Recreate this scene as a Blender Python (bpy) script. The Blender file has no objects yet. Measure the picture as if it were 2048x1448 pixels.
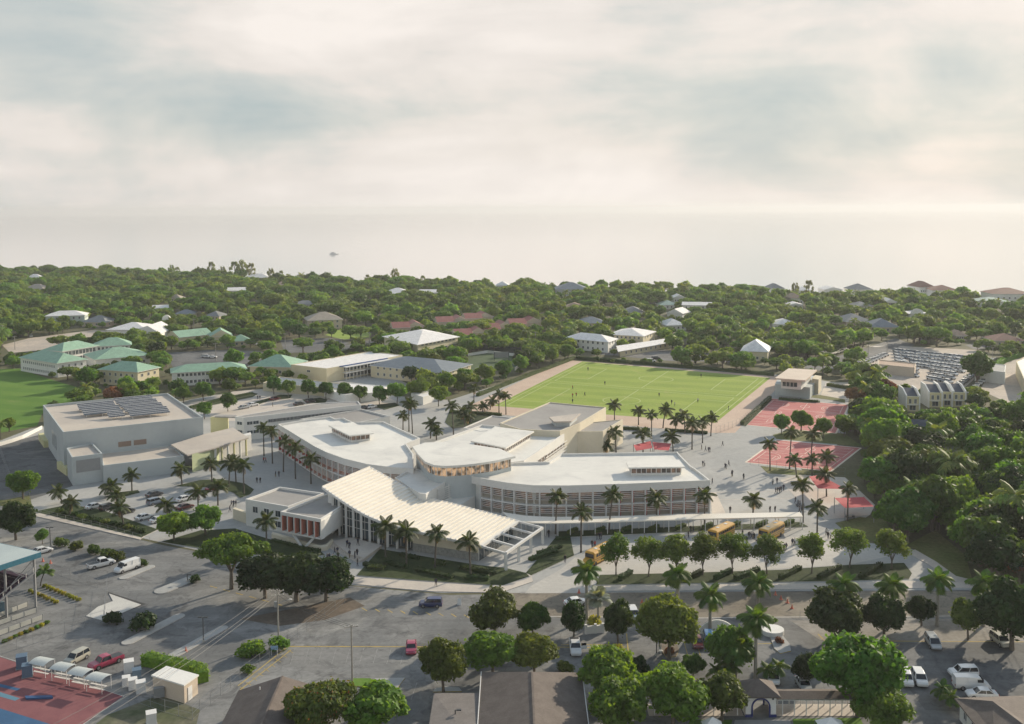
import bpy, bmesh, math, random
import numpy as np
from mathutils import Vector, Matrix
random.seed(7)
R = math.radians
scene = bpy.context.scene
col = scene.collection

# ------------------------------------------------------------------ camera
CAM_H, FPX, PX0, PY0 = 75.0, 2000.0, 1024.0, 563.9      # photo pixels (2048 x 1448)
PITCH, ROLL = R(4.2), R(0.31)
_d = Vector((0, math.cos(PITCH), -math.sin(PITCH)))
_r0 = Vector((1, 0, 0)); _u0 = Vector((0, math.sin(PITCH), math.cos(PITCH)))
_r = _r0 * math.cos(ROLL) - _u0 * math.sin(ROLL)
_u = _r0 * math.sin(ROLL) + _u0 * math.cos(ROLL)
CAMP = Vector((0, 0, CAM_H))
cam = bpy.data.objects.new('camera', bpy.data.cameras.new('camera')); col.objects.link(cam)
cam.data.sensor_width = 36.0; cam.data.sensor_fit = 'HORIZONTAL'
cam.data.lens = FPX / 2048 * 36.0
cam.data.shift_y = -(724 - PY0) / 2048
cam.data.clip_start = 1.0; cam.data.clip_end = 60000
cam.matrix_world = Matrix(((_r.x, _u.x, -_d.x, 0), (_r.y, _u.y, -_d.y, 0), (_r.z, _u.z, -_d.z, CAM_H), (0, 0, 0, 1)))
scene.camera = cam

def P(u, v, z=0.0):
    """photo pixel -> point on the horizontal plane at height z"""
    w = _d + _r * ((u - PX0) / FPX) - _u * ((v - PY0) / FPX)
    t = (z - CAM_H) / w.z
    q = CAMP + w * t
    return Vector((q.x, q.y, z))
def UV(p):
    q = Vector(p) - CAMP
    z = q.dot(_d)
    return PX0 + FPX * q.dot(_r) / z, PY0 - FPX * q.dot(_u) / z, z
def PL(pts, z=0.0):
    return [P(u, v, z) for u, v in pts]

# ------------------------------------------------------------------ light
SUN_AZ, SUN_EL = R(44), R(20)          # azimuth clockwise from +Y (view direction)
SUND = Vector((math.sin(SUN_AZ) * math.cos(SUN_EL), math.cos(SUN_AZ) * math.cos(SUN_EL), math.sin(SUN_EL)))
scene.view_settings.view_transform = 'Standard'
scene.view_settings.look = 'None'
scene.view_settings.exposure = 0.25
scene.view_settings.gamma = 1.0
sl = bpy.data.lights.new('sun', 'SUN'); sun = bpy.data.objects.new('sun', sl); col.objects.link(sun)
sl.energy = 5.0; sl.angle = R(0.6); sl.color = (1.0, 0.87, 0.68)
sun.rotation_euler = (-SUND).to_track_quat('-Z', 'Y').to_euler()

class NT:
    """little node tree helper"""
    def __init__(s, tree): s.t = tree; s.n = tree.nodes; s.l = tree.links
    def node(s, typ, **kw):
        n = s.n.new(typ)
        for k, v in kw.items(): setattr(n, k, v)
        return n
    def inp(s, n, key, val):
        if isinstance(val, bpy.types.NodeSocket): s.l.new(val, n.inputs[key])
        else: n.inputs[key].default_value = val
    def math(s, op, a, b=0.0, clamp=False):
        n = s.node('ShaderNodeMath', operation=op, use_clamp=clamp); s.inp(n, 0, a); s.inp(n, 1, b); return n.outputs[0]
    def mix(s, fac, a, b, blend='MIX'):
        n = s.node('ShaderNodeMix', data_type='RGBA', blend_type=blend)
        s.inp(n, 0, fac); s.inp(n, 6, a); s.inp(n, 7, b); return n.outputs[2]
    def noise(s, vec, scale, detail=3.0, rough=0.5, dist=0.0):
        n = s.node('ShaderNodeTexNoise'); s.l.new(vec, n.inputs['Vector'])
        n.inputs['Scale'].default_value = scale; n.inputs['Detail'].default_value = detail
        n.inputs['Roughness'].default_value = rough; n.inputs['Distortion'].default_value = dist
        return n.outputs['Fac']
    def ramp(s, fac, stops):
        n = s.node('ShaderNodeValToRGB'); s.l.new(fac, n.inputs[0])
        e = n.color_ramp.elements
        while len(e) < len(stops): e.new(0.5)
        for k, (p, c) in enumerate(stops):
            e[k].position = p; e[k].color = (c if isinstance(c, tuple) else (c, c, c)) + (1,)
        return n.outputs[0]
    def maprange(s, v, a, b, c, d):
        n = s.node('ShaderNodeMapRange'); s.inp(n, 0, v)
        for k, x in zip((1, 2, 3, 4), (a, b, c, d)): n.inputs[k].default_value = x
        return n.outputs[0]

def c4(c): return (c[0], c[1], c[2], 1.0)

world = bpy.data.worlds.new('World'); scene.world = world; world.use_nodes = True
w = NT(world.node_tree); w.n.clear()
wo = w.node('ShaderNodeOutputWorld'); bg = w.node('ShaderNodeBackground'); bg.inputs['Strength'].default_value = 0.14
w.l.new(bg.outputs[0], wo.inputs[0])
sky = w.node('ShaderNodeTexSky', sky_type='NISHITA'); sky.sun_disc = False
sky.sun_elevation = SUN_EL; sky.sun_rotation = SUN_AZ; sky.air_density = 1.7; sky.dust_density = 1.0; sky.ozone_density = 1.5
SKYOFF = (7.3, 1.2, 1.9)
tc = w.node('ShaderNodeTexCoord')
def wmap(sc, loc=(0, 0, 0)):
    m = w.node('ShaderNodeMapping'); w.l.new(tc.outputs['Generated'], m.inputs[0])
    m.inputs['Scale'].default_value = sc; m.inputs['Location'].default_value = loc
    return m.outputs[0]
n_big = w.noise(wmap((2.0, 2.0, 7.5), SKYOFF), 1.0, 4.0, 0.5, 0.3)
n_mid = w.noise(wmap((4.2, 4.2, 10.0), (SKYOFF[0] + 3.2, 1.7, 0.4)), 1.0, 8.0, 0.56, 0.35)
n_str = w.noise(wmap((1.8, 1.8, 34.0), (8.1 + SKYOFF[1], 2.7, 3.4)), 1.0, 4.0, 0.5, 0.2)
shade = w.math('ADD', w.math('MULTIPLY', n_big, 0.5), w.math('ADD', w.math('MULTIPLY', n_mid, 0.46), w.math('MULTIPLY', n_str, 0.10)))
cloudc = w.ramp(shade, [(0.39, (0.47, 0.54, 0.56)), (0.465, (0.63, 0.65, 0.63)), (0.53, (0.81, 0.76, 0.715)), (0.63, (0.95, 0.885, 0.83))])
cloudc = w.mix(1.0, cloudc, (6.0, 6.0, 6.0, 1), 'MULTIPLY')
sx = w.node('ShaderNodeSeparateXYZ'); w.l.new(tc.outputs['Generated'], sx.inputs[0])
cover = w.math('MULTIPLY', w.maprange(n_big, 0.30, 0.60, 0.95, 0.99), w.maprange(sx.outputs[2], 0.20, 0.55, 1.0, 0.14))   # cloud bank low down, clear overhead
skyc = w.mix(cover, sky.outputs[0], cloudc)
# soft brightening of the thin cloud round the sun
dp = w.node('ShaderNodeVectorMath', operation='DOT_PRODUCT'); w.l.new(tc.outputs['Generated'], dp.inputs[0]); dp.inputs[1].default_value = SUND
glow = w.math('POWER', w.math('MAXIMUM', dp.outputs['Value'], 0.0), 7.0)
skyc = w.mix(glow, skyc, (0.8, 0.66, 0.52, 1), 'ADD')
w.l.new(skyc, bg.inputs['Color'])

# ------------------------------------------------------------------ materials
MATS = {}
def mat(name, c1, c2=None, scale=0.6, rough=0.8, fine=0.12, fscale=6.0, bump=0.0, metal=0.0, spec=0.3, stain=None, coord='world', detail=4.0):
    """procedural surface: two tones blended by broad noise, a finer grain, optional stains"""
    if name in MATS: return MATS[name]
    m = bpy.data.materials.new(name); m.use_nodes = True; t = NT(m.node_tree)
    b = t.n['Principled BSDF']; b.inputs['Roughness'].default_value = rough; b.inputs['Metallic'].default_value = metal
    b.inputs['Specular IOR Level'].default_value = spec
    if coord == 'world':
        g = t.node('ShaderNodeNewGeometry'); vec = g.outputs['Position']
    else:
        g = t.node('ShaderNodeTexCoord'); vec = g.outputs['Object']
    c2 = c2 or tuple(x * 0.8 for x in c1)
    n1 = t.noise(vec, scale, detail, 0.6, 0.3)
    f = t.ramp(n1, [(0.35, 0.0), (0.65, 1.0)])
    c = t.mix(f, c4(c1), c4(c2))
    if stain:
        sc_, sstr, scol = stain
        n3 = t.noise(vec, sc_, 6.0, 0.65, 0.8)
        f3 = t.math('MULTIPLY', t.ramp(n3, [(0.52, 0.0), (0.66, 1.0)]), sstr)
        c = t.mix(f3, c, c4(scol))
    if fine:
        n2 = t.noise(vec, fscale, 3.0, 0.6)
        k = t.maprange(n2, 0.25, 0.75, 1 - fine, 1 + fine)
        mm = t.node('ShaderNodeVectorMath', operation='SCALE'); t.l.new(c, mm.inputs[0]); t.l.new(k, mm.inputs['Scale'])
        c = mm.outputs[0]
    t.l.new(c, b.inputs['Base Color'])
    if bump:
        n4 = t.noise(vec, fscale, 4.0, 0.6)
        bn = t.node('ShaderNodeBump'); bn.inputs['Strength'].default_value = bump; t.l.new(n4, bn.inputs['Height'])
        t.l.new(bn.outputs[0], b.inputs['Normal'])
    MATS[name] = m
    return m
def asphalt(name, c1, c2, dark, light):
    """worn asphalt: resurfaced patches, oil stains, pale dust, fine cracks"""
    m = bpy.data.materials.new(name); m.use_nodes = True; t = NT(m.node_tree); b = t.n['Principled BSDF']; b.inputs['Roughness'].default_value = 0.85; b.inputs['Specular IOR Level'].default_value = 0.25
    g = t.node('ShaderNodeNewGeometry'); vec = g.outputs['Position']
    def vor(sc, feat, warp=0.0):
        v = t.node('ShaderNodeTexVoronoi', feature=feat); v.inputs['Scale'].default_value = sc
        if warp:
            nz = t.node('ShaderNodeTexNoise'); t.l.new(vec, nz.inputs['Vector']); nz.inputs['Scale'].default_value = .35; nz.inputs['Detail'].default_value = 4
            ad = t.node('ShaderNodeVectorMath', operation='MULTIPLY_ADD'); t.l.new(nz.outputs['Color'], ad.inputs[0]); ad.inputs[1].default_value = (warp, warp, 0); t.l.new(vec, ad.inputs[2]); t.l.new(ad.outputs[0], v.inputs['Vector'])
        else: t.l.new(vec, v.inputs['Vector'])
        return v
    c = t.mix(t.ramp(t.noise(vec, .05, 6, .62, .5), [(.36, 0.0), (.64, 1.0)]), c4(c1), c4(c2))
    pv = vor(.055, 'F1', 3.0); bw = t.node('ShaderNodeSeparateColor'); t.l.new(pv.outputs['Color'], bw.inputs[0])
    k1 = t.maprange(bw.outputs[0], 0, 1, .80, 1.16)
    st = t.math('MULTIPLY', t.ramp(t.noise(vec, .13, 7, .68, 1.0), [(.53, 0.0), (.64, 1.0)]), .75); c = t.mix(st, c, c4(dark))
    du = t.math('MULTIPLY', t.ramp(t.noise(vec, .028, 7, .66, 1.2), [(.55, 0.0), (.66, 1.0)]), .65); c = t.mix(du, c, c4(light))
    ck = vor(.16, 'DISTANCE_TO_EDGE', 5.0); cr = t.math('MULTIPLY', t.ramp(ck.outputs['Distance'], [(.0, 1.0), (.02, 0.0)]), .35); c = t.mix(cr, c, c4(tuple(x * .6 for x in dark)))
    sm = t.node('ShaderNodeMapping'); t.l.new(vec, sm.inputs[0]); sm.inputs['Rotation'].default_value = (0, 0, .15); sm.inputs['Scale'].default_value = (.012, .5, 1)
    k2 = t.maprange(t.noise(sm.outputs[0], 1.0, 4, .6), .3, .7, .86, 1.12)
    k3 = t.maprange(t.noise(vec, 1.3, 4, .6), .3, .7, .88, 1.12)
    k = t.math('MULTIPLY', k1, t.math('MULTIPLY', k2, k3)); sc = t.node('ShaderNodeVectorMath', operation='SCALE'); t.l.new(c, sc.inputs[0]); t.l.new(k, sc.inputs['Scale']); t.l.new(sc.outputs[0], b.inputs['Base Color'])
    MATS[name] = m; return m
def leafmat(name, c1, c2, trans=0.35, var=0.25, flower=None):
    """foliage: clump colour by noise, per-tree tint, light passing through the leaves"""
    if name in MATS: return MATS[name]
    m = bpy.data.materials.new(name); m.use_nodes = True; t = NT(m.node_tree); t.n.clear()
    o = t.node('ShaderNodeOutputMaterial')
    g = t.node('ShaderNodeNewGeometry'); oi = t.node('ShaderNodeObjectInfo')
    n1 = t.noise(g.outputs['Position'], 0.35, 3.0, 0.6)
    n2 = t.noise(g.outputs['Position'], 1.7, 2.0, 0.5)
    c = t.mix(t.ramp(n1, [(0.35, 0.0), (0.65, 1.0)]), c4(c1), c4(c2))
    k = t.math('MULTIPLY', t.maprange(oi.outputs['Random'], 0, 1, 1 - var, 1 + var), t.maprange(n2, 0.3, 0.7, 0.75, 1.25))
    h = t.node('ShaderNodeHueSaturation'); t.l.new(c, h.inputs['Color']); t.l.new(k, h.inputs['Value'])
    rnd = t.math('FRACT', t.math('MULTIPLY', oi.outputs['Random'], 17.3))
    t.l.new(t.maprange(rnd, 0, 1, 0.475, 0.525), h.inputs['Hue'])
    c = h.outputs[0]
    if flower:
        n3 = t.noise(g.outputs['Position'], flower[1], 3.0, 0.6)
        c = t.mix(t.ramp(n3, [(flower[2], 0.0), (flower[2] + 0.06, 1.0)]), c, c4(flower[0]))
    d = t.node('ShaderNodeBsdfPrincipled'); t.l.new(c, d.inputs['Base Color']); d.inputs['Roughness'].default_value = 0.6; d.inputs['Specular IOR Level'].default_value = 0.25
    tr = t.node('ShaderNodeBsdfTranslucent')
    cc = t.mix(1.0, c, (2.3, 2.0, 0.6, 1), 'MULTIPLY'); t.l.new(cc, tr.inputs['Color'])
    mx = t.node('ShaderNodeMixShader'); mx.inputs[0].default_value = trans
    t.l.new(d.outputs[0], mx.inputs[1]); t.l.new(tr.outputs[0], mx.inputs[2]); t.l.new(mx.outputs[0], o.inputs[0])
    MATS[name] = m
    return m
def plain(name, c, rough=0.5, metal=0.0, spec=0.5, var=0.06):
    return mat(name, c, tuple(x * (1 - var) for x in c), 1.5, rough, var, 9.0, 0, metal, spec)
def glassmat(name, c, rough=0.08, emit=None):
    if name in MATS: return MATS[name]
    m = bpy.data.materials.new(name); m.use_nodes = True; t = NT(m.node_tree); b = t.n['Principled BSDF']
    g = t.node('ShaderNodeNewGeometry'); n1 = t.noise(g.outputs['Position'], 0.5, 3.0)
    t.l.new(t.mix(t.ramp(n1, [(0.4, 0.0), (0.6, 1.0)]), c4(c), c4(tuple(x * 1.6 for x in c))), b.inputs['Base Color'])
    b.inputs['Roughness'].default_value = rough; b.inputs['Specular IOR Level'].default_value = 0.6
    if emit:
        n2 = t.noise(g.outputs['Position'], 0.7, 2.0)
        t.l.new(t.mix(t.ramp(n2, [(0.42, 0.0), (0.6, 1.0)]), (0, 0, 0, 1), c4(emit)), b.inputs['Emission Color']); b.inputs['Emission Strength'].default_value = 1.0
    MATS[name] = m
    return m

# ------------------------------------------------------------------ mesh helpers
class MB:
    def __init__(s): s.v = []; s.f = []; s.m = []; s.mi = 0
    def _add(s, vs, fs):
        o = len(s.v); s.v += [tuple(x) for x in vs]; s.f += [tuple(i + o for i in f) for f in fs]; s.m += [s.mi] * len(fs)
    def use(s, i): s.mi = i; return s
    def box(s, c, d, rz=0.0, tilt=None):
        hx, hy, hz = d[0] / 2, d[1] / 2, d[2] / 2
        cs, sn = math.cos(rz), math.sin(rz); vs = []
        for z in (-hz, hz):
            for x, y in ((-hx, -hy), (hx, -hy), (hx, hy), (-hx, hy)):
                vs.append((c[0] + x * cs - y * sn, c[1] + x * sn + y * cs, c[2] + z))
        s._add(vs, [(3, 2, 1, 0), (4, 5, 6, 7), (0, 1, 5, 4), (1, 2, 6, 5), (2, 3, 7, 6), (3, 0, 4, 7)]); return s
    def prism(s, poly, z0, z1, bottom=False):
        """poly: list of points (x,y[,z ignored]); z1 may be a list of heights"""
        n = len(poly); a = sum(poly[i][0] * poly[(i + 1) % n][1] - poly[(i + 1) % n][0] * poly[i][1] for i in range(n))
        z1s = z1 if isinstance(z1, (list, tuple)) else [z1] * n
        q = list(zip(poly, z1s))
        if a < 0: q = q[::-1]
        vs = [(p[0], p[1], z0) for p, _ in q] + [(p[0], p[1], z) for p, z in q]
        fs = [(i, (i + 1) % n, n + (i + 1) % n, n + i) for i in range(n)] + [tuple(range(n, 2 * n))]
        if bottom: fs.append(tuple(range(n - 1, -1, -1)))
        s._add(vs, fs); return s
    def bar(s, a, b, w, h=None, up=(0, 0, 1)):
        """square bar from a to b"""
        h = h or w; a = Vector(a); b = Vector(b); d = (b - a)
        if d.length < 1e-6: return s
        d.normalize(); up = Vector(up)
        if abs(d.dot(up)) > 0.98: up = Vector((0, 1, 0))
        x = d.cross(up).normalized() * (w / 2); y = x.cross(d).normalized() * (h / 2)
        vs = [a - x - y, a + x - y, a + x + y, a - x + y, b - x - y, b + x - y, b + x + y, b - x + y]
        s._add(vs, [(0, 1, 2, 3), (7, 6, 5, 4), (0, 4, 5, 1), (1, 5, 6, 2), (2, 6, 7, 3), (3, 7, 4, 0)]); return s
    def tube(s, pts, rad, n=6, cap=True):
        rings = []; k = len(pts)
        for i, p in enumerate(pts):
            p = Vector(p); d = (Vector(pts[min(i + 1, k - 1)]) - Vector(pts[max(i - 1, 0)])).normalized()
            up = Vector((0, 0, 1)) if abs(d.z) < 0.95 else Vector((0, 1, 0))
            x = d.cross(up).normalized(); y = x.cross(d)
            r = rad[i] if isinstance(rad, (list, tuple)) else rad
            rings += [p + (x * math.cos(2 * math.pi * j / n) + y * math.sin(2 * math.pi * j / n)) * r for j in range(n)]
        fs = [(i * n + j, (i + 1) * n + j, (i + 1) * n + (j + 1) % n, i * n + (j + 1) % n) for i in range(k - 1) for j in range(n)]
        if cap: fs += [tuple(range(n)), tuple(range((k - 1) * n + n - 1, (k - 1) * n - 1, -1))]
        s._add(rings, fs); return s
    def sheet(s, poly, z):
        n = len(poly); a = sum(poly[i][0] * poly[(i + 1) % n][1] - poly[(i + 1) % n][0] * poly[i][1] for i in range(n))
        q = poly if a > 0 else poly[::-1]
        s._add([(p[0], p[1], z) for p in q], [tuple(range(n))]); return s
    def face(s, vs): s._add(vs, [tuple(range(len(vs)))]); return s
    def mesh(s, name, mats, off=(0, 0, 0), smooth=False):
        me = bpy.data.meshes.new(name)
        v = s.v if off == (0, 0, 0) else [(x - off[0], y - off[1], z - off[2]) for x, y, z in s.v]
        me.from_pydata(v, [], s.f)
        for m in (mats if isinstance(mats, (list, tuple)) else [mats]): me.materials.append(m)
        me.polygons.foreach_set('material_index', s.m)
        if smooth: me.polygons.foreach_set('use_smooth', [True] * len(me.polygons))
        me.update(); return me
    def build(s, name, mats, parent=None, smooth=False):
        off = (0, 0, 0)
        if parent is not None:
            o_ = parent; acc = Vector((0, 0, 0))
            while o_ is not None: acc += o_.location; o_ = o_.parent
            off = tuple(acc)
        o = bpy.data.objects.new(name, s.mesh(name, mats, off, smooth)); col.objects.link(o)
        if parent is not None: o.parent = parent
        return o
def place(name, me, parent=None, loc=(0, 0, 0), rot=(0, 0, 0), sc=None):
    o = bpy.data.objects.new(name, me); col.objects.link(o); o.location = loc; o.rotation_euler = rot
    if sc: o.scale = sc if isinstance(sc, (tuple, list)) else (sc, sc, sc)
    if parent is not None: o.parent = parent
    return o
def tag(o, label, cat, group=None):
    o['label'] = label; o['category'] = cat
    if group: o['group'] = group
    return o
def thing(name, label, cat, loc=(0, 0, 0), rz=0.0, group=None, sc=1.0):
    o = bpy.data.objects.new(name, None); col.objects.link(o); o.location = loc; o.rotation_euler = (0, 0, rz); o.empty_display_size = 0.5
    if sc != 1.0: o.scale = (sc, sc, sc)
    return tag(o, label, cat, group)
def struct(o): o['kind'] = 'structure'; return o
def stuff(o): o['kind'] = 'stuff'; return o
def cen(poly):
    n = len(poly); return Vector((sum(p[0] for p in poly) / n, sum(p[1] for p in poly) / n, 0))
def offset(poly, d):
    """inset a polygon by d (positive = inwards)"""
    n = len(poly); a = sum(poly[i][0] * poly[(i + 1) % n][1] - poly[(i + 1) % n][0] * poly[i][1] for i in range(n))
    q = [Vector((p[0], p[1])) for p in poly]
    if a < 0: d = -d
    out = []
    for i in range(n):
        e1 = (q[i] - q[i - 1]).normalized(); e2 = (q[(i + 1) % n] - q[i]).normalized()
        n1 = Vector((-e1.y, e1.x)); n2 = Vector((-e2.y, e2.x))
        b = n1 + n2
        if b.length < 1e-4: b = n1
        b.normalize(); k = d / max(0.35, b.dot(n1))
        out.append(q[i] + b * k)
    return [Vector((p.x, p.y, 0)) for p in out]
def inpoly(x, y, poly):
    c = False; n = len(poly); j = n - 1
    for i in range(n):
        xi, yi, xj, yj = poly[i][0], poly[i][1], poly[j][0], poly[j][1]
        if (yi > y) != (yj > y) and x < (xj - xi) * (y - yi) / (yj - yi) + xi: c = not c
        j = i
    return c
def resample(pts, step):
    """points along a polyline at even spacing"""
    pts = [Vector(p) for p in pts]; L = [0]
    for a, b in zip(pts, pts[1:]): L.append(L[-1] + (b - a).length)
    n = max(1, round(L[-1] / step)); out = []
    for k in range(n + 1):
        t = L[-1] * k / n; i = 0
        while i < len(L) - 2 and L[i + 1] < t: i += 1
        out.append(pts[i].lerp(pts[i + 1], (t - L[i]) / max(1e-9, L[i + 1] - L[i])))
    return out
def smoothline(pts, it=2):
    pts = [Vector(p) for p in pts]
    for _ in range(it):
        q = [pts[0]]
        for a, b in zip(pts, pts[1:]): q += [a.lerp(b, 0.25), a.lerp(b, 0.75)]
        q.append(pts[-1]); pts = q
    return pts
EXCL = []      # ground polygons where no scattered tree may stand
RECTS = []     # (u0, v0, u1, v1, distance): things scattered trees must not hide
def excl(poly): EXCL.append(([(p[0], p[1]) for p in poly], min(p[0] for p in poly), max(p[0] for p in poly), min(p[1] for p in poly), max(p[1] for p in poly)))
def blocked(x, y):
    for poly, x0, x1, y0, y1 in EXCL:
        if x0 <= x <= x1 and y0 <= y <= y1 and inpoly(x, y, poly): return True
    return False
def keep(u0, v0, u1, v1, dist): RECTS.append((u0, v0, u1, v1, dist))
def hides(x, y, rad, h):
    for z in (0.0,):
        u, vb, d = UV((x, y, 0)); _, vt, _ = UV((x, y, h))
    du = rad * FPX / d
    for u0, v0, u1, v1, dist in RECTS:
        if d < dist and u + du > u0 and u - du < u1 and vt < v1 and vb > v0: return True
    return False
# ================================================================== setting
M_ground = mat('ground_soil', (0.075, 0.085, 0.035), (0.13, 0.12, 0.07), 0.05, 0.95, 0.3, 0.8, 0.0)
M_asph = asphalt('asphalt_worn', (0.145, 0.150, 0.152), (0.235, 0.234, 0.228), (0.080, 0.082, 0.084), (0.36, 0.35, 0.32))
M_asph2 = asphalt('asphalt_dark', (0.105, 0.11, 0.114), (0.165, 0.168, 0.168), (0.06, 0.062, 0.064), (0.27, 0.262, 0.245))
M_road = asphalt('road_brown', (0.19, 0.165, 0.13), (0.27, 0.235, 0.185), (0.11, 0.095, 0.08), (0.34, 0.30, 0.24))
M_conc = mat('concrete_paving', (0.325, 0.33, 0.325), (0.415, 0.41, 0.39), 0.05, 0.8, 0.1, 0.7, 0.0, stain=(0.08, 0.35, (0.30, 0.29, 0.275)), detail=6)
M_conc2 = mat('concrete_walk', (0.50, 0.45, 0.40), (0.58, 0.52, 0.45), 0.2, 0.8, 0.08, 1.5)
M_track = mat('track_pink', (0.50, 0.37, 0.29), (0.57, 0.44, 0.345), 0.08, 0.85, 0.08, 1.2)
M_sand = mat('sandy_lot', (0.50, 0.43, 0.36), (0.40, 0.35, 0.30), 0.06, 0.9, 0.15, 0.6, stain=(0.12, 0.5, (0.33, 0.31, 0.29)))
M_lawn = mat('lawn_grass_unused', (0.10, 0.19, 0.03), (0.14, 0.235, 0.04), 0.05, 0.95, 0.16, 1.6)
M_pitch = mat('pitch_grass', (0.23, 0.31, 0.055), (0.29, 0.36, 0.07), 0.03, 0.95, 0.09, 1.4)
M_bed = mat('planting_green', (0.020, 0.036, 0.010), (0.040, 0.060, 0.016), 0.3, 0.95, 0.45, 2.2, 0.6)
M_rough = mat('rough_grass', (0.10, 0.13, 0.035), (0.16, 0.155, 0.06), 0.12, 0.95, 0.3, 1.2)
M_turf = mat('dark_turf', (0.055, 0.095, 0.045), (0.075, 0.115, 0.05), 0.1, 0.95, 0.12, 1.2)
def mown(name, c1, c2, wear):
    m = bpy.data.materials.new(name); m.use_nodes = True; t = NT(m.node_tree); b = t.n['Principled BSDF']; b.inputs['Roughness'].default_value = 0.95; b.inputs['Specular IOR Level'].default_value = 0.15
    g = t.node('ShaderNodeNewGeometry'); mp = t.node('ShaderNodeMapping'); t.l.new(g.outputs['Position'], mp.inputs[0]); mp.inputs['Rotation'].default_value = (0, 0, R(21))
    wv = t.node('ShaderNodeTexWave', wave_type='BANDS', bands_direction='Y'); t.l.new(mp.outputs[0], wv.inputs['Vector']); wv.inputs['Scale'].default_value = .022; wv.inputs['Distortion'].default_value = .8; wv.inputs['Detail'].default_value = 2
    f = t.math('ADD', t.math('MULTIPLY', t.ramp(wv.outputs['Fac'], [(.42, 0.0), (.58, 1.0)]), .45), t.math('MULTIPLY', t.ramp(t.noise(g.outputs['Position'], .04, 6, .65, .6), [(.35, 0.0), (.65, 1.0)]), .55))
    c = t.mix(f, c4(c1), c4(c2)); c = t.mix(t.math('MULTIPLY', t.ramp(t.noise(g.outputs['Position'], .07, 6, .7, 1.0), [(.58, 0.0), (.70, 1.0)]), .5), c, c4(wear))
    k = t.maprange(t.noise(g.outputs['Position'], 1.5, 3, .6), .3, .7, .9, 1.1); sc = t.node('ShaderNodeVectorMath', operation='SCALE'); t.l.new(c, sc.inputs[0]); t.l.new(k, sc.inputs['Scale']); t.l.new(sc.outputs[0], b.inputs['Base Color'])
    MATS[name] = m; return m
M_pitch = mown('pitch_mown', (0.215, 0.30, 0.05), (0.285, 0.36, 0.068), (0.36, 0.36, 0.12))
M_lawn = mown('lawn_mown', (0.085, 0.18, 0.028), (0.125, 0.225, 0.038), (0.19, 0.22, 0.07))
M_court = mat('court_red', (0.44, 0.125, 0.125), (0.52, 0.175, 0.165), 0.08, 0.8, 0.08, 1.2, stain=(0.12, 0.45, (0.55, 0.26, 0.24)))
M_line = plain('line_cream', (0.72, 0.62, 0.52), 0.8)
M_gline = plain('line_grass', (0.40, 0.47, 0.18), 0.9)
M_kerb = mat('kerb_concrete', (0.48, 0.46, 0.43), (0.40, 0.385, 0.36), 0.8, 0.85, 0.15, 3.0)
M_yellow = mat('yellow_paint', (0.50, 0.36, 0.08), (0.36, 0.29, 0.13), 0.7, 0.8, 0.2, 3.0)
M_white = mat('white_paint', (0.62, 0.62, 0.60), (0.42, 0.42, 0.4), 0.7, 0.8, 0.2, 3.0)
M_sandb = mat('beach_sand', (0.55, 0.5, 0.42), (0.45, 0.41, 0.35), 0.05, 0.9)

SHORE = [(-3600, 2150), (-1300, 1480), (-640, 1235), (-330, 1090), (-120, 985), (60, 905), (250, 845), (430, 775), (900, 640), (3600, 420)]
gp = [(x, y) for x, y in SHORE] + [(3600, -400), (-3600, -400)]
struct(MB().prism(gp, -3.0, 0.0).build('ground', M_ground))
bp = [(x, y + 14) for x, y in SHORE] + [(x, y - 6) for x, y in SHORE[::-1]]
struct(MB().prism(bp, -3.0, 0.012).build('beach', M_sandb))
# sea
def seamat():
    m = bpy.data.materials.new('sea_water'); m.use_nodes = True; t = NT(m.node_tree); b = t.n['Principled BSDF']
    b.inputs['Base Color'].default_value = (1.0, 0.95, 0.93, 1); b.inputs['Roughness'].default_value = 0.12; b.inputs['Metallic'].default_value = 0.9
    b.inputs['IOR'].default_value = 1.45; b.inputs['Specular IOR Level'].default_value = 0.5
    g = t.node('ShaderNodeNewGeometry'); mp = t.node('ShaderNodeMapping'); t.l.new(g.outputs['Position'], mp.inputs[0])
    mp.inputs['Scale'].default_value = (0.012, 0.03, 1); mp.inputs['Rotation'].default_value = (0, 0, 0.35)
    n1 = t.noise(mp.outputs[0], 1.0, 7.0, 0.62)
    bn = t.node('ShaderNodeBump'); bn.inputs['Strength'].default_value = 0.03; bn.inputs['Distance'].default_value = 3.0
    t.l.new(n1, bn.inputs['Height']); t.l.new(bn.outputs[0], b.inputs['Normal'])
    return m
sp = [(x, y - 40) for x, y in SHORE[::-1]]
a0, a1 = 0.0, math.pi
arc = [(16000 * math.cos(R(8) + (math.pi - R(16)) * k / 40), 16000 * math.sin(R(8) + (math.pi - R(16)) * k / 40)) for k in range(41)]
struct(MB().sheet([(-3600, 2110)] + [(-15800, 2200)] + arc[::-1] + [(3600, 380)] + sp[1:-1], -1.2).build('sea', seamat()))

def sheet(name, px, m, z, smooth=0, close=True):
    q = PL(px)
    o = MB().sheet(q, z).build(name, m); struct(o); excl(q); return o
def kerbed(name, px, m, h=0.13, z=0.0):
    """raised slab with kerb sides: top in its own material, sides kerb"""
    q = PL(px); b = MB(); b.prism(q, z, h); b.m = [1] * (len(b.m) - 1) + [0]
    o = b.build(name, [m, M_kerb]); struct(o); excl(q); return o
def line(parent, pts, wd, z, m, name='marking'):
    b = MB(); ps = [Vector(p) for p in pts]
    for a, c in zip(ps, ps[1:]):
        d = (c - a); d.z = 0
        if d.length < 1e-4: continue
        d.normalize(); n = Vector((-d.y, d.x, 0)) * wd / 2
        b.face([(a + n).to_tuple()[:2] + (z,), (a - n).to_tuple()[:2] + (z,), (c - n).to_tuple()[:2] + (z,), (c + n).to_tuple()[:2] + (z,)])
    return b.build(name, m, parent)

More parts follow.
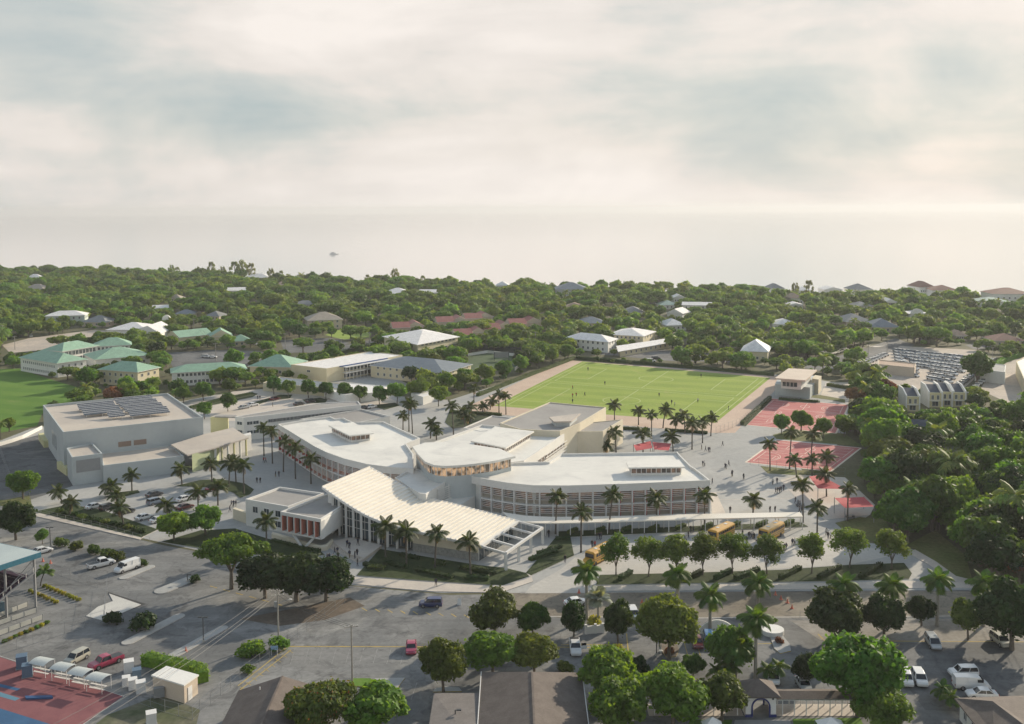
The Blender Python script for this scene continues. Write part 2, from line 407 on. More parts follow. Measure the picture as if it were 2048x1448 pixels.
lots = sheet('car_park_asphalt', [(-160, 960), (-40, 1000), (70, 1031), (325, 1090), (420, 1108), (700, 1172), (900, 1190), (1100, 1186), (2140, 1186), (2360, 1560), (-420, 1560)], M_asph, 0.010)
road = sheet('road', [(1010, 1186), (1200, 1184), (2140, 1178), (2160, 1232), (1600, 1236), (1120, 1236), (1000, 1215)], M_road, 0.018)
campus = sheet('plaza_paving', [(-60, 905), (60, 858), (430, 790), (640, 768), (790, 792), (900, 800), (1145, 722), (1590, 752), (1700, 770), (1690, 880), (1600, 935),
               (1650, 1000), (1740, 1030), (1690, 1060), (1700, 1080), (1830, 1100), (1935, 1168), (1990, 1172), (1990, 1182), (1185, 1185), (1060, 1186), (880, 1186), (700, 1170), (420, 1106), (70, 1030), (-60, 998)], M_conc, 0.024)
M_bond = mat('paving_stone', (0.36, 0.35, 0.33), (0.46, 0.44, 0.40), 0.3, 0.85, 0.1, 2.0)
# service yard left of the gym, and the top car park
sheet('service_yard', [(-40, 900), (85, 868), (146, 972), (60, 1000), (10, 1006), (-40, 1000)], M_asph2, 0.030)
topcp = sheet('car_park', [(376, 808), (470, 782), (560, 776), (650, 781), (770, 792), (800, 806), (760, 822), (640, 830), (500, 842), (440, 842)], M_conc2, 0.030)
leftcp = sheet('car_park', [(150, 1006), (215, 990), (300, 985), (352, 975), (440, 976), (475, 1000), (440, 1045), (330, 1068), (250, 1040)], M_conc, 0.030)
buscp = sheet('bus_bay', [(1175, 1096), (1480, 1078), (1680, 1070), (1700, 1082), (1790, 1110), (1700, 1129), (1380, 1147), (1170, 1152)], mat('bus_bay_concrete', (0.43, 0.42, 0.40), (0.52, 0.49, 0.44), 0.05, 0.8, 0.08, 0.9), 0.030)
drive = sheet('drive', [(1062, 1172), (1120, 1140), (1150, 1115), (1185, 1120), (1190, 1160), (1180, 1186), (1050, 1187)], mat('drive_concrete', (0.40, 0.385, 0.36), (0.48, 0.46, 0.42), 0.08, 0.85, 0.1, 1.0), 0.034)

# football pitch and its pink perimeter track
pit = [(1165, 723), (1541, 756), (1431, 846), (988, 812)]
sheet('running_track', [(1130, 720), (1575, 754), (1470, 866), (1425, 866), (960, 826), (900, 830)], M_track, 0.034)
pitch = sheet('football_pitch', pit, M_pitch, 0.040)
A, B, C_, D = PL(pit)                       # far left, far right, near right, near left
def onpitch(s, t): return A.lerp(B, s).lerp(D.lerp(C_, s), t)
def pl(pts, wd=0.35): line(pitch, [onpitch(s, t) for s, t in pts], wd, 0.046, M_gline)
def circ(cs, ct, r, a0=0, a1=360, n=28):
    L1 = (B - A).length; L2 = (D - A).length
    pl([(cs + r * math.cos(R(a0 + (a1 - a0) * k / n)) / L1, ct + r * math.sin(R(a0 + (a1 - a0) * k / n)) / L2) for k in range(n + 1)])
def small_pitch(s0, s1, t0, t1):
    pl([(s0, t0), (s1, t0), (s1, t1), (s0, t1), (s0, t0)]); sm = (s0 + s1) / 2
    pl([(sm, t0), (sm, t1)]); circ(sm, (t0 + t1) / 2, 8.0)
    for e, q in ((s0, 1), (s1, -1)):
        tm = (t0 + t1) / 2; dt = (t1 - t0) * 0.3
        pl([(e, tm - dt), (e + q * .14, tm - dt), (e + q * .14, tm + dt), (e, tm + dt)])
small_pitch(0.05, 0.95, 0.04, 0.48); small_pitch(0.05, 0.95, 0.52, 0.97)
pl([(0.02, 0.01), (0.98, 0.01), (0.98, 0.99), (0.02, 0.99), (0.02, 0.01)])

# red ball courts
def court(px, halves):
    o = sheet('ball_court', px, M_court, 0.044); a, b, c, d = PL(px)
    def q(s, t): return a.lerp(b, s).lerp(d.lerp(c, s), t)
    def ln(pts, wd=0.18): line(o, [q(s, t) for s, t in pts], wd, 0.050, M_line)
    ln([(0, 0), (1, 0), (1, 1), (0, 1), (0, 0)], 0.6)
    for (t0, t1) in halves:
        s0, s1 = 0.06, 0.94; tm = (t0 + t1) / 2; dt = t1 - t0
        ln([(s0, t0), (s1, t0), (s1, t1), (s0, t1), (s0, t0)]); ln([(0.5, t0), (0.5, t1)])
        for e, g in ((s0, 1), (s1, -1)):
            ln([(e, tm - dt * .16), (e + g * .17, tm - dt * .16), (e + g * .17, tm + dt * .16), (e, tm + dt * .16)])
            ln([(e + g * (.04 + .2 * math.sin(math.pi * k / 14)), tm - dt * .44 * math.cos(math.pi * k / 14)) for k in range(15)])
            ln([(e + g * (.17 + .05 * math.sin(math.pi * k / 10)), tm - dt * .15 * math.cos(math.pi * k / 10)) for k in range(11)])
        ln([(0.5 + .055 * math.cos(2 * math.pi * k / 16), tm + dt * .16 * math.sin(2 * math.pi * k / 16)) for k in range(17)])
    return o
court1 = court([(1541, 797), (1698, 810), (1672, 867), (1481, 849)], [(0.06, 0.35), (0.37, 0.66), (0.68, 0.95)])
court2 = court([(1553, 880), (1722, 896), (1662, 943), (1491, 925)], [(0.08, 0.46), (0.52, 0.92)])

# grass and planting
def lawn(px, m=None, z=0.036): return sheet('lawn', px, m or M_lawn, z)
lawn([(-120, 742), (40, 737), (80, 752), (125, 766), (165, 778), (190, 790), (84, 828), (74, 852), (-120, 888)])
lawn([(1545, 870), (1600, 855), (1690, 868), (1725, 893), (1640, 886), (1553, 878)], M_rough)
lawn([(1520, 932), (1560, 936), (1640, 945), (1600, 951), (1535, 947)], M_rough)
lawn([(1670, 1046), (1720, 1034), (1770, 1040), (1800, 1095), (1700, 1072)], M_rough)
lawn([(1815, 1090), (1870, 1060), (1930, 1110), (1945, 1160), (1910, 1155), (1860, 1118)], M_rough)
lawn([(-60, 1000), (10, 1000), (60, 990), (66, 1024), (0, 1012), (-60, 1008)], M_rough)
lawn([(1600, 792), (1660, 800), (1690, 806), (1690, 799), (1640, 790)], M_rough, 0.052)
lawn([(300, 1397), (330, 1392), (400, 1420), (385, 1480), (150, 1480), (215, 1430)], mat('patchy_grass', (0.07, 0.09, 0.04), (0.17, 0.16, 0.11), 0.15, 0.95, 0.25, 1.2), 0.022)  # dull green grass blotched with grey-brown
lawn([(660, 720), (800, 700), (812, 706), (690, 728)], M_lawn, 0.030)
lawn([(650, 670), (700, 652), (745, 655), (740, 675), (690, 680)], mat('bright_grass', (0.2, 0.3, 0.04), (0.27, 0.36, 0.06), 0.1, 0.95), 0.03)
beds = [
 [(760, 1099), (860, 1116), (961, 1132), (1010, 1137), (1052, 1147), (1059, 1154), (1006, 1172), (978, 1171), (840, 1162), (713, 1152)],
 [(1112, 1075), (1141, 1075), (1148, 1112), (1062, 1152), (1052, 1147)],
 [(1200, 1151), (1376, 1147), (1560, 1141), (1700, 1131), (1808, 1127), (1824, 1148), (1818, 1159), (1700, 1163), (1376, 1168), (1192, 1171)],
 [(1117, 1064), (1600, 1045), (1616, 1054), (1117, 1076)],
 [(67, 1024), (140, 1010), (200, 1020), (316, 1060), (283, 1076)],
 [(323, 1085), (400, 1062), (470, 1058), (560, 1086), (640, 1103), (650, 1111), (590, 1118), (430, 1102)],
 [(208, 995), (235, 986), (276, 981), (280, 986), (240, 997)],
 [(350, 973), (400, 961), (440, 959), (490, 968), (508, 980), (500, 990), (480, 997), (468, 987), (440, 977)],
 [(380, 812), (440, 796), (500, 785), (516, 788), (505, 795), (420, 812), (388, 820)],
 [(505, 806), (560, 790), (585, 790), (580, 797), (540, 802), (510, 812)],
 [(605, 800), (640, 796), (655, 800), (650, 807), (612, 806)],
 [(735, 812), (790, 806), (800, 812), (770, 820)],
 [(900, 820), (1000, 826), (1005, 835), (960, 850), (905, 858), (890, 845)],
 [(1480, 851), (1536, 797), (1545, 799), (1492, 853)],
 [(1560, 797), (1612, 800), (1640, 802), (1640, 806), (1612, 806), (1556, 801)],
]
for q in beds: kerbed('planting_bed', q, M_bed, 0.16)
# pavements
kerbed('pavement', [(62, 1031), (84, 1026), (292, 1071), (280, 1080)], M_conc2)
kerbed('pavement', [(410, 1100), (560, 1128), (703, 1155), (840, 1164), (978, 1173), (1013, 1168), (1062, 1146), (1066, 1164), (1010, 1183), (985, 1186), (869, 1184), (785, 1177), (700, 1168), (540, 1138), (400, 1107)], M_conc2)
kerbed('pavement', [(1190, 1173), (1600, 1168), (1800, 1163), (1985, 1166), (1985, 1176), (1190, 1183)], M_conc2)
kerbed('pavement', [(1815, 1106), (1830, 1100), (1872, 1124), (1912, 1153), (1945, 1161), (1945, 1168), (1905, 1163), (1862, 1133)], M_conc2)
kerbed('pavement', [(1560, 960), (1600, 950), (1690, 955), (1750, 1010), (1740, 1030), (1650, 1040), (1600, 1005)], M_conc2, 0.05)
kerbed('pavement', [(1420, 985), (1432, 985), (1452, 1028), (1425, 1032)], M_conc2, 0.05)
sheet('gravel_verge', [(1580, 1241), (2120, 1236), (2140, 1283), (1830, 1284), (1640, 1280)], mat('gravel_verge', (0.33, 0.31, 0.285), (0.24, 0.22, 0.195), 0.12, 0.95, 0.2, 1.2), 0.022)
sheet('car_park_asphalt', [(1800, 1286), (2140, 1288), (2260, 1440), (1850, 1420), (1790, 1340)], M_asph2, 0.026)
# far car parks and lanes
sheet('sandy_lot', [(4, 690), (60, 676), (190, 660), (262, 664), (250, 684), (100, 699), (20, 706)], M_sand, 0.02)
sheet('far_car_park', [(330, 706), (420, 700), (520, 702), (560, 716), (480, 738), (350, 742)], M_asph2, 0.02)
sheet('far_car_park', [(560, 680), (660, 676), (700, 686), (650, 705), (570, 706)], M_asph2, 0.02)
sheet('far_lane', [(560, 720), (640, 700), (740, 680), (800, 668), (806, 673), (740, 690), (650, 712), (575, 730)], M_asph2, 0.026)
sheet('far_lane', [(1190, 700), (1330, 700), (1480, 712), (1480, 724), (1340, 722), (1190, 708)], M_asph2, 0.02)
sheet('far_lane', [(1480, 712), (1640, 742), (1760, 720), (1830, 690), (1790, 676), (1720, 700), (1640, 722)], M_asph2, 0.02)
sheet('car_yard', [(1690, 745), (1760, 716), (1800, 692), (1950, 700), (1990, 720), (1930, 775), (1840, 790)], M_sand, 0.024)
sheet('sandy_lot', [(1990, 730), (2140, 690), (2200, 800), (2030, 812), (1960, 780)], M_sand, 0.02)
sheet('far_lane', [(1930, 690), (2140, 660), (2140, 668), (1950, 700)], M_asph2, 0.02)
sheet('turf_pitch', [(936, 712), (975, 706), (1060, 716), (1030, 741), (930, 741)], M_turf, 0.03)
sheet('school_yard', [(640, 760), (720, 745), (800, 760), (830, 775), (760, 785), (650, 775)], M_conc, 0.022)
sheet('club_forecourt', [(1640, 795), (1652, 765), (1705, 765), (1690, 800)], M_conc2, 0.046)
# ================================================================== campus buildings
M_wall = mat('render_white', (0.66, 0.65, 0.62), (0.70, 0.69, 0.655), 0.15, 0.75, 0.03, 2.0)
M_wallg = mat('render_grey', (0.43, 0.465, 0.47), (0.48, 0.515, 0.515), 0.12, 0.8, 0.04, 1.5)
M_wallc = mat('render_cream', (0.63, 0.57, 0.44), (0.68, 0.62, 0.49), 0.15, 0.8, 0.04, 1.5)
M_wally = mat('render_yellow', (0.55, 0.52, 0.28), (0.60, 0.57, 0.33), 0.2, 0.8, 0.04, 1.5)
M_roofw = mat('roof_membrane_white', (0.68, 0.665, 0.62), (0.80, 0.78, 0.72), 0.06, 0.55, 0.05, 0.8, stain=(0.10, 0.4, (0.50, 0.49, 0.47)), detail=6)
M_roofg = mat('roof_membrane_grey', (0.30, 0.285, 0.27), (0.36, 0.345, 0.325), 0.08, 0.7, 0.05, 1.0, stain=(0.1, 0.3, (0.24, 0.23, 0.22)))
M_roofp = mat('roof_membrane_beige', (0.46, 0.41, 0.36), (0.55, 0.49, 0.42), 0.07, 0.7, 0.06, 0.8, stain=(0.09, 0.4, (0.36, 0.345, 0.33)))
M_metal = mat('roof_metal_white', (0.76, 0.71, 0.62), (0.82, 0.77, 0.68), 0.2, 0.45, 0.03, 2.0)
M_trim = plain('trim_white', (0.72, 0.71, 0.685), 0.55)
M_glass = glassmat('glass_dark', (0.035, 0.05, 0.06))
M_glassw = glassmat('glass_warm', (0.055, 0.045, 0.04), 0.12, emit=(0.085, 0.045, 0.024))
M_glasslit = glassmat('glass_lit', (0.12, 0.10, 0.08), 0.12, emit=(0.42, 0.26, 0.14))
M_red = plain('panel_red', (0.42, 0.045, 0.04), 0.6)
M_coral = plain('panel_coral', (0.50, 0.17, 0.12), 0.6)
M_pink = plain('panel_pink', (0.55, 0.33, 0.28), 0.6)
M_stone = mat('stone_cladding', (0.24, 0.24, 0.225), (0.34, 0.335, 0.31), 1.2, 0.85, 0.25, 3.0, 0.4)
M_dark = plain('dark_metal', (0.05, 0.055, 0.06), 0.5)
M_grey = plain('grey_metal', (0.30, 0.31, 0.32), 0.45, 0.3)
M_solar = mat('solar_cell', (0.035, 0.04, 0.055), (0.06, 0.065, 0.085), 1.0, 0.25, 0.1, 4.0, 0, 0, 0.6)

def own(poly, loc): return [Vector((p[0] - loc[0], p[1] - loc[1], 0)) for p in poly]
def roofed(th, q, h, wm, rm, par=0.6, pt=0.35, inset=0.0, fascia=0.0, base=0.0):
    """walls, flat roof and parapet of one volume under thing th; q = outline in world xy"""
    body = offset(q, inset) if inset else q
    top = h - fascia if fascia else h - 0.02
    b = MB(); b.prism(body, base, top); b.build('wall', wm, th)
    if fascia: MB().prism(q, h - fascia, h - 0.01, True).build('fascia', M_trim if wm is not M_wallg else wm, th)
    inn = offset(q, pt)
    MB().sheet(inn, h + 0.0).build('roof', rm, th)
    pb = MB(); n = len(q)
    for i in range(n):
        j = (i + 1) % n
        a, c, d, e = q[i], q[j], inn[j], inn[i]
        lo = h - 0.02
        pb.face([(a.x, a.y, lo), (c.x, c.y, lo), (c.x, c.y, h + par), (a.x, a.y, h + par)])
        pb.face([(e.x, e.y, lo), (d.x, d.y, lo), (d.x, d.y, h + par), (e.x, e.y, h + par)])
        pb.face([(a.x, a.y, h + par), (c.x, c.y, h + par), (d.x, d.y, h + par), (e.x, e.y, h + par)])
    pb.build('parapet', wm, th)
    return inn
def building(name, label, cat, px, h, wm, rm, par=0.6, group=None, inset=0.0, fascia=0.0, base=0.0):
    q = PL(px, h + par); q = [Vector((p.x, p.y, 0)) for p in q]
    th = thing(name, label, cat, cen(q), 0, group); excl(q)
    roofed(th, q, h, wm, rm, par, 0.35, inset, fascia, base)
    return th, q
_wm = {}
def winmesh(w, h, key='std'):
    k = (round(w, 2), round(h, 2), key)
    if k not in _wm:
        f = MB(); t = 0.09
        for c, d in (((0, -.03, h / 2), (w + 2 * t, .14, t)), ((0, -.03, -h / 2), (w + 2 * t, .18, t)), ((-w / 2, -.03, 0), (t, .14, h)), ((w / 2, -.03, 0), (t, .14, h)), ((0, -.03, 0), (.06, .1, h))): f.box(c, d)
        g = MB(); g.box((0, -.01, 0), (w - .04, .06, h - .04))
        pm = {'std': M_glass, 'warm': M_glassw, 'lit': M_glasslit}.get(key, M_glass)
        _wm[k] = (f.mesh('window', M_trim), g.mesh('pane', pm))
    return _wm[k]
def window(th, pos, rz, w, h, key='std'):
    """window whose outside faces local -y"""
    f, g = winmesh(w, h, key); acc = th.location
    o = place('window', f, th, (pos[0] - acc.x, pos[1] - acc.y, pos[2] - acc.z), (0, 0, rz))
    place('pane', g, o); return o
def windows(th, a, b, zs, n, w, h, key='std', s0=0.06, s1=0.94, skip=()):
    """rows of windows along wall a->b; outside is on the right of a->b"""
    d = (Vector(b) - Vector(a)); d.z = 0; rz = math.atan2(d.y, d.x)
    for z in zs:
        for k in range(n):
            if k in skip: continue
            s = s0 + (s1 - s0) * (k + .5) / n
            p = Vector(a).lerp(Vector(b), s); window(th, (p.x, p.y, z), rz, w, h, key)

# ---- sports hall (gym) -----------------------------------------------------
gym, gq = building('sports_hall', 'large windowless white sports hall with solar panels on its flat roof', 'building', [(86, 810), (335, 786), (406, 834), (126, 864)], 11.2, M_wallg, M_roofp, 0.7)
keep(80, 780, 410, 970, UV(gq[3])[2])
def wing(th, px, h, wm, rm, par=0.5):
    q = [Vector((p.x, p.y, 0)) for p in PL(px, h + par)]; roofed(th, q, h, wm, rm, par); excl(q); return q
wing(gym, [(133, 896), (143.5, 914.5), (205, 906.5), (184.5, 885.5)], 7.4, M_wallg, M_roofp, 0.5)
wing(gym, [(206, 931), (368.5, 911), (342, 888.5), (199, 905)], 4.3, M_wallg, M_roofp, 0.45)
b1, b2 = gq[3], gq[2]
for s in (0.42, 0.53):
    p = b1.lerp(b2, s); MB().box((p.x, p.y, 6.4), (3.6, .2, 1.5), math.atan2(b2.y - b1.y, b2.x - b1.x)).build('louvre_panel', plain('panel_brown', (0.26, 0.19, 0.15), 0.7), gym)
pa, pb_ = P(143.5, 914.5, 7.9), P(205, 906.5, 7.9)
p = pa.lerp(pb_, .52); MB().box((p.x, p.y, 5.1), (6.2, .24, 3.4), math.atan2(pb_.y - pa.y, pb_.x - pa.x)).build('shutter', M_grey, gym)
for k in range(4):
    p = gq[3].lerp(gq[0], 0.35 + .06 * k); MB().box((p.x, p.y, 5.5), (.12, .5, 4.5), math.atan2(gq[0].y - gq[3].y, gq[0].x - gq[3].x) + R(90)).build('slot_window', M_glass, gym)
yel = MB()
for uv0, uv1 in (((77, 880), (88, 896)), ((114, 938), (133, 952))):
    a, c = P(*uv0), P(*uv1); dd = (c - a).normalized(); nn = Vector((-dd.y, dd.x, 0))
    MB().prism([a, c, c + nn * 2.5, a + nn * 2.5], 0, 2.2).build('yellow_porch', M_wally, gym)
# solar panel tables on the gym roof: each table stands on its own legs
def gr(s, t, z=11.2): a = gq[0].lerp(gq[1], s).lerp(gq[3].lerp(gq[2], s), t); return Vector((a.x, a.y, z))
ex = (gq[1] - gq[0]).normalized(); ey = (gq[3] - gq[0]).normalized()
names = ['far left', 'far right']
sol = [((.22, .50), .24, .36), ((.52, .82), .16, .27), ((.22, .50), .42, .56), ((.52, .82), .32, .43), ((.37, .49), .62, .72), ((.52, .82), .48, .59), ((.52, .82), .64, .76)]
slabel = ['solar table at the far left of the sports hall roof', 'rearmost solar table on the right of the sports hall roof', 'solar table at the near left of the sports hall roof', 'second solar table from the back right of the sports hall roof',
          'smallest short solar table at the front of the sports hall roof', 'third solar table from the back right of the sports hall roof', 'front right solar table on the sports hall roof']
for (ss, t0, t1), lb in zip(sol, slabel):
    a = gr(ss[0], t0); th = thing('solar_table', lb, 'solar panels', gr(sum(ss) / 2, (t0 + t1) / 2), 0, 'solar tables on the sports hall roof')
    nrow = 4
    for k in range(nrow):
        ta = t0 + (t1 - t0) * k / nrow; tb = t0 + (t1 - t0) * (k + .78) / nrow
        za, zb = 11.2 + 2.0 - 1.1 * k / nrow, 11.2 + 2.0 - 1.1 * (k + .8) / nrow
        c = [gr(ss[0], ta, za), gr(ss[1], ta, za), gr(ss[1], tb, zb), gr(ss[0], tb, zb)]
        m = MB(); m.face([tuple(x) for x in c]); m.face([(x.x, x.y, x.z - .08) for x in c[::-1]])
        for i in range(4): p, q_ = c[i], c[(i + 1) % 4]; m.face([tuple(p), tuple(q_), (q_.x, q_.y, q_.z - .08), (p.x, p.y, p.z - .08)])
        m.build('panel', M_solar, th)
        MB().bar(c[0], c[1], .25, .14).build('frame_rail', M_trim, th)
    for s in (ss[0] + .02, sum(ss) / 2, ss[1] - .02):
        for t, z in ((t0 + .02, 13.0), (t1 - .02, 12.2)):
            p = gr(s, t); MB().box((p.x, p.y, (11.2 + z) / 2), (.14, .14, z - 11.2)).build('leg', M_trim, th)
# entrance wing of the gym with a raking canopy on columns
ent = thing('entrance_canopy', 'sloping grey canopy on columns with a green end wall beside the sports hall', 'canopy', cen(PL([(374, 910), (497, 875), (466, 856)], 5.0)))
hz = [6.2, 6.6, 6.4, 5.6, 5.4, 5.3]
rp = [P(u, v, z) for (u, v), z in zip([(342, 889), (406, 869), (466, 855), (497, 875), (420, 898), (375, 910)], hz)]
m = MB(); m.face([tuple(p) for p in rp]); m.face([(p.x, p.y, p.z - .4) for p in rp[::-1]])
for i in range(6): p, q_ = rp[i], rp[(i + 1) % 6]; m.face([tuple(p), tuple(q_), (q_.x, q_.y, q_.z - .4), (p.x, p.y, p.z - .4)])
m.build('roof', M_roofp, ent); excl(rp)
MB().prism([rp[5] + Vector((1, .8, 0)), rp[4] + Vector((-.3, .8, 0)), rp[4] + Vector((0, 10, 0)), rp[5] + Vector((2, 9, 0))], 0, 5.2).build('end_wall', mat('render_green', (0.42, 0.47, 0.28), (0.46, 0.51, 0.31), 0.2, 0.8), ent)
for k in range(6):
    p = rp[4].lerp(rp[3], .1 + .16 * k) + Vector((0, 1.2, 0)); MB().box((p.x, p.y, 2.6), (.5, .5, 5.2)).build('column', M_wally if k % 2 else M_trim, ent)
p0, p1 = rp[4] + Vector((0, 9, 0)), rp[3] + Vector((-1, 7, 0))
MB().prism([p0, p1, p1 + Vector((-1, 3, 0)), p0 + Vector((-1, 3, 0))], 0, 5.0).build('back_wall', M_wall, ent)

# ---- long low hall behind -----------------------------------------------------
bar, bq = building('long_hall', 'long low grey-roofed classroom range behind the sports hall', 'building', [(470, 833), (488, 835), (722, 809), (716, 802), (640, 806)], 7.4, M_wall, M_roofg, 0.25)
windows(bar, bq[1], bq[2], [5.6], 22, 1.9, 1.1, 'std', .2, .98)
windows(bar, bq[1], bq[2], [5.6, 2.6], 2, 1.9, 1.1, 'std', .02, .12)
windows(bar, bq[0], bq[1], [5.6, 2.8], 1, 2.2, 1.1)
y0 = P(470, 833, 7.4); y1 = P(429, 832, 7.4)
MB().prism([Vector((y0.x, y0.y, 0)), Vector((y1.x, y1.y, 0)), Vector((y1.x, y1.y + 3, 0)), Vector((y0.x, y0.y + 3, 0))], 6.9, 7.3, True).build('canopy', M_roofg, bar)
for u in (432, 444):
    p = P(u, 832.5, 7.4); MB().box((p.x, p.y + 1.5, 3.4), (3.2 if u == 444 else 4.5, .6, 6.9)).build('wall_fin', M_wally, bar)
annex, aq = building('flat_block', 'small grey flat-roofed block between the long hall and the left classroom wing', 'building', [(600, 838), (723, 817.5), (780, 832), (700, 848)], 5.6, M_wall, M_roofg, 0.5)
windows(annex, aq[3], aq[2], [3.6], 3, 2.4, 1.0, 'std', .3, .7)

# ---- classroom wings ---------------------------------------------------------
def facade(th, pts, h, zs, step, depth, infill, sl=5):
    """storeys of louvred bays along polyline pts (outside on the right); fins, slabs, sills, panes and louvres are parts"""
    P_ = resample(pts, step); n = len(P_)
    def nrm(i):
        a, b = P_[max(0, i - 1)], P_[min(n - 1, i + 1)]; d = (b - a); d.z = 0; d.normalize(); return Vector((d.y, -d.x, 0))
    N = [nrm(i) for i in range(n)]
    for i in range(n):
        p = P_[i] - N[i] * (depth * .5); rz = math.atan2(N[i].y, N[i].x)
        MB().box((p.x, p.y, (zs[0] + zs[-1]) / 2), (depth, .34, zs[-1] - zs[0]), rz).build('fin', M_trim, th)
    for z in zs[:-1]:
        b = MB()
        for i in range(n - 1):
            q = [P_[i], P_[i + 1], P_[i + 1] - N[i + 1] * depth, P_[i] - N[i] * depth]
            b.prism(q, z - .05 if z > .2 else z, z + .32, True)
        b.build('floor_slab', M_trim, th)
    for i in range(n - 1):
        a, b_ = P_[i], P_[i + 1]; na = (N[i] + N[i + 1]).normalized(); d = (b_ - a).normalized(); L = (b_ - a).length
        for z0, z1 in zip(zs, zs[1:]):
            lo = z0 + .32; hi = z1 - .05
            c = a.lerp(b_, .5) - na * (depth - .12); rz = math.atan2(d.y, d.x)
            im = infill(i / (n - 2))
            MB().box((c.x, c.y, lo + .5), (L - .3, .2, 1.0), rz).build('sill_panel', im[0], th)
            MB().box((c.x, c.y, (lo + 1 + hi) / 2), (L - .3, .1, hi - lo - 1), rz).build('window_pane', im[1], th)
            if im[2] is not None:
                s = a + d * .3 - na * (depth * .5); MB().box((s.x, s.y, (lo + hi) / 2), (.16, depth * .86, hi - lo), rz).build('side_panel', im[2], th)
            lv = MB()
            for k in range(sl):
                z = lo + 1.05 + (hi - lo - 1.15) * (k + .5) / sl; e = a.lerp(b_, .5) - na * .18
                lv.box((e.x, e.y, z), (L - .4, .26, .10), rz)
            lv.build('louvre', M_trim, th)
HW = 8.0
M_sill = mat('sill_taupe', (0.34, 0.31, 0.265), (0.39, 0.355, 0.30), 0.3, 0.8)
lw, lq = building('classroom_wing', 'white curved classroom wing with red-panelled louvred bays facing the palm court', 'building',
    [(556, 848), (613, 838.5), (661, 833), (670, 837), (687, 835.5), (705, 844), (767, 843), (840, 876), (812, 887), (827, 908), (827, 937), (780, 934), (734, 928), (688, 917), (652, 904), (628, 892), (592, 870)], HW, M_wall, M_roofw, 0.6, 'classroom wings', 1.1, 1.25)
keep(540, 830, 840, 1000, UV(lq[11])[2])
fr = smoothline([lq[i] for i in (0, 16, 15, 14, 13, 12, 11, 10)], 1)
fr = [p - Vector((0, 0, 0)) for p in fr]
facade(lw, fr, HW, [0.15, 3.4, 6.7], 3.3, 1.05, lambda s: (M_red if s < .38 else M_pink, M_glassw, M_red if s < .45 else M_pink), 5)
rw, rq = building('classroom_wing', 'white curved classroom wing with two storeys of louvred bays behind the bus canopy', 'building',
    [(1097, 923), (1122, 907), (1355, 903.5), (1362, 912), (1382, 932), (1392, 938), (1420, 960), (1380, 962), (1260, 967), (1136, 971), (1066, 970.5), (1013, 965), (960, 956), (919, 947), (960, 938), (1030, 925)], HW, M_wall, M_roofw, 0.6, 'classroom wings', 1.1, 1.25)
keep(915, 900, 1425, 1030, UV(rq[8])[2])
fr = smoothline([rq[i] for i in (12, 11, 10, 9, 8, 7, 6)], 1)
facade(rw, fr, HW, [0.15, 3.4, 6.7], 3.25, 1.05, lambda s: (M_sill, M_glassw, M_red if s > .62 else None), 4)
backw, kq = building('classroom_wing', 'white flat-roofed rear classroom wing running back from the glazed hub', 'building',
    [(868, 884), (963, 849), (1132, 865), (1048, 921), (960, 934), (880, 930)], HW, M_wall, M_roofw, 0.6, 'classroom wings')
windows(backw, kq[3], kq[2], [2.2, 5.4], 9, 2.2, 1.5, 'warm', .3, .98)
sc_ = MB()
for k in range(7):
    a, b_ = kq[3].lerp(kq[2], .45), kq[3].lerp(kq[2], .98); n_ = Vector((b_.y - a.y, a.x - b_.x, 0)).normalized() * .5
    sc_.bar((a + n_) + Vector((0, 0, 1 + k * .9)), (b_ + n_) + Vector((0, 0, 1 + k * .9)), .12, .22)
sc_.build('louvre_screen', M_trim, backw)

def lantern(th, px, z0, h, over=0.8):
    """raised roof light: glazed band of mullions under a flat overhanging slab"""
    q = [Vector((p.x, p.y, 0)) for p in PL(px, z0 + h)]; inn = offset(q, over)
    MB().prism(q, z0 + h - .35, z0 + h, True).build('lantern_roof', M_roofw, th)
    MB().prism(inn, z0 - .05, z0 + .5).build('lantern_kerb', M_wall, th)
    MB().prism(offset(inn, .1), z0 + .5, z0 + h - .34).build('lantern_glazing', M_glassw, th)
    for i in range(len(inn)):
        a, b_ = inn[i], inn[(i + 1) % len(inn)]
        for p in resample([a, b_], 1.3)[:-1]: MB().box((p.x, p.y, z0 + (h + .1) / 2), (.16, .16, h - .5)).build('mullion', M_trim, th)
lantern(lw, [(657, 850.5), (706, 844), (747, 866), (699, 871)], HW, 2.2)
lantern(rw, [(1252, 923), (1257, 935), (1370, 933.5), (1358, 919)], HW, 2.2)
lantern(backw, [(941, 881.5), (1012, 895.5), (1068, 862.5), (990, 853)], HW, 2.2)

# glazed hub
hubp = [(825, 893), (850, 885), (905, 883), (1000, 897), (1031, 912), (990, 921.5), (945, 928), (918, 930.5), (890, 932), (868, 930), (850, 923), (836, 908)]
hq = [Vector((p.x, p.y, 0)) for p in PL(hubp, 11.9)]
hub = thing('glazed_hub', 'curved glazed hub with a lit window band where the white wings meet', 'building', cen(hq)); excl(hq)
MB().prism(hq, 11.35, 11.9, True).build('roof', M_roofw, hub)
hi_ = offset(hq, 0.9)
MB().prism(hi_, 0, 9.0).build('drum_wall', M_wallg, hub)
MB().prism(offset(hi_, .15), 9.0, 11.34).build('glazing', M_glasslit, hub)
for p in resample(hi_ + [hi_[0]], 1.25)[:-1]: MB().box((p.x, p.y, 10.15), (.14, .14, 2.3)).build('mullion', M_trim, hub)
